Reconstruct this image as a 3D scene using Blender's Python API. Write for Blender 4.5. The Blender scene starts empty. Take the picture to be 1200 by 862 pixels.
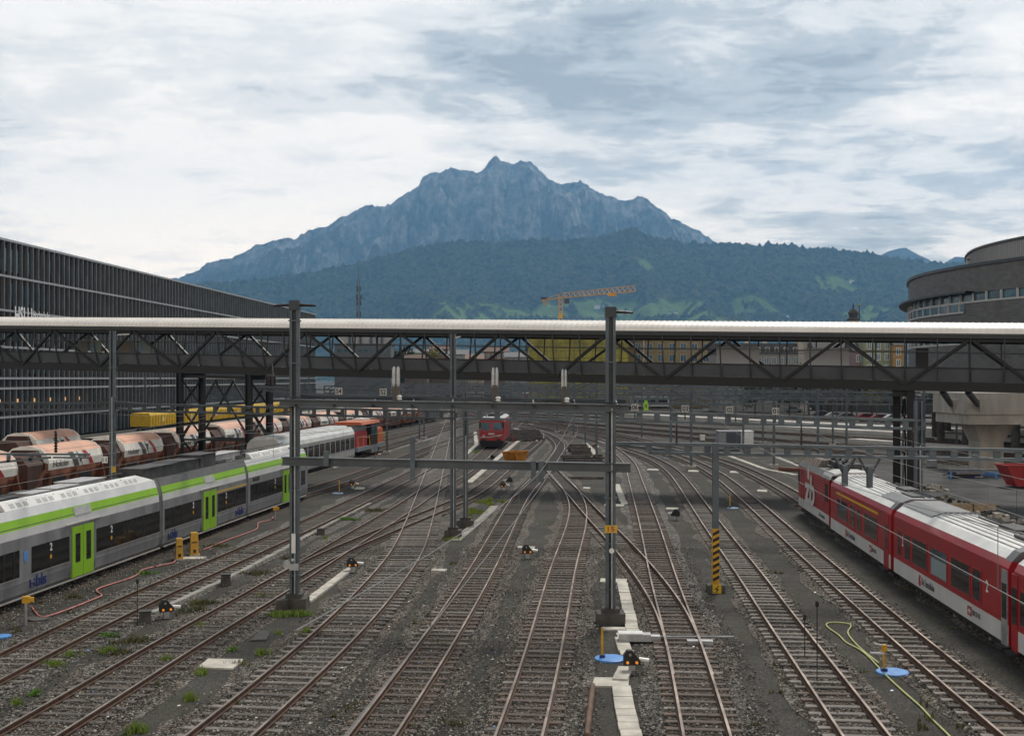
import bpy, bmesh, math, random
import numpy as np
from mathutils import Vector, Matrix
R = math.radians
random.seed(7)
SC = bpy.context.scene
COL = SC.collection

# ------------------------------------------------------------------ camera
EYE = 8.4                     # height of the eye above the rails' bed
FPX, CX, CY = 1400.0, 600.0, 443.0   # focal length and principal point measured on the photograph
cam = bpy.data.objects.new("Camera", bpy.data.cameras.new("Camera"))
COL.objects.link(cam)
cam.location = (0, 0, EYE)
cam.rotation_euler = (R(90), 0, 0)
cam.data.sensor_width = 36.0
cam.data.lens = 36.0 * FPX / 1200.0
cam.data.shift_y = 0.0101
cam.data.clip_start = 0.5
cam.data.clip_end = 60000
SC.camera = cam

# ------------------------------------------------------------------ light
SUN_AZ, SUN_EL = R(20), R(51)
world = bpy.data.worlds.new("World")
SC.world = world
world.use_nodes = True
wn, wl = world.node_tree.nodes, world.node_tree.links
wn.clear()
def wnode(t, **kw):
    n = wn.new(t)
    for k, v in kw.items():
        setattr(n, k, v)
    return n
w_out = wnode("ShaderNodeOutputWorld")
w_bg = wnode("ShaderNodeBackground")
w_bg.inputs["Strength"].default_value = 0.1
sky = wnode("ShaderNodeTexSky", sky_type='NISHITA', sun_disc=False)
sky.sun_elevation = SUN_EL
sky.sun_rotation = SUN_AZ
sky.air_density = 1.2
sky.dust_density = 2.0
tc = wnode("ShaderNodeTexCoord")
sep = wnode("ShaderNodeSeparateXYZ")
wl.new(tc.outputs["Generated"], sep.inputs[0])
def wmath(op, a, b=None, c=None):
    n = wnode("ShaderNodeMath", operation=op)
    for i, v in enumerate((a, b, c)):
        if v is None: continue
        if isinstance(v, (int, float)): n.inputs[i].default_value = v
        else: wl.new(v, n.inputs[i])
    return n.outputs[0]
den = wmath('ADD', wmath('MAXIMUM', sep.outputs[2], 0.0), 0.14)
cu = wmath('DIVIDE', sep.outputs[0], den)
cv = wmath('DIVIDE', sep.outputs[1], den)
comb = wnode("ShaderNodeCombineXYZ")
wl.new(wmath('MULTIPLY', cu, 0.75), comb.inputs[0]); wl.new(wmath('MULTIPLY', cv, 1.0), comb.inputs[1])
def wnoise(scale, detail, rough, dist, off=0.0):
    mp = wnode("ShaderNodeMapping")
    mp.inputs["Location"].default_value = (off, off * 0.7, off * 0.3)
    wl.new(comb.outputs[0], mp.inputs[0])
    n = wnode("ShaderNodeTexNoise")
    n.inputs["Scale"].default_value = scale
    n.inputs["Detail"].default_value = detail
    n.inputs["Roughness"].default_value = rough
    n.inputs["Distortion"].default_value = dist
    wl.new(mp.outputs[0], n.inputs["Vector"])
    return n.outputs["Fac"]
n_big = wnoise(0.55, 3.0, 0.5, 0.3, 3.1)
n_mid = wnoise(2.1, 10.0, 0.62, 0.25, 11.0)
n_fine = wnoise(7.0, 9.0, 0.68, 0.4, 7.0)
cl = wmath('ADD', wmath('ADD', wmath('MULTIPLY', n_big, 0.26), wmath('MULTIPLY', n_mid, 0.56)), wmath('MULTIPLY', n_fine, 0.34)); cl = wmath('SUBTRACT', cl, 0.05)
# heavier cloud deck over the right half, thinner (brighter) low on the right and over the left
def wdot(px, py):
    v = Vector(((px - CX) / FPX, 1.0, (CY - py) / FPX)).normalized()
    n = wnode("ShaderNodeVectorMath", operation='DOT_PRODUCT')
    nn = wnode("ShaderNodeVectorMath", operation='NORMALIZE')
    wl.new(tc.outputs["Generated"], nn.inputs[0]); wl.new(nn.outputs[0], n.inputs[0])
    n.inputs[1].default_value = v
    return n.outputs["Value"]
def wblob(px, py, rad):
    mr = wnode("ShaderNodeMapRange", interpolation_type='SMOOTHSTEP')
    wl.new(wdot(px, py), mr.inputs[0])
    mr.inputs[1].default_value = math.cos(rad); mr.inputs[2].default_value = 1.0
    return mr.outputs[0]
for (px, py, rad, amt) in ((880, 130, 0.24, -0.062), (620, 60, 0.13, -0.05), (1090, 190, 0.15, -0.045),
                           (130, 100, 0.20, 0.022), (330, 130, 0.16, 0.03), (1130, 60, 0.10, 0.06), (880, 265, 0.10, 0.05), (180, 300, 0.16, 0.05), (250, 20, 0.10, -0.03), (60, 200, 0.10, -0.02)):
    cl = wmath('ADD', cl, wmath('MULTIPLY', wblob(px, py, rad), amt))
ramp = wnode("ShaderNodeValToRGB")
er = ramp.color_ramp
er.interpolation = 'EASE'
er.elements[0].position = 0.38; er.elements[0].color = (0.33, 0.36, 0.39, 1)
er.elements[1].position = 0.62; er.elements[1].color = (1.0, 0.97, 0.93, 1)
e = er.elements.new(0.455); e.color = (0.50, 0.53, 0.555, 1)
e = er.elements.new(0.53); e.color = (0.80, 0.80, 0.79, 1)
wl.new(cl, ramp.inputs[0])
gain = wnode("ShaderNodeMix", data_type='RGBA', blend_type='MULTIPLY')
gain.inputs[0].default_value = 1.0
wl.new(ramp.outputs[0], gain.inputs[6])
hz_r = wnode("ShaderNodeMapRange", interpolation_type='SMOOTHSTEP')      # the overcast is brightest towards the horizon
wl.new(sep.outputs[2], hz_r.inputs[0]); hz_r.inputs[1].default_value = 0.0; hz_r.inputs[2].default_value = 0.34
hz_c = wnode("ShaderNodeMix", data_type='RGBA')
wl.new(hz_r.outputs[0], hz_c.inputs[0])
hz_c.inputs[6].default_value = (18.8, 16.1, 13.2, 1); hz_c.inputs[7].default_value = (10.3, 9.95, 9.45, 1)
wl.new(hz_c.outputs[2], gain.inputs[7])
# unseen sky behind the viewer dimmed to set the light on camera-facing sides
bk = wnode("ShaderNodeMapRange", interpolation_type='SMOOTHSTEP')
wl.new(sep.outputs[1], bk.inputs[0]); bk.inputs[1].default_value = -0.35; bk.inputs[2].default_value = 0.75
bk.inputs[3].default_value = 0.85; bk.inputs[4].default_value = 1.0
zn = wnode("ShaderNodeMapRange", interpolation_type='SMOOTHSTEP')   # unseen sky overhead dimmed to cut the ambient light
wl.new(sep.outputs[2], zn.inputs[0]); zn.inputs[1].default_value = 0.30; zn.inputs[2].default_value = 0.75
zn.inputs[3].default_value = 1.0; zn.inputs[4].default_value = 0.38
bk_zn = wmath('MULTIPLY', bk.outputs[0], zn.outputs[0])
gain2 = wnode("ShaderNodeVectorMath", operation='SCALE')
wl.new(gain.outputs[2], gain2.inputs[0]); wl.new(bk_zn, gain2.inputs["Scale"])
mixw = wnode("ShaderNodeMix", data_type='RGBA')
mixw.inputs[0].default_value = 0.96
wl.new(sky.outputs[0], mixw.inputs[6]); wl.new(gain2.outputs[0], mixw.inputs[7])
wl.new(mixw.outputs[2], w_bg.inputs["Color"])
wl.new(w_bg.outputs[0], w_out.inputs[0])

sun = bpy.data.objects.new("Sun", bpy.data.lights.new("Sun", 'SUN'))
COL.objects.link(sun)
sun.data.energy = 2.3
sun.data.angle = R(13)
sun.data.color = (1.0, 0.94, 0.85)
sd = Vector((math.sin(SUN_AZ) * math.cos(SUN_EL), math.cos(SUN_AZ) * math.cos(SUN_EL), math.sin(SUN_EL)))
sun.rotation_euler = (-sd).to_track_quat('-Z', 'Y').to_euler()
sun.location = (60, 150, 200)

SC.view_settings.view_transform = 'Standard'
SC.view_settings.look = 'None'
SC.view_settings.exposure = 0.38
SC.view_settings.gamma = 1.0
SC.render.engine = 'CYCLES'
SC.cycles.use_denoising = True
SC.cycles.max_bounces = 5
SC.cycles.diffuse_bounces = 2
SC.cycles.glossy_bounces = 2
SC.cycles.transmission_bounces = 2
SC.cycles.volume_bounces = 0
SC.cycles.transparent_max_bounces = 6
SC.cycles.caustics_reflective = False
SC.cycles.caustics_refractive = False

# ------------------------------------------------------------------ measuring helpers
def gp(x, y, z=0.0):
    """point of the level z under the photograph's pixel (x, y)"""
    Z = (EYE - z) * FPX / (y - CY)
    return Vector(((x - CX) / FPX * Z, Z, z))
def pz(x, y, Z):
    """point at depth Z behind the photograph's pixel (x, y)"""
    return Vector(((x - CX) / FPX * Z, Z, EYE + (CY - y) / FPX * Z))

# ------------------------------------------------------------------ materials
def M(name, col, rough=0.7, metal=0.0, var=0.18, scale=3.0, bump=0.0, bscale=30.0, col2=None, lo=0.35, hi=0.65,
      stretch=(1, 1, 1), spec=0.5, coat=0.0, emit=None, estr=0.0, space='Object'):
    m = bpy.data.materials.new(name)
    m.use_nodes = True
    nt = m.node_tree; n = nt.nodes; l = nt.links
    b = n["Principled BSDF"]
    b.inputs["Roughness"].default_value = rough
    b.inputs["Metallic"].default_value = metal
    b.inputs["Specular IOR Level"].default_value = spec
    if coat: b.inputs["Coat Weight"].default_value = coat
    t = n.new("ShaderNodeTexCoord"); mp = n.new("ShaderNodeMapping")
    mp.inputs["Scale"].default_value = stretch
    l.new(t.outputs[space], mp.inputs[0])
    ns = n.new("ShaderNodeTexNoise")
    ns.inputs["Scale"].default_value = scale; ns.inputs["Detail"].default_value = 7
    ns.inputs["Roughness"].default_value = 0.62
    l.new(mp.outputs[0], ns.inputs["Vector"])
    r = n.new("ShaderNodeValToRGB")
    c1 = tuple(max(0, c * (1 - var)) for c in col)
    c2 = tuple(min(1, c * (1 + var)) for c in col) if col2 is None else col2
    r.color_ramp.elements[0].position = lo; r.color_ramp.elements[0].color = (*c1, 1)
    r.color_ramp.elements[1].position = hi; r.color_ramp.elements[1].color = (*c2, 1)
    l.new(ns.outputs["Fac"], r.inputs[0]); l.new(r.outputs[0], b.inputs["Base Color"])
    mr = n.new("ShaderNodeMapRange")
    mr.inputs[3].default_value = max(0.04, rough - 0.12); mr.inputs[4].default_value = min(1, rough + 0.12)
    l.new(ns.outputs["Fac"], mr.inputs[0]); l.new(mr.outputs[0], b.inputs["Roughness"])
    if bump:
        n2 = n.new("ShaderNodeTexNoise")
        n2.inputs["Scale"].default_value = bscale; n2.inputs["Detail"].default_value = 5
        l.new(mp.outputs[0], n2.inputs["Vector"])
        bp = n.new("ShaderNodeBump"); bp.inputs["Strength"].default_value = bump
        bp.inputs["Distance"].default_value = 0.05
        l.new(n2.outputs["Fac"], bp.inputs["Height"]); l.new(bp.outputs[0], b.inputs["Normal"])
    if emit:
        b.inputs["Emission Color"].default_value = (*emit, 1)
        b.inputs["Emission Strength"].default_value = estr
    return m

def M_gravel(name, dark, mid, light, cell=16.0, tint=None, bump=0.7, stain=0.0, moss=0.0):
    """broken stone: random tone per stone, patches, dirt stains"""
    m = bpy.data.materials.new(name)
    m.use_nodes = True
    nt = m.node_tree; n = nt.nodes; l = nt.links
    b = n["Principled BSDF"]; b.inputs["Roughness"].default_value = 0.9
    b.inputs["Specular IOR Level"].default_value = 0.25
    g = n.new("ShaderNodeNewGeometry")
    v = n.new("ShaderNodeTexVoronoi"); v.inputs["Scale"].default_value = cell
    l.new(g.outputs["Position"], v.inputs["Vector"])
    hs = n.new("ShaderNodeSeparateColor"); l.new(v.outputs["Color"], hs.inputs[0])
    r = n.new("ShaderNodeValToRGB")
    r.color_ramp.elements[0].position = 0.0; r.color_ramp.elements[0].color = (*dark, 1)
    r.color_ramp.elements[1].position = 1.0; r.color_ramp.elements[1].color = (*light, 1)
    e = r.color_ramp.elements.new(0.6); e.color = (*mid, 1)
    l.new(hs.outputs[0], r.inputs[0])
    # patches metres wide
    p = n.new("ShaderNodeTexNoise"); p.inputs["Scale"].default_value = 0.35; p.inputs["Detail"].default_value = 8
    p.inputs["Roughness"].default_value = 0.65
    l.new(g.outputs["Position"], p.inputs["Vector"])
    pr = n.new("ShaderNodeValToRGB")
    pr.color_ramp.elements[0].position = 0.34; pr.color_ramp.elements[0].color = (0.62, 0.60, 0.57, 1)
    pr.color_ramp.elements[1].position = 0.66; pr.color_ramp.elements[1].color = (1.22, 1.2, 1.17, 1)
    l.new(p.outputs["Fac"], pr.inputs[0])
    mx = n.new("ShaderNodeMix"); mx.data_type = 'RGBA'; mx.blend_type = 'MULTIPLY'; mx.inputs[0].default_value = 1
    l.new(r.outputs[0], mx.inputs[6]); l.new(pr.outputs[0], mx.inputs[7])
    last = mx.outputs[2]
    if moss > 0:
        q = n.new("ShaderNodeTexNoise"); q.inputs["Scale"].default_value = 0.22; q.inputs["Detail"].default_value = 9
        q.inputs["Roughness"].default_value = 0.7
        l.new(g.outputs["Position"], q.inputs["Vector"])
        qr = n.new("ShaderNodeMapRange"); qr.inputs[1].default_value = 0.52; qr.inputs[2].default_value = 0.72
        qr.inputs[4].default_value = moss
        l.new(q.outputs["Fac"], qr.inputs[0])
        m2 = n.new("ShaderNodeMix"); m2.data_type = 'RGBA'
        l.new(qr.outputs[0], m2.inputs[0]); l.new(last, m2.inputs[6]); m2.inputs[7].default_value = (0.075, 0.08, 0.035, 1)
        last = m2.outputs[2]
    if stain > 0:
        q = n.new("ShaderNodeTexNoise"); q.inputs["Scale"].default_value = 0.6; q.inputs["Detail"].default_value = 8
        l.new(g.outputs["Position"], q.inputs["Vector"])
        qr = n.new("ShaderNodeMapRange"); qr.inputs[1].default_value = 0.40; qr.inputs[2].default_value = 0.65
        qr.inputs[4].default_value = stain
        l.new(q.outputs["Fac"], qr.inputs[0])
        m2 = n.new("ShaderNodeMix"); m2.data_type = 'RGBA'
        l.new(qr.outputs[0], m2.inputs[0]); l.new(last, m2.inputs[6]); m2.inputs[7].default_value = (0.085, 0.055, 0.036, 1)
        last = m2.outputs[2]
    l.new(last, b.inputs["Base Color"])
    bp = n.new("ShaderNodeBump"); bp.inputs["Strength"].default_value = bump; bp.inputs["Distance"].default_value = 0.04
    l.new(v.outputs["Distance"], bp.inputs["Height"]); bp.invert = True
    l.new(bp.outputs[0], b.inputs["Normal"])
    return m

def M_glass(name, col=(0.02, 0.025, 0.03), rough=0.08):
    """dark window pane with a clear reflection"""
    m = M(name, col, rough, 0.0, 0.5, 0.6, spec=0.5)
    return m

MAT = {}
MAT['ground'] = M_gravel('trodden_grit', (0.030, 0.029, 0.026), (0.054, 0.052, 0.047), (0.108, 0.103, 0.092), 26, bump=0.5, moss=0.5)
MAT['bed'] = M_gravel('track_ballast', (0.028, 0.026, 0.024), (0.098, 0.091, 0.082), (0.38, 0.355, 0.32), 17, bump=0.9, stain=0.5)
MAT['bed_grey'] = M_gravel('clean_ballast', (0.038, 0.038, 0.038), (0.112, 0.110, 0.106), (0.36, 0.35, 0.335), 15, bump=0.9, stain=0.15)
MAT['bed_oily_shade'] = M_gravel('oil_and_shade_ballast', (0.024, 0.021, 0.019), (0.064, 0.053, 0.044), (0.17, 0.14, 0.11), 14, bump=0.9, stain=0.4)  # oily beds, and painted shade under the commuter train
MAT['bed_brown'] = M_gravel('brake_dust_ballast', (0.024, 0.021, 0.018), (0.080, 0.067, 0.056), (0.30, 0.26, 0.22), 16, bump=0.9, stain=0.45)
MAT['asphalt'] = M_gravel('worn_asphalt', (0.06, 0.06, 0.062), (0.075, 0.075, 0.077), (0.10, 0.10, 0.10), 40, bump=0.2)
MAT['railtop'] = M('polished_rail_head', (0.25, 0.205, 0.175), 0.42, 0.8, 0.4, 0.8)
MAT['rust'] = M('rusty_rail_steel', (0.075, 0.038, 0.022), 0.85, 0.0, 0.5, 5)
MAT['sleeper'] = M('weathered_sleeper', (0.092, 0.077, 0.068), 0.75, 0.0, 0.6, 1.7, bump=0.3, bscale=18)
MAT['steel'] = M('painted_mast_steel', (0.098, 0.12, 0.138), 0.5, 0.25, 0.25, 1.2)
MAT['steel_dk'] = M('dark_mast_steel', (0.045, 0.056, 0.065), 0.5, 0.25, 0.25, 1.2)
MAT['galv'] = M('galvanised_steel', (0.42, 0.43, 0.44), 0.42, 0.6, 0.2, 3)
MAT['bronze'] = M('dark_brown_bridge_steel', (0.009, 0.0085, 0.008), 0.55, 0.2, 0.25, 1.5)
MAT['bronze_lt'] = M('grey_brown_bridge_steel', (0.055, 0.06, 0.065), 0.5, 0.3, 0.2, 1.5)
MAT['concrete'] = M('cast_concrete', (0.36, 0.335, 0.295), 0.85, 0.0, 0.2, 0.7, bump=0.15, bscale=8, stretch=(1, 1, 0.35))
MAT['concrete_lt'] = M('pale_concrete_slab', (0.50, 0.47, 0.41), 0.85, 0.0, 0.28, 1.6, bump=0.2, bscale=15)
MAT['concrete_dk'] = M('dark_concrete_block', (0.075, 0.07, 0.062), 0.9, 0.0, 0.35, 2.5, bump=0.3, bscale=12)
MAT['roofmetal'] = M('pale_roof_sheet', (0.90, 0.86, 0.81), 0.34, 0.1, 0.06, 0.4)
MAT['white'] = M('white_enamel', (0.76, 0.76, 0.74), 0.4, 0.0, 0.08, 2)
MAT['black'] = M('black_paint', (0.012, 0.012, 0.013), 0.5, 0.0, 0.3, 3)
MAT['yellow'] = M('yellow_paint', (0.62, 0.33, 0.015), 0.45, 0.0, 0.2, 3)
MAT['blue'] = M('blue_plastic_lid', (0.10, 0.30, 0.70), 0.4, 0.0, 0.15, 5)
MAT['glass'] = M_glass('window_glass')
MAT['glass_blue'] = M_glass('blue_window_glass', (0.05, 0.11, 0.15), 0.06)
MAT['rubber'] = M('underframe_grime', (0.018, 0.016, 0.014), 0.85, 0.0, 0.4, 3)
MAT['brass_lamp'] = M('signal_lamp_orange', (0.9, 0.35, 0.05), 0.4, 0, 0.05, 3, emit=(1.0, 0.30, 0.03), estr=0.3)
MAT['porcelain'] = M('dark_brown_porcelain', (0.035, 0.02, 0.015), 0.2, 0.0, 0.2, 4)
MAT['wire'] = M('overhead_wire_metal', (0.20, 0.195, 0.185), 0.5, 0.6, 0.1, 2)

# ------------------------------------------------------------------ mesh helpers
class MB:
    def __init__(s):
        s.v = []; s.f = []; s.mi = []
    def add(s, vs, fs, mi=0):
        o = len(s.v)
        s.v.extend([tuple(p) for p in vs])
        for f in fs:
            s.f.append(tuple(i + o for i in f)); s.mi.append(mi)
    def box(s, x0, x1, y0, y1, z0, z1, mi=0):
        s.add([(x0,y0,z0),(x1,y0,z0),(x1,y1,z0),(x0,y1,z0),(x0,y0,z1),(x1,y0,z1),(x1,y1,z1),(x0,y1,z1)],
              [(0,3,2,1),(4,5,6,7),(0,1,5,4),(1,2,6,5),(2,3,7,6),(3,0,4,7)], mi)
    def cbox(s, c, d, mi=0):
        s.box(c[0]-d[0]/2, c[0]+d[0]/2, c[1]-d[1]/2, c[1]+d[1]/2, c[2]-d[2]/2, c[2]+d[2]/2, mi)
    def beam(s, p0, p1, w, h, mi=0, up=(0,0,1)):
        p0 = Vector(p0); p1 = Vector(p1); d = (p1-p0).normalized(); u = Vector(up)
        if abs(d.dot(u)) > 0.98: u = Vector((0,1,0))
        r = d.cross(u).normalized(); u = r.cross(d).normalized()
        vs = []
        for p in (p0, p1):
            for a, b in ((-1,-1),(1,-1),(1,1),(-1,1)):
                vs.append(p + r*(a*w/2) + u*(b*h/2))
        s.add(vs, [(0,1,2,3),(7,6,5,4),(0,4,5,1),(1,5,6,2),(2,6,7,3),(3,7,4,0)], mi)
    def tube(s, pts, r, n=6, mi=0, r1=None):
        pts = [Vector(p) for p in pts]; o = len(s.v); N = len(pts)
        for i, p in enumerate(pts):
            d = (pts[min(i+1,N-1)] - pts[max(i-1,0)]).normalized()
            u = Vector((0,0,1)) if abs(d.z) < 0.95 else Vector((0,1,0))
            a = d.cross(u).normalized(); b = a.cross(d).normalized()
            rr = r if r1 is None else r + (r1-r)*i/(N-1)
            for k in range(n):
                t = 2*math.pi*k/n
                s.v.append(tuple(p + a*(rr*math.cos(t)) + b*(rr*math.sin(t))))
        for i in range(N-1):
            for k in range(n):
                k2 = (k+1) % n
                s.f.append((o+i*n+k, o+i*n+k2, o+(i+1)*n+k2, o+(i+1)*n+k)); s.mi.append(mi)
        s.f.append(tuple(o+k for k in reversed(range(n)))); s.mi.append(mi)
        s.f.append(tuple(o+(N-1)*n+k for k in range(n))); s.mi.append(mi)
    def lathe(s, c, prof, n=16, mi=0, axis='z'):
        """prof: (radius, height) pairs"""
        o = len(s.v); c = Vector(c)
        for r, h in prof:
            for k in range(n):
                t = 2*math.pi*k/n; a, b = r*math.cos(t), r*math.sin(t)
                p = {'z': (a, b, h), 'x': (h, a, b), 'y': (b, h, a)}[axis]
                s.v.append((c.x+p[0], c.y+p[1], c.z+p[2]))
        for i in range(len(prof)-1):
            for k in range(n):
                k2 = (k+1) % n
                s.f.append((o+i*n+k, o+i*n+k2, o+(i+1)*n+k2, o+(i+1)*n+k)); s.mi.append(mi)
        s.f.append(tuple(o+k for k in reversed(range(n)))); s.mi.append(mi)
        s.f.append(tuple(o+(len(prof)-1)*n+k for k in range(n))); s.mi.append(mi)
    def prism(s, prof, x0, x1, mi=0, mis=None, caps=True, shear=None):
        """closed (y,z) outline extruded along x; mis: material per outline edge"""
        o = len(s.v); n = len(prof)
        for x in (x0, x1):
            for (y, z) in prof: s.v.append((x, y, z))
        for k in range(n):
            k2 = (k+1) % n
            s.f.append((o+k, o+n+k, o+n+k2, o+k2)); s.mi.append(mis[k] if mis else mi)
        if caps:
            s.f.append(tuple(o+k for k in range(n))); s.mi.append(mi)
            s.f.append(tuple(o+n+k for k in reversed(range(n)))); s.mi.append(mi)
    def strip(s, pa, pb, mi=0):
        o = len(s.v)
        for a, b in zip(pa, pb):
            s.v.append(tuple(a)); s.v.append(tuple(b))
        for i in range(len(pa)-1):
            s.f.append((o+2*i, o+2*i+1, o+2*i+3, o+2*i+2)); s.mi.append(mi)
    def mesh(s, name, mats, smooth=False):
        me = bpy.data.meshes.new(name)
        me.from_pydata(s.v, [], s.f)
        for m in (mats if isinstance(mats, (list, tuple)) else [mats]):
            me.materials.append(m)
        if len(me.materials) > 1:
            me.polygons.foreach_set('material_index', s.mi)
        if smooth:
            me.polygons.foreach_set('use_smooth', [True]*len(me.polygons))
        bm = bmesh.new(); bm.from_mesh(me)
        bmesh.ops.recalc_face_normals(bm, faces=bm.faces)
        bm.to_mesh(me); bm.free()
        me.update()
        return me
    def build(s, name, mats, parent=None, smooth=False, loc=None):
        o = bpy.data.objects.new(name, s.mesh(name, mats, smooth))
        COL.objects.link(o)
        if parent is not None: o.parent = parent
        if loc is not None: o.location = loc
        return o

def tag(o, label=None, cat=None, group=None, kind=None):
    if label: o['label'] = label
    if cat: o['category'] = cat
    if group: o['group'] = group
    if kind: o['kind'] = kind
    return o
def thing(name, label, cat, loc=(0,0,0), rz=0.0, group=None):
    o = bpy.data.objects.new(name, None); COL.objects.link(o)
    o.empty_display_size = 0.3
    o.location = loc; o.rotation_euler = (0, 0, rz)
    return tag(o, label, cat, group)
def kids(o):
    return KIDS.get(o.name, [])
KIDS = {}
def dup(root, loc, rz, label, group=None):
    """a copy of a thing, its parts and their sub-parts"""
    r = root.copy(); COL.objects.link(r)
    r.location = loc; r.rotation_euler = (0, 0, rz); r['label'] = label
    if group: r['group'] = group
    def rec(a, b):
        for ch in list(a.children):
            c = ch.copy(); COL.objects.link(c); c.parent = b
            rec(ch, c)
    rec(root, r)
    return r
def structure(name, mb, mats, smooth=False):
    o = mb.build(name, mats, smooth=smooth); o['kind'] = 'structure'; return o

# lettering, made while the scene is still nearly empty
TXT = {}
def make_text(key, s, bold=0.0, shear=0.0, extrude=0.004, spacing=1.0):
    cu_ = bpy.data.curves.new('lettering', 'FONT')
    cu_.body = s; cu_.size = 1.0; cu_.extrude = extrude; cu_.offset = bold; cu_.shear = shear
    cu_.space_character = spacing
    ob = bpy.data.objects.new('lettering', cu_); COL.objects.link(ob)
    dg = bpy.context.evaluated_depsgraph_get()
    me = bpy.data.meshes.new_from_object(ob.evaluated_get(dg))
    bpy.data.objects.remove(ob); bpy.data.curves.remove(cu_)
    xs = [v.co.x for v in me.vertices]; ys = [v.co.y for v in me.vertices]
    TXT[key] = (me, min(xs), max(xs), min(ys), max(ys))
for key, s, bold, shear in (('HSLU', 'HSLU', 0.02, 0), ('Hochschule', 'Hochschule', 0.015, 0), ('bls', 'bls', 0.022, 0.0),
                            ('2', '2', 0.02, 0), ('1', '1', 0.02, 0), ('zb', 'zb', 0.03, 0.15), ('Die Zentralbahn', 'Die Zentralbahn', 0.0, 0),
                            ('SBB CFF FFS', 'SBB CFF FFS', 0.0, 0.0), ('Holcim', 'Holcim', 0.012, 0), ('52', '52', 0.02, 0), ('54', '54', 0.02, 0),
                            ('06', '06', 0.02, 0), ('03', '03', 0.02, 0), ('02', '02', 0.02, 0), ('01', '01', 0.02, 0), ('M', 'M', 0.02, 0), ('11', '11', 0.01, 0),
                            ('15', '15', 0.02, 0), ('13', '13', 0.02, 0), ('N', 'N', 0.03, 0.0)):
    make_text(key, s, bold, shear)
def put_text(key, parent, mat, origin, xdir, up, height=None, width=None, name='lettering', thick=0.006):
    """lettering whose lower left corner stands at origin in the parent's space"""
    me0, x0, x1, y0, y1 = TXT[key]
    me = me0.copy(); me.materials.clear(); me.materials.append(mat)
    h = height if height else (y1 - y0) * width / (x1 - x0)
    w = width if width else (x1 - x0) * h / (y1 - y0)
    xd = Vector(xdir).normalized(); u = Vector(up).normalized(); nrm = xd.cross(u)
    m = Matrix((( xd.x*w/(x1-x0), u.x*h/(y1-y0), nrm.x, 0), (xd.y*w/(x1-x0), u.y*h/(y1-y0), nrm.y, 0),
                (xd.z*w/(x1-x0), u.z*h/(y1-y0), nrm.z, 0), (0,0,0,1)))
    off = Vector(origin) - (xd*(x0*w/(x1-x0)) + u*(y0*h/(y1-y0)))
    for v in me.vertices:
        v.co = (m @ v.co) + off
    o = bpy.data.objects.new(name, me); COL.objects.link(o)
    if parent is not None: o.parent = parent
    return o

# ------------------------------------------------------------------ noise for terrain
_rng = np.random.default_rng(11)
_TAB = _rng.random((256, 256))
def vnoise(x, y):
    xi = np.floor(x).astype(int); yi = np.floor(y).astype(int)
    fx = x - xi; fy = y - yi
    fx = fx*fx*(3-2*fx); fy = fy*fy*(3-2*fy)
    a = _TAB[xi & 255, yi & 255]; b = _TAB[(xi+1) & 255, yi & 255]
    c = _TAB[xi & 255, (yi+1) & 255]; d = _TAB[(xi+1) & 255, (yi+1) & 255]
    return (a*(1-fx) + b*fx)*(1-fy) + (c*(1-fx) + d*fx)*fy
def fbm(x, y, octv=5, ridged=False, gain=0.5):
    t = 0; amp = 1.0; tot = 0
    for k in range(octv):
        n = vnoise(x*2**k + 17.3*k, y*2**k + 9.1*k)
        if ridged: n = (1 - np.abs(2*n-1))
        t = t + n*amp; tot += amp; amp *= gain
    return t/tot
def grid_mesh(name, X, Y, Zh, mat, attrs=None):
    ny, nx = X.shape
    me = bpy.data.meshes.new(name)
    me.vertices.add(nx*ny)
    co = np.stack([X, Y, Zh], -1).reshape(-1, 3).astype(np.float32)
    me.vertices.foreach_set('co', co.ravel())
    i = np.arange((ny-1)*(nx-1)); r = i // (nx-1); c = i % (nx-1); a = r*nx + c
    q = np.stack([a, a+1, a+nx+1, a+nx], -1).astype(np.int32)
    nf = len(q)
    me.loops.add(nf*4); me.loops.foreach_set('vertex_index', q.ravel())
    me.polygons.add(nf)
    me.polygons.foreach_set('loop_start', np.arange(0, nf*4, 4, dtype=np.int32))
    me.polygons.foreach_set('use_smooth', np.ones(nf, dtype=bool))
    me.update(calc_edges=True)
    for k, arr in (attrs or {}).items():
        at = me.attributes.new(k, 'FLOAT', 'POINT')
        at.data.foreach_set('value', arr.reshape(-1).astype(np.float32))
    me.materials.append(mat)
    o = bpy.data.objects.new(name, me); COL.objects.link(o)
    return o

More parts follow.
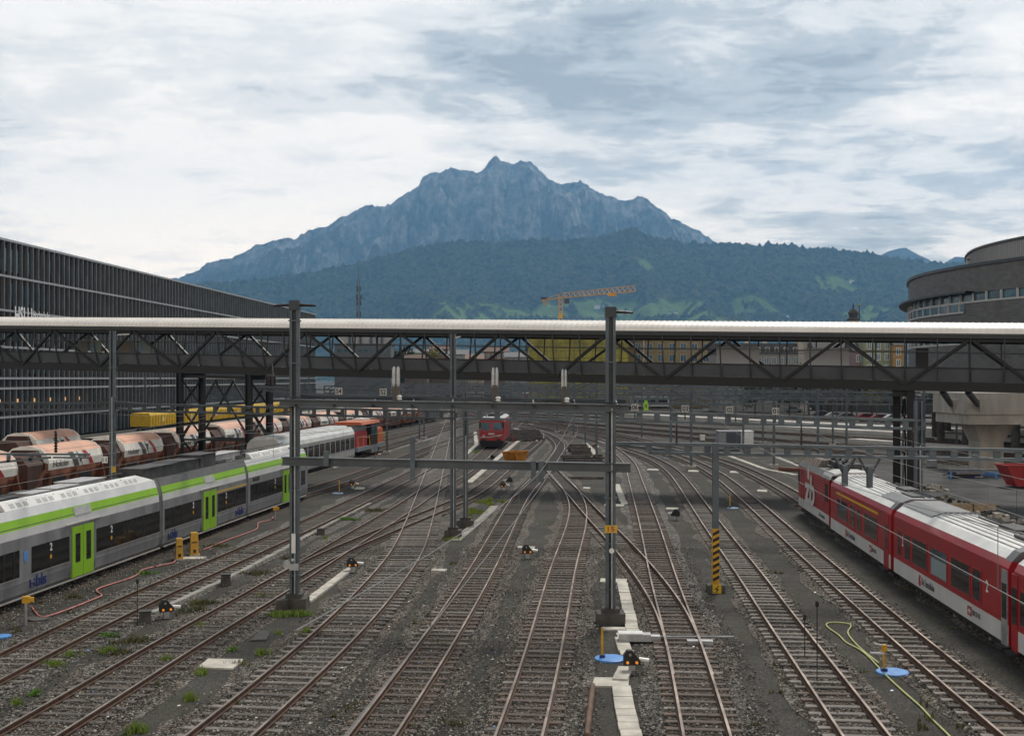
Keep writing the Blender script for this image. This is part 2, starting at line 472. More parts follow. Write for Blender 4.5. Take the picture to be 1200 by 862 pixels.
# ================================================================== TERRAIN
def M_terrain(name, forest_a, forest_b, meadow, rock_a, rock_b, tree_cell, soil):
    m = bpy.data.materials.new(name); m.use_nodes = True
    nt = m.node_tree; n = nt.nodes; l = nt.links
    b = n["Principled BSDF"]; b.inputs["Roughness"].default_value = 0.95; b.inputs["Specular IOR Level"].default_value = 0.1
    g = n.new("ShaderNodeNewGeometry")
    def attr(k):
        a = n.new("ShaderNodeAttribute"); a.attribute_name = k; return a.outputs["Fac"]
    def ramp(src, stops):
        r = n.new("ShaderNodeValToRGB"); r.color_ramp.elements[0].position = stops[0][0]; r.color_ramp.elements[0].color = (*stops[0][1], 1)
        r.color_ramp.elements[1].position = stops[-1][0]; r.color_ramp.elements[1].color = (*stops[-1][1], 1)
        for p, c in stops[1:-1]:
            e = r.color_ramp.elements.new(p); e.color = (*c, 1)
        l.new(src, r.inputs[0]); return r.outputs[0]
    def mix(f, a, c):
        x = n.new("ShaderNodeMix"); x.data_type = 'RGBA'; l.new(f, x.inputs[0]); l.new(a, x.inputs[6]); l.new(c, x.inputs[7]); return x.outputs[2]
    v = n.new("ShaderNodeTexVoronoi"); v.inputs["Scale"].default_value = 1.0/tree_cell
    l.new(g.outputs["Position"], v.inputs["Vector"])
    vs = n.new("ShaderNodeSeparateColor"); l.new(v.outputs["Color"], vs.inputs[0])
    fo = ramp(vs.outputs[0], [(0.0, forest_a), (0.7, forest_b), (0.93, tuple(c*1.25 for c in forest_b)), (1.0, soil)])
    nz = n.new("ShaderNodeTexNoise"); nz.inputs["Scale"].default_value = 0.012; nz.inputs["Detail"].default_value = 12
    nz.inputs["Roughness"].default_value = 0.72
    mp = n.new("ShaderNodeMapping"); mp.inputs["Scale"].default_value = (1, 0.35, 0.8)
    l.new(g.outputs["Position"], mp.inputs[0]); l.new(mp.outputs[0], nz.inputs["Vector"])
    ro = ramp(nz.outputs["Fac"], [(0.36, rock_a), (0.5, tuple((p+q)/2.3 for p, q in zip(rock_a, rock_b))), (0.64, rock_b)])
    nm = n.new("ShaderNodeTexNoise"); nm.inputs["Scale"].default_value = 0.02; nm.inputs["Detail"].default_value = 8
    l.new(g.outputs["Position"], nm.inputs["Vector"])
    me = ramp(nm.outputs["Fac"], [(0.3, tuple(c*0.8 for c in meadow)), (0.7, tuple(c*1.2 for c in meadow))])
    al = ramp(nm.outputs["Fac"], [(0.35, (0.010, 0.012, 0.009)), (0.62, (0.085, 0.066, 0.04))])
    c = mix(attr('alp'), fo, al)
    c = mix(attr('meadow'), c, me)
    c = mix(attr('rock'), c, ro)
    l.new(c, b.inputs["Base Color"])
    bp = n.new("ShaderNodeBump"); bp.inputs["Strength"].default_value = 0.9; bp.inputs["Distance"].default_value = 26.0
    l.new(nz.outputs["Fac"], bp.inputs["Height"]); l.new(bp.outputs[0], b.inputs["Normal"])
    return m

def sstep(a, b, x):
    t = np.clip((x-a)/(b-a), 0, 1); return t*t*(3-2*t)

def px_profile(pts, D):
    xs = np.array([(p[0]-CX)/FPX*D for p in pts]); hs = np.array([EYE+(CY-p[1])/FPX*D for p in pts])
    return xs, hs

# the rocky massif, nine kilometres off
MASSIF = [(20,372),(120,350),(180,332),(208,325),(231,317),(242,308),(254,304),(267,304),(283,297),(300,287),(312,284),(337,278),(344,280),(356,272),(371,267),
          (390,262),(400,254),(408,252),(427,241),(442,241),(458,239),(471,229),(490,218),(494,208),(506,202),(519,200),(529,196),(546,199.5),
          (560,203),(567,197.5),(577,186),(582,183),(587.5,189),(602,191),(610,187),(621,189),(637,204),(652,214),(662,216),(681,212),(700,224.6),
          (712,230),(731,234),(752,229.6),(769,241),(781,249.6),(787,256),(804,262),(825,274.6),(844,286),(870,300),(920,318),(1000,340),(1100,360),(1250,372)]
DM = 9200.0
mx_, mh_ = px_profile(MASSIF, DM)
nx, ny = 1050, 420
gx = np.linspace(-4000, 4300, nx); gt = np.linspace(-0.12, 1.0, ny)
X, T = np.meshgrid(gx, gt)
LF = 3600.0
rx = X + 40*(fbm(X/300.0, T*3, 3)-0.5)*np.clip(T, 0, 1)
ridge = np.interp(rx, mx_, mh_) + 26*(fbm(X/55.0+T*6, T*2, 4, True)-0.6) + 16*(fbm(X/17.0+T*9, T*3, 2)-0.5)
wob = 500*(fbm(X/900.0+5, X*0+2.2, 3)-0.5)
Yg = DM + wob*np.clip(T*4, 0, 1)*0 - T*LF
prof = np.where(T >= 0, 0.55*np.exp(-T*4.2) + 0.45*(1-np.clip(T, 0, 1))**1.2, 1+T*5)
warp = (fbm(X/500.0, Yg/700.0, 4)-0.5)*160
gul = fbm((X+warp)/330.0+3, Yg/1500.0, 6, True, 0.55)
spur = fbm((X+warp*2)/950.0+8, Yg/2600.0, 3, True)
rough_ = fbm(X/120.0, Yg/170.0, 5, True, 0.6)
amp = sstep(0.0, 0.14, T)
fall = np.clip(prof, 0, 1)
Zm = ridge*prof + ridge*fall*(0.55*amp*(gul-0.62) + 0.80*sstep(0.02, 0.34, T)*(spur-0.62)) + amp*(rough_-0.5)*230*np.clip(ridge/1200, 0.2, 1)*fall**0.6
SPURS = [(344,-260,60,190),(371,-120,70,170),(400,160,70,200),(427,-300,90,230),(458,120,80,190),(494,-420,150,260),(519,40,120,210),(546,330,110,200),(567,-200,130,190),(583,-60,210,230),(604,260,190,210),(621,560,210,260),
         (652,150,130,210),(681,480,150,230),(700,-160,100,180),(752,420,170,230),(781,200,110,180),(800,-120,80,170)]
for (sx_, dx_, am_, wd_) in SPURS:
    xc_ = (sx_-CX)/FPX*DM + dx_*T*1.6 + 60*(fbm(Yg/300.0+sx_, X*0+sx_, 3)-0.5)*2
    w_ = wd_*(0.55+T*1.1)
    Zm = Zm + am_*np.clip(1-np.abs(X-xc_)/w_, 0, 1)*sstep(0.01, 0.12, T)*sstep(0.95, 0.45, T)*0.95
fine = fbm(X/34.0, Yg/34.0, 3)
Zm = Zm + np.where(T >= 0, 1, 0)*(fine-0.5)*26*np.clip(1.3-ridge*prof/1100, 0.25, 1)
los = EYE + (CY-np.interp(X/np.maximum(Yg, 1)*FPX+CX, [p[0] for p in MASSIF], [p[1] for p in MASSIF]))/FPX*Yg      # nothing in front may stand above the crest
over = Zm - (los - 25*(T > 0.004) - 60*sstep(0.0, 0.3, T))
Zm = np.where((over > 0) & (T > 0.004), Zm - over*0.97, Zm)
gyx = np.gradient(Zm, axis=1)/(gx[1]-gx[0]); gyt = np.gradient(Zm, axis=0)/(LF*(gt[1]-gt[0]))
slope = np.sqrt(gyx**2+gyt**2)
nzr = fbm(X/140.0+4, Yg/260.0, 5)
streak = fbm((X+warp*0.6)/42.0, Yg/420.0+T*3, 4, True, 0.6)
blk = fbm(X/260.0+12, Yg/330.0+3, 4)
rock = sstep(480, 950, Zm + (nzr-0.5)*600) * sstep(0.60, 0.76, streak*0.40 + blk*0.45 + 0.30*(spur-0.35) + (slope-0.9)*0.08 + 0.12*sstep(900, 1500, Zm))
alp = sstep(620, 900, Zm + (nzr-0.5)*600)
top_cliff = sstep(0.10, 0.03, T)*sstep(700, 1000, Zm)
rock = np.clip(np.maximum(rock, top_cliff*0.9), 0, 1)
mat_massif = M_terrain('alpine_rock_and_wood', (0.008, 0.012, 0.008), (0.032, 0.042, 0.022), (0.11, 0.15, 0.045),
                       (0.014, 0.014, 0.014), (0.42, 0.405, 0.39), 16.0, (0.10, 0.07, 0.03))  # rock tones spread to near-black: relief shade put into the colour
o = grid_mesh('mountain', X, Yg, Zm, mat_massif, {'rock': rock, 'alp': alp*(1-rock), 'meadow': X*0})
o['kind'] = 'structure'

# far peaks on the right
FAR = [(940,330),(985,312),(1010,303),(1030,298),(1040,292.5),(1052,289.5),(1060,288.3),(1068,293),(1077,298),(1087,302),(1092,311),(1099,312),(1106,306),(1118,299),(1130,300),(1150,304),(1200,312),(1260,330)]
fx_, fh_ = px_profile(FAR, 9900.0)
gx2 = np.linspace(2100, 4900, 260); gt2 = np.linspace(-0.1, 1, 70)
X2, T2 = np.meshgrid(gx2, gt2)
r2 = np.interp(X2, fx_, fh_)
p2 = np.where(T2 >= 0, (1-np.clip(T2, 0, 1))**1.15, 1+T2*5)
Z2 = r2*p2 + sstep(0, 0.2, T2)*p2*(fbm(X2/240, T2*3, 5, True)-0.6)*380
Y2 = 9900.0 - T2*2200
g2 = np.sqrt((np.gradient(Z2, axis=1)/12.0)**2 + (np.gradient(Z2, axis=0)/32.0)**2)
rk2 = sstep(0.75, 1.2, g2 + (fbm(X2/150, Y2/200, 4)-0.5))*sstep(700, 1000, Z2)
o = grid_mesh('far_mountain', X2, Y2, Z2, mat_massif, {'rock': rk2, 'alp': sstep(500, 900, Z2)*(1-rk2)*0.8, 'meadow': X2*0})
o['kind'] = 'structure'

# wooded foothills, two to five kilometres off
HILL = [(-150,352),(60,345),(200,338),(300,329),(380,318),(433,306),(470,296),(490,291),(533,285),(575,286),(617,282),(660,283),(700,280),(725,273),(742,270),(762,278),(783,283),
        (804,286),(844,287),(860,286),(872,288),(885,289.5),(905,288),(920,289),(933,289.5),(945,291.5),(962,292),(980,294),(1005,297),(1030,300),(1060,305),(1090,309),(1150,310),(1230,314),(1400,322)]
DH = 6000.0
hx_, hh_ = px_profile(HILL, DH)
def hill_h(Xa, Ya):
    t = (DH - Ya)/1900.0
    rdg = np.interp(Xa, hx_, hh_) + 10*(fbm(Xa/70.0, Ya*0+1.5, 3)-0.5)
    p = np.where(t >= 0, 0.25*np.exp(-np.clip(t, 0, 2)*5) + 0.75*(1-np.clip(t, 0, 1))**1.05, 1+t*4)
    big = (fbm(Xa/520.0+2, Ya/700.0, 4, True)-0.62)*260 + (fbm(Xa/210.0+9, Ya/260.0+1, 3)-0.5)*70
    return rdg*p + sstep(0.0, 0.22, t)*sstep(1.0, 0.7, t)*big*0.75
gx3 = np.linspace(-3300, 4100, 1250); gy3 = np.linspace(4050, 6250, 380)
X3, Y3 = np.meshgrid(gx3, gy3)
Z3 = hill_h(X3, Y3)
Z3 = np.maximum(Z3, -20)
# farmland clearings, placed where the photograph shows them
mead = X3*0
def ray_hit(px, py):
    ys = np.linspace(4080, 6000, 900); xs = (px-CX)/FPX*ys; zs = EYE+(CY-py)/FPX*ys
    h = hill_h(xs, ys); k = np.where(h >= zs)[0]
    i = k[0] if len(k) else len(ys)-1
    return xs[i], ys[i], h[i]
CLEAR = [(528,364,22,5),(545,359,14,3),(652,366,26,6),(682,362,26,5),(705,366,40,5),(745,366,45,5),(790,368,36,5),(808,359,14,4),(838,372,60,3),(872,360,16,3),
         (978,330,26,4),(990,336,14,6),(963,331,10,5),(1032,366,18,5),(1010,371,26,3),(757,308,8,1.6),(620,371,60,3),(560,371,50,3),(900,366,26,2)]
for (px, py, wpx, hpx) in CLEAR:
    x0, y0, z0 = ray_hit(px, py)
    x1, y1, z1 = ray_hit(px, py+hpx)
    sy = max(60, abs(y0-y1)); sx = wpx/FPX*y0
    wx = X3 + 50*(fbm(X3/90.0, Y3/90.0, 3)-0.5); wy = Y3 + 90*(fbm(X3/90.0+40, Y3/90.0, 3)-0.5)
    d = np.sqrt(((wx-x0)/sx)**2 + ((wy-y0)/sy)**2)
    mead = np.maximum(mead, sstep(1.08, 0.94, d))
hedge = fbm(X3/45.0+7, Y3/45.0, 3)
mead = mead*sstep(0.66, 0.60, hedge)
trees = (1-mead)*(0.5*fbm(X3/9.0, Y3/9.0, 2) + 0.5*fbm(X3/17.0+31, Y3/17.0, 2))
Z3 = Z3 + (trees*12 + 15*np.clip(trees-0.42, 0, 1)/0.3)*sstep(-5, 40, Z3)
mat_hill = M_terrain('wooded_hillside', (0.008, 0.014, 0.008), (0.055, 0.072, 0.030), (0.13, 0.20, 0.05),
                     (0.1, 0.1, 0.09), (0.3, 0.3, 0.28), 19.0, (0.115, 0.075, 0.03))
o = grid_mesh('wooded_hill', X3, Y3, Z3, mat_hill, {'rock': X3*0, 'alp': X3*0, 'meadow': mead})
o['kind'] = 'structure'

# one closed box of hazy air round the whole scene
hz = MB(); hz.box(-7500, 7500, -300, 10500, -25, 1800)
mh = bpy.data.materials.new('valley_haze'); mh.use_nodes = True
for nd in list(mh.node_tree.nodes): mh.node_tree.nodes.remove(nd)
ho = mh.node_tree.nodes.new("ShaderNodeOutputMaterial"); hv = mh.node_tree.nodes.new("ShaderNodeVolumePrincipled")
hv.inputs["Color"].default_value = (0.25, 0.57, 1.0, 1)
hv.inputs["Density"].default_value = 0.000084
hv.inputs["Anisotropy"].default_value = 0.25
mh.node_tree.links.new(hv.outputs[0], ho.inputs["Volume"])
o = hz.build('haze', mh); o['kind'] = 'stuff'

# ================================================================== GROUND
gm = MB()
xs = [-7400, -400, 400, 7400]; ys = [-280, 500, 10450]
gm.add([(a, b, 0.0) for b in ys for a in xs], [(r*4+c, r*4+c+1, r*4+c+5, r*4+c+4) for r in range(2) for c in range(3)])
structure('ground', gm, MAT['ground'])
# worn asphalt yard to the right of the red train
yd = MB()
a = [gp(935,548), gp(1000,541), gp(1080,549), gp(1200,545), Vector((75,105,0)), Vector((60,40,0)), Vector((21.5,28,0)), Vector((21.5,40,0)), Vector((22,60,0)), Vector((22.5,75,0))]
yd.add([(p.x, p.y, 0.004) for p in a], [tuple(range(len(a)))])
structure('yard_pavement', yd, MAT['asphalt'])

# ================================================================== TRACKS
RAILZ = 0.22
def catmull(pts, n=14):
    out = []
    P = [pts[0]*2-pts[1]] + pts + [pts[-1]*2-pts[-2]]
    for i in range(1, len(P)-2):
        a, b, c, d = P[i-1], P[i], P[i+1], P[i+2]
        for k in range(n):
            t = k/n
            out.append(0.5*((2*b)+(c-a)*t+(2*a-5*b+4*c-d)*t*t+(3*b-a-3*c+d)*t**3))
    out.append(pts[-1]); return out
def resample(pts, step):
    d = [0]
    for a, b in zip(pts, pts[1:]): d.append(d[-1]+(b-a).length)
    L = d[-1]; n = max(2, int(L/step)); out = []; j = 0
    for k in range(n+1):
        s = L*k/n
        while j < len(d)-2 and d[j+1] < s: j += 1
        t = (s-d[j])/max(1e-6, d[j+1]-d[j]); out.append(pts[j].lerp(pts[j+1], t))
    return out
def smooth(pts, it):
    pts = [p.copy() for p in pts]
    for _ in range(it):
        q = [pts[0]] + [(pts[i-1]+pts[i]*2+pts[i+1])/4 for i in range(1, len(pts)-1)] + [pts[-1]]
        pts = q
    return pts
def offset(pts, d):
    out = []
    for i, p in enumerate(pts):
        t = (pts[min(i+1, len(pts)-1)]-pts[max(i-1, 0)]); t.z = 0; t.normalize()
        out.append(p + Vector((t.y, -t.x, 0))*d)     # d > 0: to the right
    return out
def path_from_px(px, side, gauge, near=None, far=None, it=40):
    """centre line of a track from one of its rails seen in the photograph; side -1: px is the left rail"""
    pts = []
    for (x, y) in px:
        p = gp(x, y, RAILZ); p.z = 0; pts.append(p)
    if near is not None:
        d = (pts[0]-pts[1]).normalized()
        k = (pts[0].y-near)/max(0.05, -d.y); pts.insert(0, pts[0]+d*max(1, k))
    if far is not None:
        d = (pts[-1]-pts[-2]).normalized(); pts.append(pts[-1]+d*far)
    c = smooth(resample(catmull(pts), 1.0), it)
    return resample(offset(c, -side*gauge/2), 1.0)

STD, MET = 1.435, 1.0
TR = {}
TR['bls'] = (path_from_px([(122,662),(240,620),(352,579.5),(390,569.5),(454,546.8),(478,537.4),(523,520),(560,507)], 1, STD, near=22, far=60), STD)
TR['second'] = (path_from_px([(0,764.7),(93,720),(230,662),(343,614.5),(441,570),(490,546.5),(504,539)], -1, STD, near=20, far=None), STD)
TR['third'] = (path_from_px([(0,855.7),(100,799.6),(198,741),(280,699),(340,663.5),(400,628.5),(464,592),(496,571),(517,560),(533,551.5),(551,539.5),(565,527.5),(590,506)], -1, STD, near=18, far=40), STD)
TR['third_branch'] = (path_from_px([(312,680),(340,664),(370,649.5),(400,636.8),(446.7,618),(477.4,606),(506.8,594.7),(531,584.7),(557,570.8),(584,549.4),(608,529.4),(624,517),(629,510),(625,504),(612,498.5),(590,492)], -1, MET, far=60, it=25), MET)
TR['ladder'] = (path_from_px([(218.7,862),(270,823),(386.7,725),(447,662),(458.7,648),(472,620),(485.4,588),(496,561),(501.5,546.8),(517,506.7),(526,484)], -1, STD, near=18, far=70, it=30), STD)
TR['fourth'] = (path_from_px([(409,862),(470,783),(516.7,718),(554,662),(573,629.3),(603,580),(631,552),(641.5,538.7),(650.5,527),(652,521.5),(650,518.5),(643,511.5),(625,504),(598,497)], -1, MET, near=16, far=60, it=25), MET)
TR['fifth'] = (path_from_px([(582,862),(610,785.7),(633,708.7),(647,662),(661.7,624.7),(668,601),(667,585),(658,568.7),(647.5,557),(640,548)], -1, MET, near=16, it=25), MET)
TR['sixth'] = (path_from_px([(803,862),(789,783),(777.7,732),(770.7,706),(763.7,680),(749.7,610.7),(737.5,563),(731.4,542),(716.7,527.4),(702,516.7),(690,511.7),(660,504),(620,497)], -1, MET, near=16, far=80, it=30), MET)
TR['crossover'] = (path_from_px([(791,790),(777.7,734),(763.7,701.7),(738,664),(712,631.7),(686.7,603.7),(663,575.7),(644.7,556),(638,547)], -1, MET, it=20), MET)
TR['seventh'] = (path_from_px([(1041,862),(983,788),(920,708.7),(899,680),(843,611),(811,568.7),(797,553),(783,543),(765,534.5),(740,526.5),(728,523),(700,514),(660,504.5),(620,497.5)], 1, MET, near=16, far=80, it=30), MET)
TR['eighth'] = (path_from_px([(1200,839),(1106.7,767),(978,662),(920,613),(886.7,585),(848,555.5),(815.5,539.4),(783.5,528.6),(760.8,522.2),(723,512.7),(680,503.5),(630,495)], 1, MET, near=16, far=80, it=30), MET)
TR['red'] = (path_from_px([(1200,758),(1050,664),(932,585),(893.4,562),(862.7,547.4),(845,541),(800,528),(770,520.5),(740,513),(690,503),(640,494)], -1, MET, near=16, far=80, it=30), MET)
TR['silver'] = (path_from_px([(150,625),(300,568),(364,549),(428.7,532),(464.8,522),(491.5,513.5),(518,504.5),(560,493)], 1, STD, near=30, far=70), STD)
TR['siding'] = (path_from_px([(200,588),(300,556),(380,532.5),(434,518.7),(480,507.5),(521,498),(565,488)], 1, STD, far=70), STD)
hop = [Vector((-33.6,60,0)), Vector((-31.9,75,0)), Vector((-31.0,88,0)), Vector((-30.3,102,0)), Vector((-29.4,114,0)), Vector((-28.4,129,0)), Vector((-27.0,145,0)), Vector((-24.6,165,0)), Vector((-22,182,0)), Vector((-19.6,200,0)), Vector((-17,222,0)), Vector((-11,265,0)), Vector((0,330,0))]
TR['hopper'] = (resample(smooth(resample(catmull(hop), 1.0), 60), 1.0), STD)
hop2 = [p + Vector((-9.5, 0, 0)) for i, p in enumerate(hop)]
TR['hopper_back'] = (resample(smooth(resample(catmull(hop2), 1.0), 60), 1.0), STD)
# far station yard: tracks sweeping to the right under and beyond the footbridge
FARPX = {'far_a': [(600,493),(640,495.5),(700,501.5),(760,507),(850,515.5),(1000,529),(1100,538),(1210,549)],
         'far_b': [(600,490),(640,492),(700,497),(760,502),(850,509.5),(1000,520.5),(1100,527),(1210,535)],
         'far_c': [(600,486.5),(660,489.5),(740,495),(850,502.5),(1000,511.5),(1100,517),(1210,524)],
         'far_d': [(600,484),(680,487),(760,491.5),(850,496),(1000,504),(1100,509),(1210,515)],
         'far_e': [(600,481),(700,484),(800,488.3),(900,493),(1000,497.5),(1100,502),(1210,507)],
         'far_f': [(620,479),(720,481),(850,486),(1000,492),(1100,496),(1210,500)],
         'far_g': [(620,476),(720,478.5),(850,482.5),(1000,487.5),(1100,490.5),(1210,494)]}
for k, px in FARPX.items():
    TR[k] = (path_from_px(px, -1, STD, far=8, it=30), STD)

TLABEL = {
 'bls': 'rusty track under the grey train with the lime green stripe', 'second': 'rusty track between the pink hose and the long concrete cable duct',
 'third': 'rusty main track that crosses the ladder and ends under the red boxy locomotive', 'third_branch': 'narrow track that leaves the crossing and snakes past the orange skip',
 'ladder': 'curved track with pale sleepers crossing two others in a diamond', 'fourth': 'narrow bright railed track with oily black bed left of centre',
 'fifth': 'narrow track through the middle with reddish brown sleepers', 'sixth': 'narrow track running past the silver point machine',
 'crossover': 'short connecting track between the point machine and the middle switch', 'seventh': 'narrow track just right of the black and yellow striped post',
 'eighth': 'narrow track between the yellow hose and the red train', 'red': 'track carrying the red and white train',
 'silver': 'track carrying the silver coach and the orange shunter', 'siding': 'empty track between the orange shunter and the hopper wagons',
 'hopper': 'track under the long row of rust red hopper wagons', 'hopper_back': 'track of the single hopper standing behind the long wagon row',
 'far_a': 'nearest track of the far yard behind the round concrete pier', 'far_b': 'second track of the far yard, counted from the concrete pier outwards', 'far_c': 'third track of the far yard, counted from the concrete pier outwards',
 'far_d': 'fourth track of the far yard, counted from the concrete pier outwards', 'far_e': 'fifth track of the far yard, beside the pale platforms', 'far_f': 'sixth track of the far yard, between the pale platforms',
 'far_g': 'last track of the far yard, in front of the parked cars'}
def rail_mesh(path, name):
    prof = [(-0.065,0.10),(0.065,0.10),(0.065,0.125),(0.02,0.135),(0.02,0.20),(0.032,0.205),(0.032,0.25),(-0.032,0.25),(-0.032,0.205),(-0.02,0.20),(-0.02,0.135),(-0.065,0.125)]
    mb = MB(); n = len(prof)
    for i, p in enumerate(path):
        t = path[min(i+1, len(path)-1)]-path[max(i-1, 0)]; t.z = 0; t.normalize(); r = Vector((t.y, -t.x, 0))
        for (a, z) in prof:
            q = p + r*a; mb.v.append((q.x, q.y, q.z+z-0.03))
    for i in range(len(path)-1):
        for k in range(n):
            k2 = (k+1) % n
            mb.f.append((i*n+k, i*n+k2, (i+1)*n+k2, (i+1)*n+k)); mb.mi.append(1 if k == 6 else 0)
    return mb
sleeper_me = {}
def sleeper_mesh(L, var):
    key = (L, var)
    if key not in sleeper_me:
        mb = MB(); w = 0.11
        mb.prism([(-w,-0.1),(w,-0.1),(w,0.068),(w-0.02,0.085),(-w+0.02,0.085),(-w,0.068)], -L/2, L/2)
        sleeper_me[key] = mb.mesh('sleeper', MAT[('sleeper', 'sleeper_red', 'sleeper_pale', 'sleeper_dark')[var]])
    return sleeper_me[key]
MAT['sleeper_red'] = M('reddish_sleeper', (0.088, 0.058, 0.045), 0.75, 0.0, 0.6, 1.7, bump=0.3, bscale=18)
MAT['sleeper_pale'] = M('pale_sleeper', (0.165, 0.145, 0.13), 0.7, 0.0, 0.5, 1.7, bump=0.3, bscale=18)
MAT['sleeper_dark'] = M('oily_sleeper', (0.045, 0.038, 0.033), 0.75, 0.0, 0.4, 1.7, bump=0.3, bscale=18)
BEDS = []
occupied = {}
rngS = random.Random(5)
TONE = {'bls': (3, 3), 'second': (2, 0), 'third': (0, 0), 'third_branch': (0, 3), 'ladder': (2, 2), 'fourth': (1, 3), 'fifth': (1, 0), 'sixth': (1, 2), 'crossover': (2, 0),
        'seventh': (2, 0), 'eighth': (2, 0), 'red': (3, 0), 'silver': (0, 3), 'siding': (0, 0)}
for ti, (k, (path, g)) in enumerate(TR.items()):
    dz = 0.0035*ti
    far_yard = k.startswith('far') or k.startswith('hopper')
    vis = [p + Vector((0, 0, dz)) for p in path if p.y > 8]
    root = thing('railway_track', TLABEL[k], 'railway track', (0, 0, 0), 0, 'railway tracks')
    for sgn in (-1, 1):
        rail_mesh(offset(vis, sgn*(g/2+0.036)), 'rail').build('rail', [MAT['rust'], MAT['railtop']], root)
    # bed of broken stone
    half = 1.75 if g > 1.2 else (1.15 if k in ('seventh', 'eighth', 'red') else 1.4)
    rn = random.Random(ti)
    L = offset(vis, -half); Rr = offset(vis, half)
    for i in range(len(L)):
        w = 0.38*(vnoise(np.array(i*0.55), np.array(ti*7.7))-0.5)*2
        L[i] = L[i]-(Rr[i]-L[i]).normalized()*w; Rr[i] = Rr[i]+(Rr[i]-L[i]).normalized()*(0.22*(vnoise(np.array(i*0.35+50), np.array(ti*7.7))-0.5)*2)
    bed = MB()
    bed.strip([Vector((p.x, p.y, 0.005+0.0013*ti)) for p in L], [Vector((p.x, p.y, 0.005+0.0013*ti)) for p in Rr])
    structure('track_bed', bed, MAT['bed_oily_shade'] if k == 'bls' else MAT['bed_grey'] if k in ('second', 'sixth') else MAT['bed'])  # bls bed coloured dark for the shade below the train
    if not far_yard:
        il = offset(vis, -(g/2+0.34)); ir = offset(vis, g/2+0.34); inner = MB()
        inner.strip([Vector((p.x, p.y, 0.046+dz*0.45)) for p in il], [Vector((p.x, p.y, 0.046+dz*0.45)) for p in ir])
        structure('track_bed', inner, MAT['bed_oily_shade'] if k in ('bls', 'fourth', 'sixth', 'third_branch') else MAT['bed_brown'])  # oily strips; the bls one is painted shade
    # sleepers
    sp = 0.62
    pts = resample(vis, sp)
    sl = 2.45 if g > 1.2 else 1.8
    cnt = 0; rest = MB()
    for i in range(1, len(pts)-1):
        p = pts[i]
        if p.y < 20: continue
        if p.y > 330: break
        key = (int(p.x/0.9), int(p.y/0.45))
        if k in ('third_branch', 'crossover', 'fifth'):
            if any(occupied.get((key[0]+a, key[1]+b)) not in (None, k) for a in (-1, 0, 1) for b in (-1, 0, 1)): continue
        occupied[key] = k
        d = pts[i+1]-pts[i-1]; ang = math.atan2(d.y, d.x)
        near_, far_ = TONE.get(k, (0, 0))
        var = near_ if rngS.random() < 0.72 else rngS.choice((0, 1, 2, 3))
        if p.y > 60 and k in ('ladder', 'second', 'fourth'): var = far_ if rngS.random() < 0.8 else var
        if cnt < (96 if not far_yard else 0):
            o = bpy.data.objects.new('sleeper', sleeper_mesh(sl, var)); COL.objects.link(o); o.parent = root
            o.location = (p.x + rngS.uniform(-.02, .02), p.y, p.z - 0.0005*(i % 5) + rngS.uniform(-0.028, 0.0))
            o.rotation_euler = (0, 0, ang+math.pi/2 + rngS.uniform(-.02, .02)); cnt += 1
        else:
            r = Vector((math.cos(ang+math.pi/2), math.sin(ang+math.pi/2), 0)); a = p - r*sl/2; b = p + r*sl/2
            rest.beam((a.x, a.y, p.z+0.03), (b.x, b.y, p.z+0.03), 0.24, 0.11)
    if rest.v:
        o = rest.build('sleepers', MAT[('sleeper', 'sleeper_red', 'sleeper_pale', 'sleeper_dark')[TONE.get(k, (0, 0))[1]]], root); o['kind'] = 'stuff'

# places kept clear of loose stones: lids, slabs, ducts
EXCL = [(715.5,772,0.56), (1046,788,0.56), (2,746,0.4), (250,779,0.62), (268,779,0.62), (700,800,0.5), (715,800,0.5), (730,800,0.5), (710,681,0.5), (728,681,0.5), (728,745.5,0.5), (742,745.5,0.5), (713,737,0.4), (728,737,0.4), (305,746,0.5), (742,752.5,0.6)]
for (xa_, ya_, xb_, yb_) in ((729,684,742,743), (727.5,748.5,735.5,770), (733,783,726.5,799), (727.5,806,733,834), (733,834,740,866), (359,706.5,411.5,666.5), (178,719.5,261,681), (261,681,340,640)):
    for t_ in np.linspace(0, 1, 26): EXCL.append((xa_+(xb_-xa_)*t_, ya_+(yb_-ya_)*t_, 0.27))
# loose ballast stones around the near tracks
rs = np.random.default_rng(3)
NST = 105000
zz = 25.5 + 34*rs.random(NST)**1.5
ux = rs.random(NST)
xl = -0.455*zz; xr = 0.40*zz
sx = xl + (xr-xl)*ux
keep = np.zeros(NST, bool)
zoff = np.zeros(NST)
for k in ('bls', 'second', 'third', 'ladder', 'fourth', 'fifth', 'sixth', 'crossover', 'seventh', 'eighth', 'third_branch'):
    path, g = TR[k]
    P = np.array([(p.x, p.y) for p in path if p.y > 15])
    xc = np.interp(zz, P[:, 1], P[:, 0], left=1e6, right=1e6) if np.all(np.diff(P[:, 1]) > 0) else np.interp(zz, np.maximum.accumulate(P[:, 1])+np.arange(len(P))*1e-6, P[:, 0])
    d = np.abs(sx-xc)
    wide = {'seventh': 1.1, 'eighth': 1.15, 'bls': 2.6, 'second': 1.9}.get(k, 1.6)
    kk = d < wide*(0.8+0.4*rs.random(NST))
    railz = np.abs(d-g/2-0.036) < 0.10
    keep |= kk & ~railz; zoff = np.where(kk & (d < g/2+0.3), 0.010, zoff)
    keep &= ~(railz & (d < 1))
for (ex, ey, er_) in EXCL:
    q_ = gp(ex, ey); keep &= ~((sx-q_.x)**2 + (zz-q_.y)**2 < er_**2)
sx = sx[keep]; zz = zz[keep]; zoff = zoff[keep]; n = len(sx)
base = np.array([(1,0,0),(-1,0,0),(0,1,0),(0,-1,0),(0,0,1),(0,0,-1)], float)
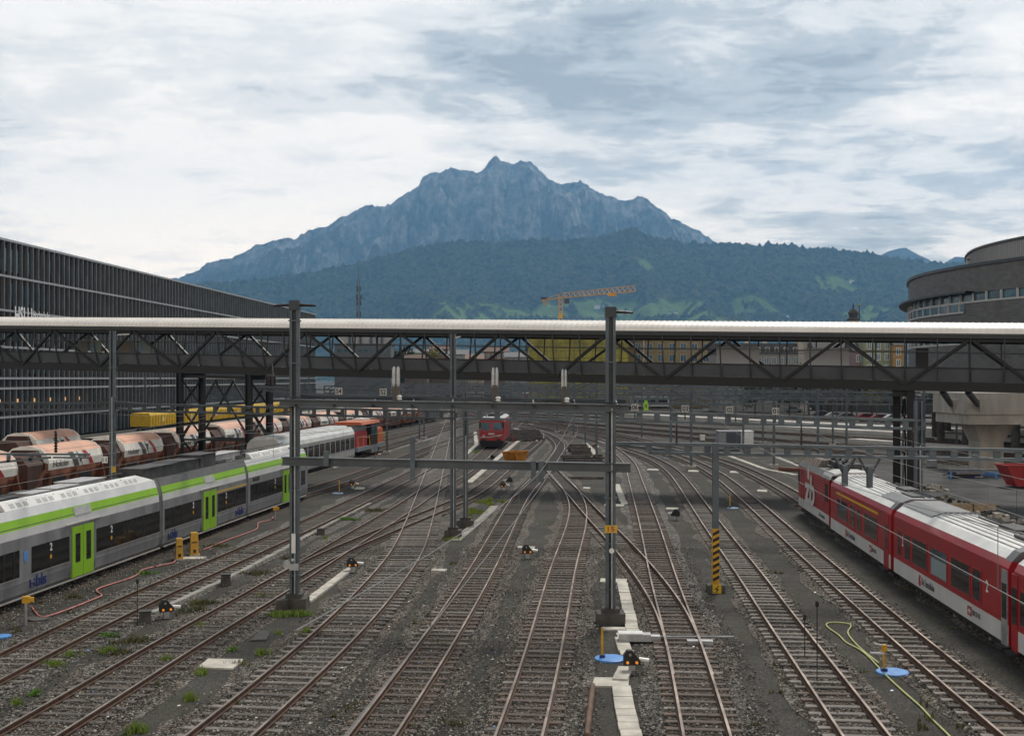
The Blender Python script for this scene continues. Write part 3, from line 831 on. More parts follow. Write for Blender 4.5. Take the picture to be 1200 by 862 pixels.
tri = np.array([(0,2,4),(2,1,4),(1,3,4),(3,0,4),(2,0,5),(1,2,5),(3,1,5),(0,3,5)])
sz = 0.018+0.026*rs.random(n)**1.8
V = base[None]*(0.6+0.7*rs.random((n, 6, 1)))*sz[:, None, None]*np.array([1.1, 1.1, 0.8])
V += (rs.random((n, 6, 3))-0.5)*sz[:, None, None]*0.7
an = rs.random(n)*6.283
ca, sa = np.cos(an)[:, None], np.sin(an)[:, None]
Vx = V[..., 0]*ca - V[..., 1]*sa + sx[:, None]; Vy = V[..., 0]*sa + V[..., 1]*ca + zz[:, None]
Vz = V[..., 2] + (0.04+0.035*rs.random(n)+zoff)[:, None]
co = np.stack([Vx, Vy, Vz], -1).reshape(-1, 3).astype(np.float32)
fi = (tri[None] + (np.arange(n)*6)[:, None, None]).reshape(-1).astype(np.int32)
me = bpy.data.meshes.new('ballast_stones')
me.vertices.add(len(co)); me.vertices.foreach_set('co', co.ravel())
me.loops.add(len(fi)); me.loops.foreach_set('vertex_index', fi)
me.polygons.add(len(fi)//3); me.polygons.foreach_set('loop_start', np.arange(0, len(fi), 3, dtype=np.int32))
me.update(calc_edges=True)
ms = bpy.data.materials.new('single_ballast_stones'); ms.use_nodes = True
nt = ms.node_tree; b = nt.nodes["Principled BSDF"]; b.inputs["Roughness"].default_value = 0.9
g_ = nt.nodes.new("ShaderNodeNewGeometry"); r_ = nt.nodes.new("ShaderNodeValToRGB")
r_.color_ramp.elements[0].color = (0.06, 0.056, 0.052, 1); r_.color_ramp.elements[1].color = (0.52, 0.48, 0.43, 1)
e = r_.color_ramp.elements.new(0.5); e.color = (0.125, 0.115, 0.102, 1)
e = r_.color_ramp.elements.new(0.85); e.color = (0.27, 0.245, 0.215, 1)
nt.links.new(g_.outputs["Random Per Island"], r_.inputs[0]); nt.links.new(r_.outputs[0], b.inputs["Base Color"])
me.materials.append(ms)
o = bpy.data.objects.new('ballast_stones', me); COL.objects.link(o); o['kind'] = 'stuff'

# ================================================================== LARGE STRUCTURES
# ---------------- long dark school building on the left
MAT['fin'] = M('grey_facade_fin', (0.15, 0.167, 0.178), 0.5, 0.3, 0.2, 0.4)
MAT['ledge'] = M('pale_facade_ledge', (0.36, 0.38, 0.39), 0.5, 0.3, 0.1, 0.4)
MAT['facade_dk'] = M('dark_facade_panel', (0.009, 0.009, 0.009), 0.6, 0, 0.4, 0.3)
MAT['facade_rust'] = M('rust_brown_blind', (0.055, 0.026, 0.018), 0.7, 0, 0.4, 0.25)
B_ANG = math.atan2(181.0, 10.3)
B0 = Vector((-73.8+0.057*120, 120, 0))
hs = thing('school_building', 'long dark building with tight vertical metal fins and pale ledges left of the footbridge', 'building', B0, B_ANG)
BL, BH = 213.6, 26.3
m = MB(); m.box(0, BL, 0.9, 24, 0, BH-0.3); m.build('wall', MAT['facade_dk'], hs)
m = MB(); m.box(-0.3, BL+0.3, -0.25, 24.2, BH-0.3, BH); m.build('roof', MAT['ledge'], hs)
m = MB()
for z in (21.5, 17.1, 12.4, 8.4, 7.1, 3.4): m.box(0, BL, -0.28, 0.05, z-0.14, z+0.14)
m.build('ledge', MAT['ledge'], hs)
m = MB()
x = 0.4
while x < BL:
    m.box(x-0.11, x+0.11, -0.22, 0.14, 0.3, BH-0.302); x += 1.62
m.build('facade_fins', MAT['fin'], hs)
fl = [(22.3, 25.3), (17.9, 20.9), (13.2, 16.4), (9.2, 11.9), (4.2, 6.8)]
rr = random.Random(2)
for z0, z1 in fl:
    g = MB(); g.box(0.3, BL-0.3, 0.82, 0.899, z0, z1)
    p = MB(); p.box(0.3, BL-0.3, 0.78, 0.897, z1+0.1, z1+0.62); x = 0.55
    while x < BL-1.7:
        w = rr.choice((0.5, 0.5, 0.5, 0.9, 1.4))
        p.box(x+1.42-w, x+1.42, 0.74, 0.895, z0-0.5, z1+0.11)
        x += 1.62
    g.build('window_strip', MAT['glass_blue'], hs); p.build('blinds', MAT['facade_rust'], hs)
m = MB(); m.box(0, BL, 0.80, 0.94, 0.4, 3.0); m.build('ground_floor_glazing', MAT['glass'], hs)
MAT['warm'] = M('lit_lamp', (0.9, 0.6, 0.3), 0.5, 0, 0.05, 2, emit=(1.0, 0.52, 0.2), estr=0.55)
for k in range(11):
    m = MB(); m.box(33+k*2.43, 33.22+k*2.43, 0.5, 0.62, 5.2, 5.7); m.build('lamp', MAT['warm'], hs)
m = MB()
for z in (22.9, 18.5): m.box(0, BL, 0.3, 0.36, z, z+0.06)
m.build('railing', MAT['steel_dk'], hs)
def facade_s(px):
    k = (px-CX)/FPX; dx, dy = math.cos(B_ANG), math.sin(B_ANG)
    return (k*B0.y - B0.x)/(dx - k*dy)
MAT['letter_white'] = M('white_sign_letter', (0.8, 0.82, 0.83), 0.4, 0, 0.03, 1)
s0, s1, s2 = facade_s(14), facade_s(35.5), facade_s(55)
put_text('HSLU', hs, MAT['letter_white'], (s0, -0.40, 15.5), (1,0,0), (0,0,1), height=2.3, width=s1-s0-0.3, name='sign_lettering')
put_text('Hochschule', hs, MAT['letter_white'], (s1, -0.36, 16.35), (1,0,0), (0,0,1), height=1.15, width=s2-s1, name='sign_lettering')

# ---------------- rounded grey building on the right
def M_shingle(name, col):
    m = bpy.data.materials.new(name); m.use_nodes = True
    nt = m.node_tree; n = nt.nodes; l = nt.links; b = n["Principled BSDF"]
    b.inputs["Roughness"].default_value = 0.62; b.inputs["Metallic"].default_value = 0.1
    g = n.new("ShaderNodeNewGeometry"); s_ = n.new("ShaderNodeSeparateXYZ"); l.new(g.outputs["Position"], s_.inputs[0])
    mm = n.new("ShaderNodeMath"); mm.operation = 'MULTIPLY'; mm.inputs[1].default_value = 3.1; l.new(s_.outputs[2], mm.inputs[0])
    fr = n.new("ShaderNodeMath"); fr.operation = 'FRACT'; l.new(mm.outputs[0], fr.inputs[0])
    fl_ = n.new("ShaderNodeMath"); fl_.operation = 'FLOOR'; l.new(mm.outputs[0], fl_.inputs[0])
    cb = n.new("ShaderNodeCombineXYZ"); l.new(fl_.outputs[0], cb.inputs[2])
    m1 = n.new("ShaderNodeMath"); m1.operation = 'MULTIPLY'; m1.inputs[1].default_value = 0.8; l.new(s_.outputs[0], m1.inputs[0]); l.new(m1.outputs[0], cb.inputs[0])
    m2 = n.new("ShaderNodeMath"); m2.operation = 'MULTIPLY'; m2.inputs[1].default_value = 0.8; l.new(s_.outputs[1], m2.inputs[0]); l.new(m2.outputs[0], cb.inputs[1])
    w = n.new("ShaderNodeTexNoise"); w.inputs["Scale"].default_value = 1.0; w.inputs["Detail"].default_value = 3; l.new(cb.outputs[0], w.inputs["Vector"])
    r = n.new("ShaderNodeValToRGB"); r.color_ramp.elements[0].position = 0.3; r.color_ramp.elements[1].position = 0.7
    r.color_ramp.elements[0].color = (*[c*0.78 for c in col], 1); r.color_ramp.elements[1].color = (*[c*1.22 for c in col], 1)
    l.new(w.outputs["Fac"], r.inputs[0]); l.new(r.outputs[0], b.inputs["Base Color"])
    bp = n.new("ShaderNodeBump"); bp.inputs["Strength"].default_value = 0.8; bp.inputs["Distance"].default_value = 0.05
    l.new(fr.outputs[0], bp.inputs["Height"]); l.new(bp.outputs[0], b.inputs["Normal"])
    return m
MAT['shingle'] = M_shingle('grey_shingle_cladding', (0.125, 0.126, 0.128))
MAT['drum'] = M('ribbed_grey_sheet', (0.30, 0.30, 0.30), 0.5, 0.3, 0.12, 2, stretch=(3, 3, 0.2))
MAT['frame_lt'] = M('pale_window_frame', (0.42, 0.42, 0.41), 0.5, 0.2, 0.08, 2)
FOOT = [Vector((64,190,0)), Vector((55.5,172,0)), Vector((51.4,160,0)), Vector((50.0,152,0)), Vector((50.1,145,0)), Vector((51.0,138.5,0)), Vector((52.6,132.5,0)), Vector((54.8,127,0)), Vector((60,119,0)), Vector((68,111,0)), Vector((80,103,0)), Vector((96,97,0))]
foot = resample(smooth(resample(catmull(FOOT), 0.5), 20), 0.5)
rb = thing('rounded_building', 'rounded grey shingle clad building with a ribbon window behind the right end of the footbridge', 'building', (FOOT[4].x+1.9, FOOT[4].y, 0.25))
RB0 = Vector((FOOT[4].x, FOOT[4].y, 0))
floc = [p-RB0 for p in foot]
ctr_off = Vector((26, 22, 0))
def wall_band(mb, path, z0, z1, d0=0.0, d1=0.0, mi=0):
    a = offset(path, d0); b = offset(path, d1)
    mb.strip([Vector((p.x, p.y, z0)) for p in a], [Vector((p.x, p.y, z1)) for p in b], mi)
# the path runs front-ward with the building on its left: outward is to the right
def solid_band(mb, path, z0, z1, out, thick=0.6, mi=0):
    wall_band(mb, path, z0, z1, out, out, mi)
    a = offset(path, out); b = offset(path, out-thick)
    for z in (z0, z1):
        mb.strip([Vector((p.x, p.y, z)) for p in a], [Vector((p.x, p.y, z)) for p in b], mi)
FOOT_OUT = 1.0 if (offset(foot, 1.0)[40]-Vector((75,150,0))).length > (foot[40]-Vector((75,150,0))).length else -1.0
def band(name, z0, z1, out, mat, thick=0.6, path=None):
    mb = MB(); solid_band(mb, path or floc, z0, z1, FOOT_OUT*out, FOOT_OUT*thick); return mb.build(name, mat, rb, smooth=False)
band('wall', 18.0, 21.0, 0.05, MAT['shingle']); band('wall', 13.5, 16.9, 0.05, MAT['shingle']); band('wall', 7.1, 12.1, 0.05, MAT['shingle'])
mb = MB(); solid_band(mb, floc, 6.3, 7.1, FOOT_OUT*0.8, FOOT_OUT*1.0); mb.add([(p.x, p.y, zq) for zq in (6.35,) for p in floc] + [(floc[-1].x+40, floc[-1].y+60, 6.35), (floc[0].x+50, floc[0].y+20, 6.35)], [tuple(range(len(floc)+2))]); mb.build('slab', MAT['concrete'], rb)
for i in range(6, len(floc), 22):
    p = floc[i]; t = (floc[i+1]-p).normalized(); q = p - Vector((t.y, -t.x, 0))*FOOT_OUT*3.5
    mb = MB(); mb.tube([(q.x, q.y, 0), (q.x, q.y, 6.36)], 0.5, 14); mb.build('pillar', MAT['concrete_dk'], rb, smooth=False)
band('roof_rim', 21.0, 21.35, 0.3, MAT['steel_dk'], 1.2)
n1 = next(i for i, p in enumerate(foot) if p.y < 139)
band('canopy', 17.95, 18.15, 1.3, MAT['steel_dk'], 1.4, path=[p for p in floc[:n1+4]])
def window_frame(z0, z1, out, path, transom=None):
    mb = MB()
    solid_band(mb, path, z0-0.05, z0+0.16, FOOT_OUT*(out+0.1), FOOT_OUT*0.3)
    if transom: solid_band(mb, path, transom-0.08, transom+0.08, FOOT_OUT*(out+0.04), FOOT_OUT*0.25)
    for i in range(0, len(path)-1, 5):
        p = path[i]; t = (path[i+1]-p).normalized(); r = Vector((t.y, -t.x, 0))*FOOT_OUT
        q = p + r*out; mb.beam((q.x, q.y, z0+0.1), (q.x, q.y, z1+0.02), 0.22, 0.22)
    w = mb.build('window_frame', MAT['frame_lt'], rb); return w
for (z0, z1) in ((16.9, 18.0), (12.1, 13.5)):
    band('window_ribbon', z0, z1, -0.15, MAT['glass_blue'], 0.3)
    window_frame(z0, z1, 0.02, floc)
lowp = floc[:n1]
band('window_ribbon', 15.9, 16.92, 0.10, MAT['glass_blue'], 0.3, path=lowp)
window_frame(15.77, 16.85, 0.13, lowp, 16.9)
# flat roof and the set-back drum above
mb = MB(); o_ = len(mb.v)
mb.add([(p.x, p.y, 20.9) for p in floc] + [(floc[-1].x+40, floc[-1].y+60, 20.9), (floc[0].x+50, floc[0].y+20, 20.9)], [tuple(range(len(floc)+2))])
mb.build('roof', MAT['steel_dk'], rb)
din = [p for p in offset(floc, -FOOT_OUT*7.5)]
din = [p for p in smooth(din[6:], 40)]
mb = MB(); solid_band(mb, din, 20.9, 24.6, 0, 0.4*FOOT_OUT); dr = mb.build('drum', MAT['drum'], rb)
mb = MB(); solid_band(mb, din, 24.6, 24.85, FOOT_OUT*0.25, FOOT_OUT*0.8); mb.build('drum_rim', MAT['steel_dk'], rb)
mb = MB()
for i in range(0, len(din)-1, 1):
    p = din[i]; t = (din[i+1]-p).normalized(); r = Vector((t.y, -t.x, 0))*FOOT_OUT; q = p + r*0.03
    mb.beam((q.x, q.y, 21.2), (q.x, q.y, 24.6), 0.07, 0.07)
mb.build('drum_ribs', MAT['drum'], rb)
mb = MB(); mb.add([(p.x, p.y, 24.7) for p in din] + [(din[-1].x+30, din[-1].y+40, 24.7), (din[0].x+30, din[0].y+10, 24.7)], [tuple(range(len(din)+2))])
mb.build('drum_roof', MAT['steel_dk'], rb)
for px_, (zz_) in ((0.25, 23.9), (0.62, 24.1)):
    p = din[int(len(din)*px_)]
    mb = MB(); mb.beam((p.x, p.y, zz_), (p.x-0.6, p.y-0.9, zz_-0.1), 0.2, 0.2); mb.build('camera', MAT['black'], rb)

# ---------------- concrete viaduct pier under the right end of the footbridge
vp = thing('viaduct_pier', 'pale concrete crossbeam on one flared pier at the right edge of the yard', 'pier', (44, 110, 0))
m = MB()
m.prism([(-4.2, 5.2), (-4.2, 7.1), (4.4, 7.1), (4.4, 5.2)], -3.7, 40)
m.build('crossbeam', MAT['concrete'], vp)
m = MB(); m.prism([(-4.05, 4.3), (-4.05, 5.2), (4.2, 5.2), (4.2, 4.3)], -3.5, 40); m.build('beam_haunch', MAT['concrete'], vp)
def flare(mb, x0, x1, y0, y1, z0, fx0, fx1, fy0, fy1, z1):
    mb.add([(x0,y0,z0),(x1,y0,z0),(x1,y1,z0),(x0,y1,z0),(fx0,fy0,z1),(fx1,fy0,z1),(fx1,fy1,z1),(fx0,fy1,z1)],
           [(0,3,2,1),(4,5,6,7),(0,1,5,4),(1,2,6,5),(2,3,7,6),(3,0,4,7)])
m = MB(); m.box(-1.35, 0.45, -1.2, 1.6, -0.1, 2.6); flare(m, -1.35, 0.45, -1.2, 1.6, 2.6, -2.1, 1.3, -1.6, 2.0, 4.3)
m.build('flared_column', MAT['concrete'], vp)
m = MB(); flare(m, 0.45, 1.1, -0.4, 1.6, 0, 0.45, 1.1, -0.4, 1.6, 2.6); flare(m, 0.45, 1.1, -0.4, 1.6, 2.6, 1.3, 2.3, -0.4, 2.0, 4.3); m.build('side_column', MAT['concrete'], vp)

# ---------------- covered footbridge
FB_S = -0.0217
FB_A = math.atan2(-0.337, 0.942)
FBO = Vector((27.13+2.6*0.337, 82.56+2.6*0.942, 0))
fb = thing('footbridge', 'long covered steel footbridge with a pale curved roof spanning the whole railway yard', 'footbridge', FBO, FB_A)
XA, XB = -100.0, 34.0
def zb(x): return 12.38 + FB_S*x
# section: (lateral y, height under the roof crown); the walls lean inwards going down
def wy(dz):         # lateral of the near wall, for a depth dz below the crown
    t = max(0.0, min(1.0, (-dz-1.0)/3.7)); return -2.35 + 0.95*t + 0.35*math.sin(math.pi*t)*-0.6
roofp = []
for k in range(9):
    a = math.pi/2*k/8; roofp.append((-2.65+1.35*(1-math.cos(a)), -0.85+0.72*math.sin(a)))
roofp += [(-0.6, -0.04), (0, 0)]
roofp = roofp + [(-y, z) for y, z in reversed(roofp[:-1])]
def along(mb, prof, mi=0, x0=XA, x1=XB, closed=True, n=1):
    o = len(mb.v); N = len(prof)
    for x in (x0, x1):
        for (y, z) in prof: mb.v.append((x, y, zb(x)+z))
    for k in range(N if closed else N-1):
        k2 = (k+1) % N; mb.f.append((o+k, o+N+k, o+N+k2, o+k2)); mb.mi.append(mi)
    if closed:
        mb.f.append(tuple(o+k for k in range(N))); mb.mi.append(mi); mb.f.append(tuple(o+N+k for k in reversed(range(N)))); mb.mi.append(mi)
m = MB(); along(m, roofp + [(y*0.97, z-0.09) for y, z in reversed(roofp)]); m.build('roof', MAT['roofmetal'], fb)
m = MB(); x = XA+0.3                                   # standing seams
while x < XB:
    for (y0, z0), (y1, z1) in zip(roofp, roofp[1:]):
        m.beam((x, y0*1.003, zb(x)+z0+0.012), (x, y1*1.003, zb(x)+z1+0.012), 0.045, 0.05)
    x += 0.42
m.build('roof_seams', MAT['roofmetal'], fb)
for sg in (-1, 1):
    m = MB(); along(m, [(sg*2.72, -0.86), (sg*2.72, -1.0), (sg*2.5, -1.0), (sg*2.5, -0.86)]); m.build('gutter', MAT['bronze_lt'], fb)
    m = MB(); along(m, [(sg*2.58, -1.02), (sg*2.58, -1.16), (sg*2.2, -1.16), (sg*2.2, -1.02)]); m.build('eave_pipe', MAT['bronze_lt'], fb)
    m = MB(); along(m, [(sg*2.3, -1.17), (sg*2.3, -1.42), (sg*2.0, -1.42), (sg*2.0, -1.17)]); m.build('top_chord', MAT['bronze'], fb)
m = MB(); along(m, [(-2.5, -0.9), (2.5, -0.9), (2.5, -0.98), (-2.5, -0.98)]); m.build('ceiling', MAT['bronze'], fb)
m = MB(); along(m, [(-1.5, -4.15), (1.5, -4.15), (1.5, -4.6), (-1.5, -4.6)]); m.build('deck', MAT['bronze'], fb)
for sg in (-1, 1):
    m = MB(); along(m, [(sg*1.66, -4.2), (sg*1.66, -4.46), (sg*1.5, -4.46), (sg*1.5, -4.2)]); m.build('fascia', MAT['bronze'], fb)
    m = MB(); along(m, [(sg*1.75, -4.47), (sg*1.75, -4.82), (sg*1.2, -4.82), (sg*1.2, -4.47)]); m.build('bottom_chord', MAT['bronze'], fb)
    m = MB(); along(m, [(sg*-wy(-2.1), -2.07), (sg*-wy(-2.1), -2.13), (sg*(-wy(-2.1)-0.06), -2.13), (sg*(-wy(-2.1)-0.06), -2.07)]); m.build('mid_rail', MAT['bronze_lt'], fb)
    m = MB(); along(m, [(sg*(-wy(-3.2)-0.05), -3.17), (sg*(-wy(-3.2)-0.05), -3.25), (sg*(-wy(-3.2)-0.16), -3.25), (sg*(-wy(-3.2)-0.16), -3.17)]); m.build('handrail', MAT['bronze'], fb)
# parapet panels of grey sheet between the posts, one per bay
MAT['parapet'] = M('satin_grey_parapet', (0.125, 0.135, 0.15), 0.42, 0.25, 0.12, 0.5)
PSP = 2.135
def tilted_panel(mb, x0, x1, sg, dz0, dz1, inset, t):
    y0 = wy(dz0)+inset; y1 = wy(dz1)+inset
    pts = []
    for y_off in (0, t):
        for (x, y, dz) in ((x0, y0, dz0), (x1, y0, dz0), (x1, y1, dz1), (x0, y1, dz1)):
            pts.append((x, -sg*(y+y_off)*-1 if False else (y+y_off)*(-sg)*-1, zb(x)+dz))
    mb.add(pts, [(0,1,2,3),(7,6,5,4),(0,4,5,1),(1,5,6,2),(2,6,7,3),(3,7,4,0)])
n0 = int((XA+1)/PSP); n1_ = int((XB-1)/PSP)
for sg in (1, -1):      # sg 1: the near side
    for k in range(n0, n1_):
        x0 = k*PSP; mb = MB(); tilted_panel(mb, x0+0.07, x0+PSP-0.07, sg, -4.12, -3.22, 0.12, 0.03)
        mb.build('parapet_panel', MAT['parapet'], fb)
    for k in range(n0, n1_+1):
        x0 = k*PSP; mb = MB()
        ds = [-1.1, -1.7, -2.3, -2.9, -3.5, -4.1, -4.5]
        for a, b in zip(ds, ds[1:]):
            mb.beam((x0, sg*wy(a), zb(x0)+a), (x0, sg*wy(b), zb(x0)+b), 0.085, 0.11)
        mb.build('post', MAT['bronze_lt'], fb)
    HP = 4.27
    for k in range(int((XA+2)/HP), int((XB-2)/HP)):
        xa, xb_ = k*HP, (k+1)*HP
        up = (k % 2 == 0)      # bottom node at even numbers
        ya, za = (1.60, -4.4) if up else (2.40, -1.3); yb, zb_ = (2.40, -1.3) if up else (1.60, -4.4)
        mb = MB(); mb.beam((xa+0.12, -sg*ya, zb(xa)+za), (xb_-0.12, -sg*yb, zb(xb_)+zb_), 0.20, 0.20)
        mb.build('diagonal', MAT['bronze'], fb)
MAT['board'] = M('pale_notice_board', (0.52, 0.545, 0.58), 0.5, 0, 0.05, 0.8)
def fbx(px, ylat=-2.0):       # local x of the wall at a pixel column
    c, s_ = math.cos(FB_A), math.sin(FB_A); k = (px-CX)/FPX
    ox, oy = FBO.x - s_*ylat, FBO.y + c*ylat
    return (k*oy-ox)/(c-k*s_)
for (a, b, z0, z1, mt, nm) in ((840, 890, -3.25, -1.85, 'board', 'notice_board'), (943, 995, -3.25, -1.85, 'board', 'notice_board'), (1073, 1088, -3.3, -1.8, 'black', 'notice_board')):
    xa, xb_ = fbx(a, 1.75), fbx(b, 1.75)
    mb = MB(); xm = (xa+xb_)/2; mb.box(xa, xb_, 1.55, 1.63, zb(xm)+z0, zb(xm)+z1); mb.build(nm, MAT[mt], fb)
MAT['poster_bg'] = M('blue_green_poster_print', (0.05, 0.13, 0.17), 0.4, 0, 0.3, 1.2, col2=(0.16, 0.10, 0.06))
MAT['poster_y'] = M('yellow_poster_print', (0.42, 0.36, 0.06), 0.4, 0, 0.4, 1.2, col2=(0.10, 0.22, 0.30))
for (a, b, mt) in ((93, 104, 'poster_bg'), (108, 120, 'poster_y'), (138, 160, 'poster_bg'), (166, 178, 'poster_y')):
    xa, xb_ = fbx(a, 1.75), fbx(b, 1.75); xm = (xa+xb_)/2
    mb = MB(); mb.box(xa, xb_, 1.54, 1.64, zb(xm)-3.2, zb(xm)-2.0); mb.build('poster', MAT[mt], fb)
# supports: two-legged bents with bracing
def bent(xl, lean=0.0, gap=3.3, zt=None):
    xl_ = xl
    zt = zb(xl)-4.8
    legs = []
    for yy in (-gap/2, gap/2):
        mb = MB(); h = 0.16; xl = xl_ - lean*(1 if yy > 0 else -1)
        mb.box(xl-0.26, xl-0.22, yy-0.2, yy+0.2, 0.2, zt); mb.box(xl+0.22, xl+0.26, yy-0.2, yy+0.2, 0.2, zt); mb.box(xl-0.22, xl+0.22, yy-0.03, yy+0.03, 0.2, zt)
        mb.box(xl-0.45, xl+0.45, yy-0.4, yy+0.4, -0.05, 0.2)
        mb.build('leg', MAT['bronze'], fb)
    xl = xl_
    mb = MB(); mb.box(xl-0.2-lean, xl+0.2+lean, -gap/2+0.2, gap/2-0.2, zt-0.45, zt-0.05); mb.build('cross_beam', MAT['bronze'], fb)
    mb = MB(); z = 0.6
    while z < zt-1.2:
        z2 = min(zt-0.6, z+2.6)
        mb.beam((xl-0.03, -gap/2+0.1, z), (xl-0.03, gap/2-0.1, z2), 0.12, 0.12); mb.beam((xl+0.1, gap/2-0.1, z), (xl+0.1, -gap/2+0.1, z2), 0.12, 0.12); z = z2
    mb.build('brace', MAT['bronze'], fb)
xr_ = fbx(1059, 0); xl1, xl2 = fbx(224, 0), fbx(304, 0)
bent(xr_, lean=0.52, gap=3.0); bent(xl1); bent(xl2)
# wide braces between the two left bents
for (yy) in (-1.4, 1.4):
    mb = MB()
    for (a, b) in ((xl1, xl2), (xl2, xl1)):
        zt = zb(a)-5.0; mb.beam((a, yy + (0.08 if a < b else -0.08), 3.2), ((a+b)/2, yy+(0.08 if a < b else -0.08), zt-0.4), 0.14, 0.14)
    mb.beam((xl1, yy, 3.1), (xl2, yy, 3.1), 0.16, 0.16)
    mb.beam((xl1, yy, zb(xl1)-5.1), (xl2, yy, zb(xl2)-5.1), 0.2, 0.2)
    mb.build('brace', MAT['bronze'], fb)
# struts from the bridge down to the concrete crossbeam
FBM = Matrix.Translation(FBO) @ Matrix.Rotation(FB_A, 4, 'Z'); FBI = FBM.inverted()
for (a, b) in ((1104, 1115), (1134, 1146)):
    xa = fbx(a, 0); pe = FBI @ pz(b, 474, 105.9); mb = MB(); mb.beam((xa, 0.8, zb(xa)-4.8), pe, 0.34, 0.34)
    mb.build('strut', MAT['bronze'], fb)
    mb = MB(); q = pe; mb.add([(q.x-0.5, q.y, q.z+0.5), (q.x+0.7, q.y+0.4, q.z+0.5), (q.x+0.2, q.y+0.1, q.z-0.9), (q.x+0.1, q.y-0.9, q.z+0.5)], [(0,1,2),(0,3,1),(0,2,3),(1,3,2)])
    mb.build('gusset', MAT['concrete'], fb)

# ================================================================== TRAINS
MAT['bls_grey'] = M('satin_silver_grey_paint', (0.235, 0.24, 0.255), 0.42, 0.15, 0.24, 1.1, stretch=(1, 1, 0.25))
MAT['bls_light'] = M('pale_grey_paint', (0.66, 0.67, 0.68), 0.4, 0.1, 0.1, 0.8)
MAT['bls_green'] = M('lime_green_paint', (0.26, 0.52, 0.025), 0.4, 0.0, 0.08, 0.8)
MAT['roof_dk'] = M('grimy_roof_equipment', (0.055, 0.056, 0.058), 0.7, 0.1, 0.5, 1.5)
MAT['roof_lt'] = M('light_roof_lid', (0.42, 0.42, 0.42), 0.55, 0.2, 0.25, 1.5)
MAT['roof_grille'] = M('grey_roof_grille', (0.42, 0.43, 0.43), 0.6, 0.1, 0.15, 4)
MAT['gangway'] = M('grey_bellows', (0.11, 0.115, 0.12), 0.7, 0.0, 0.2, 2)
MAT['train_glass'] = M_glass('tinted_train_glass', (0.010, 0.011, 0.012), 0.06)
MAT['trim_lt'] = M('bare_aluminium_trim', (0.55, 0.53, 0.5), 0.4, 0.5, 0.1, 2)
MAT['logo_blue'] = M('dark_blue_logo', (0.015, 0.03, 0.16), 0.5, 0, 0.05, 1)
MAT['zred'] = M('signal_red_paint', (0.33, 0.014, 0.020), 0.36, 0.0, 0.14, 0.6, coat=0.15)
MAT['zwhite'] = M('off_white_train_paint', (0.55, 0.55, 0.54), 0.42, 0.0, 0.09, 0.7, stretch=(1, 1, 0.3))
MAT['zroof'] = M('white_roof_paint', (0.72, 0.72, 0.70), 0.45, 0.1, 0.12, 0.8)
MAT['zroof_dk'] = M('dark_grey_roof_paint', (0.14, 0.145, 0.155), 0.55, 0.1, 0.25, 0.8)
MAT['ystripe'] = M('yellow_class_stripe', (0.66, 0.42, 0.02), 0.45, 0, 0.06, 2)

def side_line(a, b):
    """car frame on the ground from a to b, local x along a->b; the side shown to the camera is local -y"""
    d = (b-a); L = d.length
    return math.atan2(d.y, d.x), L
def px_s(o, ang, off, px):
    """distance along a car whose side lies `off` from its axis, under the pixel column px"""
    k = (px-CX)/FPX; dx, dy = math.cos(ang), math.sin(ang)
    ox, oy = o.x - dy*off, o.y + dx*off
    return (k*oy-ox)/(dx-k*dy)
def bogie(parent, x, gauge, mat_r=0.42, half=0.95):
    m = MB()
    m.box(x-half-0.45, x+half+0.45, -gauge/2-0.28, -gauge/2-0.12, 0.35, 0.62); m.box(x-half-0.45, x+half+0.45, gauge/2+0.12, gauge/2+0.28, 0.35, 0.62)
    m.box(x-0.3, x+0.3, -gauge/2-0.2, gauge/2+0.2, 0.4, 0.7)
    bg = m.build('bogie', MAT['rubber'], parent)
    for dx in (-half, half):
        w = MB()
        for sg in (-1, 1): w.lathe((x+dx, sg*gauge/2, 0.22+mat_r), [(0.05, -0.08), (mat_r, -0.08), (mat_r, 0.02), (mat_r+0.03, 0.05), (0.05, 0.06)], 18, 0, 'y')
        w.tube([(x+dx, -gauge/2, 0.22+mat_r), (x+dx, gauge/2, 0.22+mat_r)], 0.08, 8)
        w.build('wheelset', MAT['rubber'], bg)
def pane(parent, x0, x1, yf, z0, z1, mat, frame=None, name='window', fr=0.05):
    """window set 6 mm proud of a side at y = yf (facing -y)"""
    m = MB(); m.box(x0, x1, yf-0.012, yf+0.03, z0, z1)
    w = m.build(name, mat, parent)
    if frame:
        f = MB(); f.box(x0-fr, x1+fr, yf-0.018, yf+0.02, z0-fr, z0); f.box(x0-fr, x1+fr, yf-0.018, yf+0.02, z1, z1+fr)
        f.box(x0-fr, x0, yf-0.018, yf+0.02, z0, z1); f.box(x1, x1+fr, yf-0.018, yf+0.02, z0, z1)
        f.build('frame', frame, w)
    return w

# ---------------- grey commuter train with a lime green stripe (three articulated cars in view)
W2 = 1.40
BP = [(-1.22,0.30),(-1.36,0.50),(-W2,0.85),(-W2,2.55),(-1.38,2.86),(-1.28,3.24),(-1.14,3.58)]
def car_profile(half_pts):
    return half_pts + [(-y, z) for y, z in reversed(half_pts)]
bpath = TR['bls'][0]
def track_pt(path, y):
    for a, b in zip(path, path[1:]):
        if a.y <= y <= b.y or b.y <= y <= a.y:
            return a.lerp(b, (y-a.y)/max(1e-6, b.y-a.y))
    return path[-1]
def px_on_track(path, px, off=0.0):
    q = offset(path, off)
    best = None
    for a, b in zip(q, q[1:]):
        k = (px-CX)/FPX; fa = a.x-k*a.y; fb_ = b.x-k*b.y
        if fa*fb_ <= 0: best = a.lerp(b, fa/(fa-fb_))
    return best
EDGE = 1.40
joints = [px_on_track(bpath, v, EDGE) for v in (190, 291)]
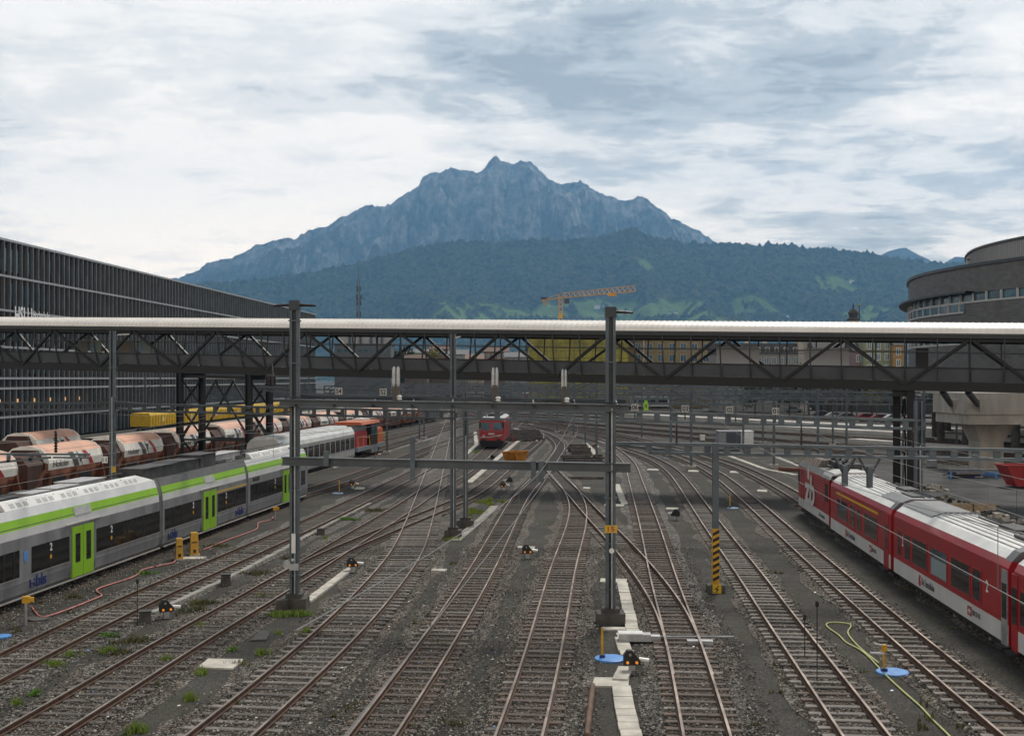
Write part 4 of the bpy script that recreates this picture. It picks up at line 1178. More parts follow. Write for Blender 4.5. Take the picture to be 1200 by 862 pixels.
cA0 = track_pt(offset(bpath, EDGE), 33.0); cA1 = joints[0]; cB1 = joints[1]; cC1 = px_on_track(bpath, 364.5, EDGE)
def axis_pt(p):      # back from the side line to the axis
    i = min(range(len(bpath)), key=lambda k: (bpath[k]-p).length); q = bpath[i].copy(); return q
BLS_LABEL = ['nearest car of the grey and green train, cut by the left edge', 'middle car of the grey and green train, with a short yellow line above its windows',
             'far end car of the grey and green train, its rounded nose behind a tall mast']
def bls_car(a, b, label, feats, nose=False, fairing=None, equip=(), trim=0.22):
    pa, pb = axis_pt(a), axis_pt(b)
    ang, L = side_line(pa, pb)
    d = (pb-pa).normalized()
    root = thing('commuter_train_car', label, 'train car', pa, ang, 'cars of the grey commuter train')
    x0, x1 = trim, L-trim
    if nose: x1 = L-1.6
    m = MB(); prof = car_profile(BP); n = len(BP)
    mis = [0]*len(prof)
    for k in range(len(prof)):
        z = (prof[k][1]+prof[(k+1) % len(prof)][1])/2
        mis[k] = 2 if 2.86 < z < 3.24 else (1 if 2.55 < z <= 2.86 else (0 if z <= 2.55 else (3 if z < 3.579 else 4)))
    m.prism(prof, x0, x1, 0, mis)
    if nose:          # rounded cab end
        o = len(m.v); N = len(prof); R_ = 7
        for k in range(R_+1):
            t = k/R_; xx = x1 + 1.5*math.sin(t*math.pi/2); sc = math.cos(t*math.pi/2)**0.55 if t < 1 else 0.05
            for (y, z) in prof:
                zz_ = 0.5 + (z-0.5)*(0.30+0.70*sc) if z > 0.5 else z
                m.v.append((xx, y*(0.35+0.65*sc), zz_))
        for k in range(R_):
            for q in range(N):
                q2 = (q+1) % N; m.f.append((o+k*N+q, o+(k+1)*N+q, o+(k+1)*N+q2, o+k*N+q2)); m.mi.append(mis[q])
        m.f.append(tuple(o+R_*N+q for q in reversed(range(N)))); m.mi.append(0)
    body = m.build('body', [MAT['bls_grey'], MAT['bls_light'], MAT['bls_green'], MAT['bls_light'] if fairing else MAT['gangway'], MAT['roof_dk']], root)
    S = lambda px: px_s(pa, ang, -W2, px)
    for ft in feats:
        if ft[0] == 'win':
            _, p0, p1, pill = ft
            a0, a1 = S(p0), S(p1)
            w = pane(root, a0, a1, -W2, 1.13, 2.12, MAT['train_glass'])
            t = MB(); t.box(a0+0.05, a1-0.05, -W2-0.02, -W2, 1.10, 1.125); t.build('sill', MAT['trim_lt'], w)
            for q in pill:
                mb = MB(); c_ = S(q); mb.box(c_-0.07, c_+0.07, -W2-0.02, -W2+0.01, 1.14, 2.11); mb.build('pillar', MAT['black'], w)
        elif ft[0] == 'small':
            _, p0, p1 = ft; pane(root, S(p0), S(p1), -W2, 2.28, 2.52, MAT['train_glass'])
        elif ft[0] == 'door':
            _, p0, p1 = ft
            a0, a1 = S(p0), S(p1); mid = (a0+a1)/2
            m = MB(); m.box(a0, mid-0.02, -W2-0.035, -W2+0.1, 0.42, 2.44); m.box(mid+0.02, a1, -W2-0.035, -W2+0.1, 0.42, 2.44)
            dd = m.build('door', MAT['bls_green'], root)
            m = MB(); m.box(mid-0.02, mid+0.02, -W2-0.02, -W2+0.1, 0.42, 2.44); m.build('door_seal', MAT['black'], dd)
            for c_ in ((a0+mid)/2, (a1+mid)/2):
                m = MB(); m.box(c_-0.2, c_+0.2, -W2-0.045, -W2-0.02, 1.0, 2.15); m.build('door_window', MAT['train_glass'], dd)
            m = MB(); m.box(a0-0.5, a1+0.7, -W2-0.05, -W2+0.02, 2.55, 2.6); m.build('door_rail', MAT['trim_lt'], root)
            m = MB(); m.add([(mid+0.1-0.75, -1.40, 2.88), (mid+0.1+0.75, -1.40, 2.88), (mid+0.1+0.75, -1.31, 3.2), (mid+0.1-0.75, -1.31, 3.2),
                             (mid+0.1-0.75, -1.30, 2.88), (mid+0.1+0.75, -1.30, 2.88), (mid+0.1+0.75, -1.2, 3.2), (mid+0.1-0.75, -1.2, 3.2)],
                            [(0,1,2,3),(7,6,5,4),(0,4,5,1),(1,5,6,2),(2,6,7,3),(3,7,4,0)]); m.build('vent_plate', MAT['roof_grille'], root)
        elif ft[0] == 'two':
            put_text('2', root, MAT['white'], (S(ft[1])-0.09, -W2-0.03, 1.78), (1,0,0), (0,0,1), height=0.30, width=0.19)
            m = MB(); c_ = S(ft[1]); m.box(c_-0.07, c_+0.07, -W2-0.03, -W2-0.015, 1.48, 1.62); m.build('pictogram', MAT['yellow'], root)
        elif ft[0] == 'bls':
            s0 = S(ft[1]); s1 = S(ft[2]); h = 0.40; w = (s1-s0)
            put_text('bls', root, MAT['logo_blue'], (s0+w*0.40, -W2-0.014, 0.58), (1,0,0), (0,0,1), height=0.46, width=w*0.66)
            m = MB()
            c_ = s0+w*0.14
            for dx in (-1, 1):
                m.tube([(c_+dx*w*0.16, -W2-0.012, 0.92), (c_+dx*w*0.09, -W2-0.012, 0.78), (c_+dx*w*0.12, -W2-0.012, 0.66), (c_, -W2-0.012, 0.60)], 0.028, 5)
            m.tube([(c_-w*0.14, -W2-0.012, 0.8), (c_+w*0.14, -W2-0.012, 0.8)], 0.03, 5)
            m.build('emblem', MAT['logo_blue'], root)
        elif ft[0] == 'crest':
            c_ = S(ft[1]); m = MB()
            m.add([(c_-0.14, -W2-0.012, 2.02), (c_+0.14, -W2-0.012, 2.02), (c_+0.14, -W2-0.012, 1.75), (c_, -W2-0.012, 1.58), (c_-0.14, -W2-0.012, 1.75),
                   (c_-0.14, -W2+0.02, 2.02), (c_+0.14, -W2+0.02, 2.02), (c_+0.14, -W2+0.02, 1.75), (c_, -W2+0.02, 1.58), (c_-0.14, -W2+0.02, 1.75)],
                  [(0,1,2,3,4),(0,5,6,1),(1,6,7,2),(2,7,8,3),(3,8,9,4),(4,9,5,0)]); m.build('crest', MAT['blue'], root)
        elif ft[0] == 'yellow':
            m = MB(); m.box(S(ft[1]), S(ft[2]), -W2-0.01, -W2+0.02, 2.2, 2.27); m.build('class_stripe', MAT['ystripe'], root)
    if fairing:
        f0, f1 = S(fairing[0]) if fairing[0] > 0 else x0+1.0, S(fairing[1])
        m = MB()
        m.prism([(-1.15,3.57),(-0.93,3.86),(-0.75,3.90),(-0.75,3.57)], f0, f1)
        m.add([(f1,-1.15,3.57),(f1,-0.93,3.86),(f1,-0.75,3.9),(f1,-0.75,3.57),(f1+1.3,-1.1,3.58),(f1+1.0,-0.8,3.6)],[(0,4,1),(1,4,5),(1,5,2),(2,5,3)])
        fo = m.build('roof_fairing', MAT['zroof'], root)
        m = MB(); x = f0+0.5; k = 0
        while x < f1-0.8:
            if k % 4 != 3: m.add([(x,-1.105,3.645),(x+0.3,-1.105,3.645),(x+0.3,-0.99,3.795),(x,-0.99,3.795),(x,-1.08,3.63),(x+0.3,-1.08,3.63),(x+0.3,-0.96,3.78),(x,-0.96,3.78)],
                                 [(0,1,2,3),(0,4,5,1),(1,5,6,2),(2,6,7,3),(3,7,4,0)])
            x += 0.5; k += 1
        m.build('grilles', MAT['roof_grille'], fo)
        for xx in np.arange(f0+1.9, f1, 2.1):
            m = MB(); m.beam((xx, -1.165, 3.26), (xx, -0.93, 3.865), 0.02, 0.03); m.build('panel_joint', MAT['gangway'], fo)
    for (p0, p1, y0, y1, h, mt) in equip:
        a0, a1 = S(p0), S(p1); m = MB(); m.box(a0, a1, y0, y1, 3.5, 3.5+h)
        m.box(a0-0.05, a1+0.05, y0-0.05, y1+0.05, 3.5+h, 3.53+h); m.build('roof_box', MAT[mt], root)
    for ft in feats:        # panel joints beside the doors and below the windows
        if ft[0] == 'door':
            for px_ in (ft[1]-2.5, ft[2]+2.2):
                m = MB(); c_ = S(px_); m.box(c_-0.012, c_+0.012, -W2-0.004, -W2+0.02, 0.52, 2.55); m.build('panel_joint', MAT['gangway'], root)
    m = MB(); m.box(x0, x1, -W2-0.004, -W2+0.02, 0.86, 0.88); m.build('panel_joint', MAT['gangway'], root)
    # thin seam lines, aerial wires and grab points on the shoulder
    m = MB(); m.box(x0, x1, -1.365, -1.345, 2.93, 2.96); m.build('shoulder_seam', MAT['gangway'], root)
    m = MB(); m.box(x0, x1, -1.15, 1.15, 0.25, 0.5); m.build('underframe', MAT['rubber'], root)
    m = MB(); m.beam((x0, -1.43, 0.36), (x1, -1.43, 0.36), 0.06, 0.05); m.build('step_edge', MAT['trim_lt'], root)
    if not nose:
        m = MB(); m.prism([(y*0.985, z*0.99) for y, z in prof], x1, L+trim); m.build('gangway_bellows', MAT['gangway'], root)
    for q in ((L*0.5,) if L > 14 else (L*0.35,)):
        pass
    for q in (x0+2.2, x1-2.2): bogie(root, q, STD)
    # cable runs on the roof
    m = MB()
    rn_ = random.Random(int(L*100))
    x = x0+0.6
    while x < x1-1.5:
        w = rn_.uniform(0.6, 1.6); yy = rn_.uniform(-0.6, 0.5); m.box(x, x+w, yy, yy+rn_.uniform(0.4, 0.9), 3.56, 3.56+rn_.uniform(0.12, 0.32)); x += w+rn_.uniform(0.1, 0.7)
    m.tube([(x0+0.3, -0.7, 3.72), (x1-0.4, -0.7, 3.72)], 0.035, 5); m.tube([(x0+0.3, 0.1, 3.95), (x1-0.4, 0.1, 3.95)], 0.03, 5)
    m.build('roof_equipment', MAT['roof_dk'], root)
    return root, pa, ang
c1, _, _ = bls_car(cA0, cA1, BLS_LABEL[0],
        [('win', -20, 22.5, (4, 16)), ('crest', 30), ('win', 37, 81, (58.5,)), ('two', 59), ('door', 84, 109), ('win', 113, 187, (130, 149, 168)), ('two', 130), ('bls', 35, 53)],
        fairing=(14, 174), equip=((60, 82, -0.6, 0.2, 0.42, 'roof_lt'), (86, 112, -0.65, 0.15, 0.45, 'roof_lt'), (115, 146, -0.5, 0.5, 0.5, 'roof_lt'), (25, 48, -0.5, 0.3, 0.40, 'roof_dk')))
c2, _, _ = bls_car(cA1, cB1, BLS_LABEL[1],
        [('win', 193, 236, (203, 213, 226)), ('two', 226), ('door', 238, 253), ('win', 255, 288, (264, 275)), ('two', 264.5), ('yellow', 253, 289), ('bls', 197, 207), ('bls', 276, 285)],
        equip=((181, 219, -0.85, 0.3, 0.62, 'roof_dk'), (217, 236, -0.8, 0.3, 0.65, 'roof_dk'), (235, 249, -0.75, 0.3, 0.62, 'roof_dk'), (247, 266, -0.75, 0.4, 0.78, 'roof_dk')))
c3, pc3, ang3 = bls_car(cB1, cC1, BLS_LABEL[2],
        [('small', 296, 304), ('win', 293.5, 331, (302, 313, 322)), ('two', 322), ('door', 331.5, 341), ('win', 353, 357.5, ())],
        nose=True, fairing=(300, 352), equip=((268, 300, -0.4, 0.6, 0.55, 'roof_lt'),))

# ---------------- silver coach and orange shunter on the next track
spath = TR['silver'][0]
def simple_car(name, label, cat, path, y0, y1, group=None):
    a, b = track_pt(path, y0), track_pt(path, y1)
    ang, L = side_line(a, b)
    return thing(name, label, cat, a, ang, group), L, a, ang
MAT['silver'] = M('white_coach_paint', (0.40, 0.40, 0.39), 0.45, 0.1, 0.12, 0.6)
sc, L, sa, sang = simple_car('passenger_coach', 'pale grey coach with a ribbon of small windows, coupled to the orange shunter', 'train car', spath, 96, 121.5)
m = MB()
half = [(-1.35,0.45),(-1.4,0.7),(-1.4,2.75),(-1.32,3.1),(-1.05,3.45)]
prof = car_profile(half); m.prism(prof, 0.2, L-0.2, 0, [0 if (prof[k][1]+prof[(k+1)%len(prof)][1])/2 < 2.74 else 1 for k in range(len(prof))])
m.build('body', [MAT['silver'], MAT['zroof']], sc)
m = MB(); m.box(0.4, L-0.4, -1.425, -1.39, 1.35, 2.45); wr = m.build('window_band', MAT['black'], sc)
for k in range(int((L-1)/1.9)+1):
    m = MB(); x = 0.42+k*1.9; m.box(x, x+0.22, -1.445, -1.42, 1.35, 2.45); m.build('pillar', MAT['silver'], wr)
for k in range(int((L-1)/1.9)):
    m = MB(); x = 0.7+k*1.9; m.box(x, x+1.25, -1.44, -1.42, 1.45, 2.35); m.build('window', MAT['train_glass'], sc)
m = MB(); m.prism([(-1.1,3.44),(-0.8,3.66),(0.8,3.66),(1.1,3.44)], 0.6, L-1.4); m.build('roof_fairing', MAT['roof_lt'], sc)
m = MB(); m.box(0.3, L-0.3, -1.2, 1.2, 0.25, 0.46); m.build('underframe', MAT['rubber'], sc)
for q in (3.2, L-3.2): bogie(sc, q, STD)
MAT['orange'] = M('faded_orange_paint', (0.55, 0.13, 0.035), 0.5, 0, 0.2, 1)
MAT['crimson'] = M('crimson_paint', (0.40, 0.03, 0.04), 0.5, 0, 0.2, 1)
MAT['grey_blue'] = M('grey_blue_frame', (0.2, 0.235, 0.26), 0.5, 0.1, 0.2, 1)
sh, L, sa, sang = simple_car('shunting_locomotive', 'small orange and crimson shunter with dark cab and yellow handrails', 'locomotive', spath, 122.5, 135.5)
m = MB(); m.box(0.3, 5.2, -1.15, 1.15, 1.25, 2.75); m.box(0.35, 5.15, -1.05, 1.05, 2.75, 2.9); m.build('hood', MAT['crimson'], sh)
m = MB(); m.prism([(-1.4,1.25),(-1.4,3.55),(1.4,3.55),(1.4,1.25)], 6.0, 9.0); cb = m.build('cab', MAT['black'], sh)
m = MB(); m.prism([(-1.5,3.55),(-1.35,3.85),(1.35,3.85),(1.5,3.55)], 1.5, 9.8); m.build('roof', MAT['orange'], sh)
m = MB(); m.box(6.2, 9.0, -0.6, 0.6, 3.85, 4.05); m.build('roof_hatch', MAT['white'], sh)
m = MB(); m.box(1.7, 5.9, -0.9, 0.9, 2.9, 3.55); m.build('engine_cover', MAT['grey_blue'], sh)
m = MB(); m.box(9.05, 12.6, -1.2, 1.2, 1.25, 2.8); m.box(9.1, 12.5, -1.05, 1.05, 2.8, 2.95); m.build('hood', MAT['orange'], sh)
m = MB(); m.box(6.4, 7.4, -1.44, -1.38, 2.3, 3.3); m.build('window', MAT['glass_blue'], sh)
m = MB(); m.box(7.9, 8.8, -1.44, -1.38, 2.3, 3.3); m.build('window', MAT['glass_blue'], sh)
m = MB(); m.box(0.1, 12.8, -1.4, 1.4, 0.85, 1.25); m.box(6.4, 9.2, -1.38, 1.38, 0.4, 0.85); m.build('frame', MAT['grey_blue'], sh)
m = MB()
for x in (0.3, 2.6, 5.4, 9.5, 12.4): m.tube([(x, -1.38, 1.25), (x, -1.38, 2.3)], 0.035, 6)
m.tube([(0.3, -1.38, 2.3), (2.6, -1.38, 2.3), (5.4, -1.38, 2.1), (5.9, -1.4, 0.6)], 0.035, 6); m.tube([(9.5, -1.38, 2.3), (12.4, -1.38, 2.3)], 0.035, 6)
m.build('handrail', MAT['yellow'], sh)
for x in (1.5, 4.6, 9.8, 11.8):
    m = MB()
    for sg in (-1, 1): m.lathe((x, sg*0.72, 0.75), [(0.1,-0.08),(0.5,-0.08),(0.5,0.08),(0.1,0.08)], 18, 0, 'y')
    m.build('wheelset', MAT['rubber'], sh)
for y in (-0.8, 0.8):
    m = MB(); m.lathe((0.28, y, 1.55), [(0.12, -0.05), (0.12, 0.0)], 12, 0, 'x'); m.build('headlight', MAT['warm'], sh)

# ---------------- rust red hopper wagons
MAT['hop_rust'] = M('rusty_red_wagon_paint', (0.19, 0.068, 0.034), 0.75, 0.0, 0.5, 0.9, bump=0.2, bscale=6)
MAT['hop_dark'] = M('dark_red_wagon_end', (0.055, 0.021, 0.013), 0.8, 0.0, 0.5, 0.9)
MAT['hop_top'] = M('salmon_wagon_cover', (0.64, 0.35, 0.24), 0.6, 0.0, 0.2, 0.5)
MAT['hop_white'] = M('dirty_white_wagon_panel', (0.82, 0.79, 0.73), 0.6, 0.0, 0.16, 0.8, stretch=(1, 1, 0.4))
MAT['logo_grey'] = M('grey_logo_print', (0.10, 0.10, 0.11), 0.6, 0, 0.1, 2)
MAT['logo_red'] = M('red_logo_print', (0.45, 0.04, 0.035), 0.6, 0, 0.1, 2)
def make_hopper(label, tw=11.2, cover=True):
    r = thing('hopper_wagon', label, 'wagon', (0,0,0), 0, 'rust red hopper wagons')
    # frame and ends
    m = MB(); m.box(-tw/2, tw/2, -1.2, 1.2, 0.95, 1.2); m.build('frame', MAT['hop_rust'], r)
    # tub: sloping ends
    m = MB()
    c0, c1_ = -3.1, 5.0
    prof = [(-1.45,2.35),(-1.45,3.05),(1.45,3.05),(1.45,2.35),(0.9,1.2),(-0.9,1.2)]
    m.prism(prof, c0, c1_)
    m.build('tub', MAT['hop_rust'], r)
    # cover: faceted half barrel, white side panels under a salmon top
    cp = [(-1.47,2.55),(-1.52,3.05),(-1.36,3.62),(-0.95,4.02),(-0.4,4.18),(0.4,4.18),(0.95,4.02),(1.36,3.62),(1.52,3.05),(1.47,2.55)]
    m = MB(); m.prism(cp, c0+0.35, c1_+0.15, 0, [1,1,0,0,0,0,0,1,1,0]); cv_ = m.build('cover', [MAT['hop_top'], MAT['hop_white']], r)
    for x in (c0+0.33, c1_+0.09):
        m = MB(); m.prism([(y*1.015, z*1.006) for y, z in cp], x, x+0.09); m.build('cover_rim', MAT['hop_white'], cv_)
    # logo: two slanted bars, a triangle and the writing on the white panels
    def bar(mb, xa, xb_, w):
        for (p, q) in (((-1.475,2.57),(-1.525,3.05)), ((-1.525,3.05),(-1.365,3.62))):
            t0 = (p[1]-2.57)/1.05; t1 = (q[1]-2.57)/1.05
            xs_ = [xa+(xb_-xa)*t0, xa+(xb_-xa)*t1]
            mb.add([(xs_[0],p[0]-0.012,p[1]),(xs_[0]+w,p[0]-0.012,p[1]),(xs_[1]+w,q[0]-0.012,q[1]),(xs_[1],q[0]-0.012,q[1])], [(0,1,2,3)])
    m = MB(); bar(m, 0.9, 0.1, 0.75); bar(m, 2.05, 1.35, 0.1); m.add([(1.75,-1.50,2.75),(1.95,-1.535,3.05),(1.55,-1.535,3.05)],[(0,1,2)]); m.add([(1.55,-1.537,3.05),(1.95,-1.537,3.05),(2.15,-1.44,3.4),(1.35,-1.44,3.4)],[(0,1,2,3)]); m.build('logo_bar', MAT['logo_grey'], cv_)
    m = MB(); bar(m, 3.3, 2.2, 0.55); m.build('logo_bar', MAT['logo_red'], cv_)
    put_text('Holcim', cv_, MAT['logo_grey'], (-2.2, -1.52, 2.72), (1,0,0), (0,-0.10,1), height=0.42, width=2.1)
    # outlet chutes below the tub
    for x0 in (-2.6, 1.2):
        m = MB(); m.prism([(-1.5,2.2),(-1.5,2.5),(0,2.5),(0,1.2),(-1.25,0.85)], x0, x0+2.9); m.build('chute', MAT['hop_rust'], r)
        m = MB(); m.box(x0+0.5, x0+2.3, -1.46, -1.30, 1.3, 2.0); m.build('chute_mouth', MAT['black'], r)
    for x0, xs_ in ((c0-0.1, -1.3), (c1_+0.05, 0.7)):
        for y in (-1.3, 1.2):
            m = MB(); m.beam((x0, y, 2.6), (x0+xs_, y*0.95, 1.15), 0.5, 0.14); m.build('end_stanchion', MAT['hop_rust'], r)
    m = MB(); m.box(c0-0.02, c0+0.1, -1.4, 1.4, 1.2, 3.1); m.prism([(-1.2,3.1),(-0.8,3.95),(0.8,3.95),(1.2,3.1)], c0-0.05, c0+0.36); m.build('end_wall', MAT['hop_dark'], r)
    m = MB(); m.prism([(-1.35,1.3),(-1.35,3.0),(-0.9,3.6),(0.9,3.6),(1.35,3.0),(1.35,1.3)], -5.2, c0-0.03); m.build('end_hood', MAT['hop_dark'], r)
    m = MB()
    for y in (-1.15, 1.15): m.tube([(-5.5, y, 1.2), (-5.5, y, 2.2), (-4.9, y, 2.2), (-4.9, y, 1.2)], 0.03, 5)
    m.build('end_rail', MAT['hop_rust'], r)
    for x in (-3.8, 3.8): bogie(r, x, STD, 0.45, 0.9)
    m = MB()
    for y in (-0.85, 0.85):
        for x, sg in ((-tw/2, -1), (tw/2, 1)): m.lathe((x, y, 1.05), [(0.1, 0), (0.1, sg*0.3), (0.24, sg*0.32), (0.24, sg*0.38)], 12, 0, 'x')
    m.build('buffers', MAT['rubber'], r)
    return r
HL = ['hopper wagon half cut by the left edge of the picture', 'nearest whole hopper wagon, brown panel edge above its white cover', 'second whole hopper wagon, with the thick blue mast in front of it',
      'third whole hopper wagon, behind the pair of dark bridge legs', 'fourth whole hopper wagon, just right of the round blue grey post', 'fifth hopper wagon, behind the second pair of bridge legs',
      'sixth hopper wagon, left of the tall mast', 'seventh hopper wagon, right of the tall mast above the silver coach', 'eighth hopper wagon, above the roof of the silver coach', 'ninth hopper wagon, behind the orange shunter',
      'tenth hopper wagon, right of the shunter cab', 'last hopper wagon, next to the grey covered wagon']
hpath = TR['hopper'][0]
hs0 = resample(hpath, 0.25)
# arc positions of the wagon centres
acc = [0]
for a, b in zip(hs0, hs0[1:]): acc.append(acc[-1]+(b-a).length)
def at_s(s):
    i = min(range(len(acc)), key=lambda k: abs(acc[k]-s)); t = hs0[min(i+4, len(hs0)-1)]-hs0[max(i-4, 0)]; return hs0[i], math.atan2(t.y, t.x)
s_first = next(i for i, p in enumerate(hs0) if p.y > 68.4)*0.25*(acc[-1]/(len(acc)-1))/0.25
proto = make_hopper(HL[0])
hoppers = [proto]
for k in range(12):
    p, an = at_s(s_first + k*12.6)
    if k == 0:
        proto.location = p; proto.rotation_euler = (0, 0, an); o = proto; proto.scale = (1.06, 1.0, 0.94)
    else:
        o = dup(proto, p, an, HL[k])
hb = TR['hopper_back'][0]; pb = track_pt(hb, 100); t_ = track_pt(hb, 104)-track_pt(hb, 96)
dup(proto, pb, math.atan2(t_.y, t_.x), 'hopper wagon with pale cover on the back track behind the row of hoppers')
# grey covered wagon and its dark red end beyond the hoppers
cw = thing('covered_wagon', 'long dull grey covered wagon with a crimson end beyond the hopper wagons', 'wagon', *[v for v in at_s(s_first+12*12.6+2.5)])
m = MB(); m.prism(car_profile([(-1.4,1.0),(-1.45,1.2),(-1.45,3.4),(-1.0,3.95)]), -6, 12); m.build('body', MAT['gangway'], cw)
m = MB(); m.prism(car_profile([(-1.47,1.0),(-1.47,3.4),(-1.02,3.97)]), -7.2, -5.98); m.build('end_wall', MAT['crimson'], cw)
m = MB()
for x in np.arange(-5, 12, 1.5): m.box(x, x+0.1, -1.5, -1.44, 1.1, 3.4)
m.box(-5.9, 11.9, -1.49, -1.44, 1.05, 1.12); m.build('side_ribs', MAT['steel_dk'], cw)
for x in (-3, 9): bogie(cw, x, STD, 0.45, 0.9)

# ---------------- yellow works wagons in front of the school building
ypath = [Vector((-73.8+0.057*y+9.0, y, 0)) for y in range(150, 330, 4)]
MAT['wyellow'] = M('works_yellow_paint', (0.62, 0.40, 0.02), 0.55, 0, 0.18, 0.8)
def make_ywagon(label):
    r = thing('works_wagon', label, 'wagon', (0,0,0), 0, 'yellow works wagons')
    m = MB(); m.box(-6.3, 6.3, -1.3, 1.3, 0.95, 1.3); m.build('frame', MAT['rubber'], r)
    m = MB(); m.prism([(-1.45,1.3),(-1.5,2.9),(-1.35,3.25),(1.35,3.25),(1.5,2.9),(1.45,1.3)], -6.1, 6.1); b_ = m.build('box_body', MAT['wyellow'], r)
    m = MB()
    for x in np.arange(-6, 6.2, 1.2): m.box(x-0.09, x+0.09, -1.62, -1.44, 1.3, 2.95)
    m.box(-6.1, 6.1, -1.53, -1.43, 1.32, 1.4)
    m.build('side_ribs', MAT['wyellow'], b_)
    m = MB(); m.box(-0.5, 0.2, -1.53, -1.48, 1.9, 2.5); m.build('sign_plate', MAT['white'], b_)
    for x in (-4, 4): bogie(r, x, STD, 0.45, 0.9)
    return r
YL = ['nearest yellow works wagon, with a plain low end', 'second yellow works wagon counted from the left', 'third yellow works wagon counted from the left', 'fourth yellow works wagon, behind the first bridge leg',
      'fifth yellow works wagon, between the bridge legs', 'sixth yellow works wagon, behind the second bridge leg', 'seventh yellow works wagon, left of the tall mast']
y0 = px_on_track(ypath, 170).y
yp = None
for k in range(7):
    p = track_pt(ypath, y0+4+k*13.2)
    if yp is None: yp = make_ywagon(YL[0]); yp.location = p; yp.rotation_euler = (0, 0, B_ANG)
    else: dup(yp, p, B_ANG, YL[k])
m = MB(); tz = 0.5
yv = thing('railway_track', 'track of the yellow works wagons along the school building', 'railway track', (0,0,0), 0, 'railway tracks')
for sg in (-1, 1): rail_mesh(offset(ypath, sg*0.75), 'rail').build('rail', [MAT['rust'], MAT['railtop']], yv)
# loading platform along it
m = MB(); a = offset(ypath, 2.3); b = offset(ypath, 5.2)
for lo, hi in ((0, 0.9),):
    m.strip([Vector((p.x,p.y,hi)) for p in a], [Vector((p.x,p.y,hi)) for p in b]); m.strip([Vector((p.x,p.y,lo)) for p in b], [Vector((p.x,p.y,hi)) for p in b]); m.strip([Vector((p.x,p.y,lo)) for p in a], [Vector((p.x,p.y,hi)) for p in a])
structure('platform', m, MAT['concrete'])

# ---------------- red boxy locomotive in the middle, facing the camera
lp = TR['third'][0]
fl_ = gp(575.5, 526.5)
pl = min(lp, key=lambda p: (p-fl_).length); i = lp.index(pl); t = lp[min(i+10, len(lp)-1)]-lp[i]; an = math.atan2(t.y, t.x)
lo = thing('electric_locomotive', 'boxy red electric locomotive facing the camera in the middle of the yard', 'locomotive', pl, an)
m = MB(); m.prism([(-1.48,1.05),(-1.48,3.25),(-1.3,3.6),(1.3,3.6),(1.48,3.25),(1.48,1.05)], 0.5, 15); m.add([(0.5,-1.48,1.05),(0.5,1.48,1.05),(0.5,1.48,2.1),(0.5,-1.48,2.1),(0.12,-1.42,1.05),(0.12,1.42,1.05),(0.12,1.42,2.1),(0.12,-1.42,2.1)],[(4,5,6,7),(0,4,7,3),(1,2,6,5),(3,7,6,2),(0,1,5,4)])
m.build('body', MAT['zred'], lo)
m = MB(); m.add([(0.12,-1.4,2.12),(0.12,1.4,2.12),(0.45,1.34,3.3),(0.45,-1.34,3.3),(0.6,-1.4,2.12),(0.6,1.4,2.12),(0.6,1.34,3.3),(0.6,-1.34,3.3)],[(0,1,2,3),(0,4,5,1),(1,5,6,2),(2,6,7,3),(3,7,4,0)]); fr_ = m.build('cab_front', MAT['zred'], lo)
for y0_, y1_ in ((-1.2, -0.2), (0.2, 1.2)):
    m = MB(); m.add([(0.12,y0_,2.3),(0.12,y1_,2.3),(0.36,y1_,3.18),(0.36,y0_,3.18),(0.3,y0_,2.3),(0.3,y1_,2.3),(0.45,y1_,3.18),(0.45,y0_,3.18)],[(0,1,2,3),(0,4,5,1),(1,5,6,2),(2,6,7,3),(3,7,4,0)])
    w = m.build('windscreen', MAT['glass_blue'], lo)
m = MB(); m.box(0.25, 1.0, -1.47, -1.2, 2.35, 3.2); m.box(0.25, 1.0, 1.2, 1.47, 2.35, 3.2); m.build('corner_window', MAT['black'], lo)
m = MB(); m.prism([(-1.42,3.58),(-1.1,3.78),(1.1,3.78),(1.42,3.58)], 0.3, 15.1); m.build('roof', MAT['roof_lt'], lo)
m = MB(); m.tube([(0.05,-1.3,1.75),(0.0,0.2,1.45),(0.05,1.35,1.45)], 0.06, 6); m.build('front_bar', MAT['trim_lt'], lo)
m = MB(); m.box(-0.05, 15.1, -1.38, 1.38, 0.75, 1.06); m.box(-0.1, 0.5, -1.3, 1.3, 0.35, 0.8); m.build('underframe', MAT['rubber'], lo)
for y in (-0.9, 0.9):
    m = MB(); m.lathe((-0.05, y, 1.05), [(0.12, 0), (0.12, -0.45), (0.27, -0.47), (0.27, -0.55)], 14, 0, 'x'); m.build('buffer', MAT['rubber'], lo)
    m = MB(); m.lathe((0.1, y, 1.62), [(0.13, 0.0), (0.13, -0.05)], 12, 0, 'x'); m.build('headlight', MAT['galv'], lo)
m = MB(); m.box(0.08, 0.14, -0.35, 0.35, 1.75, 1.95); m.build('number_plate', MAT['galv'], lo)
def pantograph(parent, x, z, h=0.9, half=0.8, mat='roof_dk'):
    m = MB(); m.box(x-0.6, x+0.6, -half, -half+0.1, z, z+0.15); m.box(x-0.6, x+0.6, half-0.1, half, z, z+0.15)
    for s_ in (-1, 1):
        m.tube([(x-0.5, s_*half*0.7, z+0.15), (x+0.75, s_*half*0.4, z+h*0.5), (x-0.3, s_*half*0.6, z+h)], 0.03, 5)
    m.tube([(x-0.3, -half, z+h), (x-0.3, half, z+h)], 0.035, 6); m.tube([(x-0.1, -half, z+h), (x-0.1, half, z+h)], 0.03, 6)
    m.build('pantograph', MAT[mat], parent)
pantograph(lo, 2.4, 3.8, 1.0); pantograph(lo, 12.2, 3.8, 0.7)
m = MB()
for x in (4.2, 6, 8, 10): m.box(x, x+1.1, -0.8, 0.7, 3.78, 4.1)
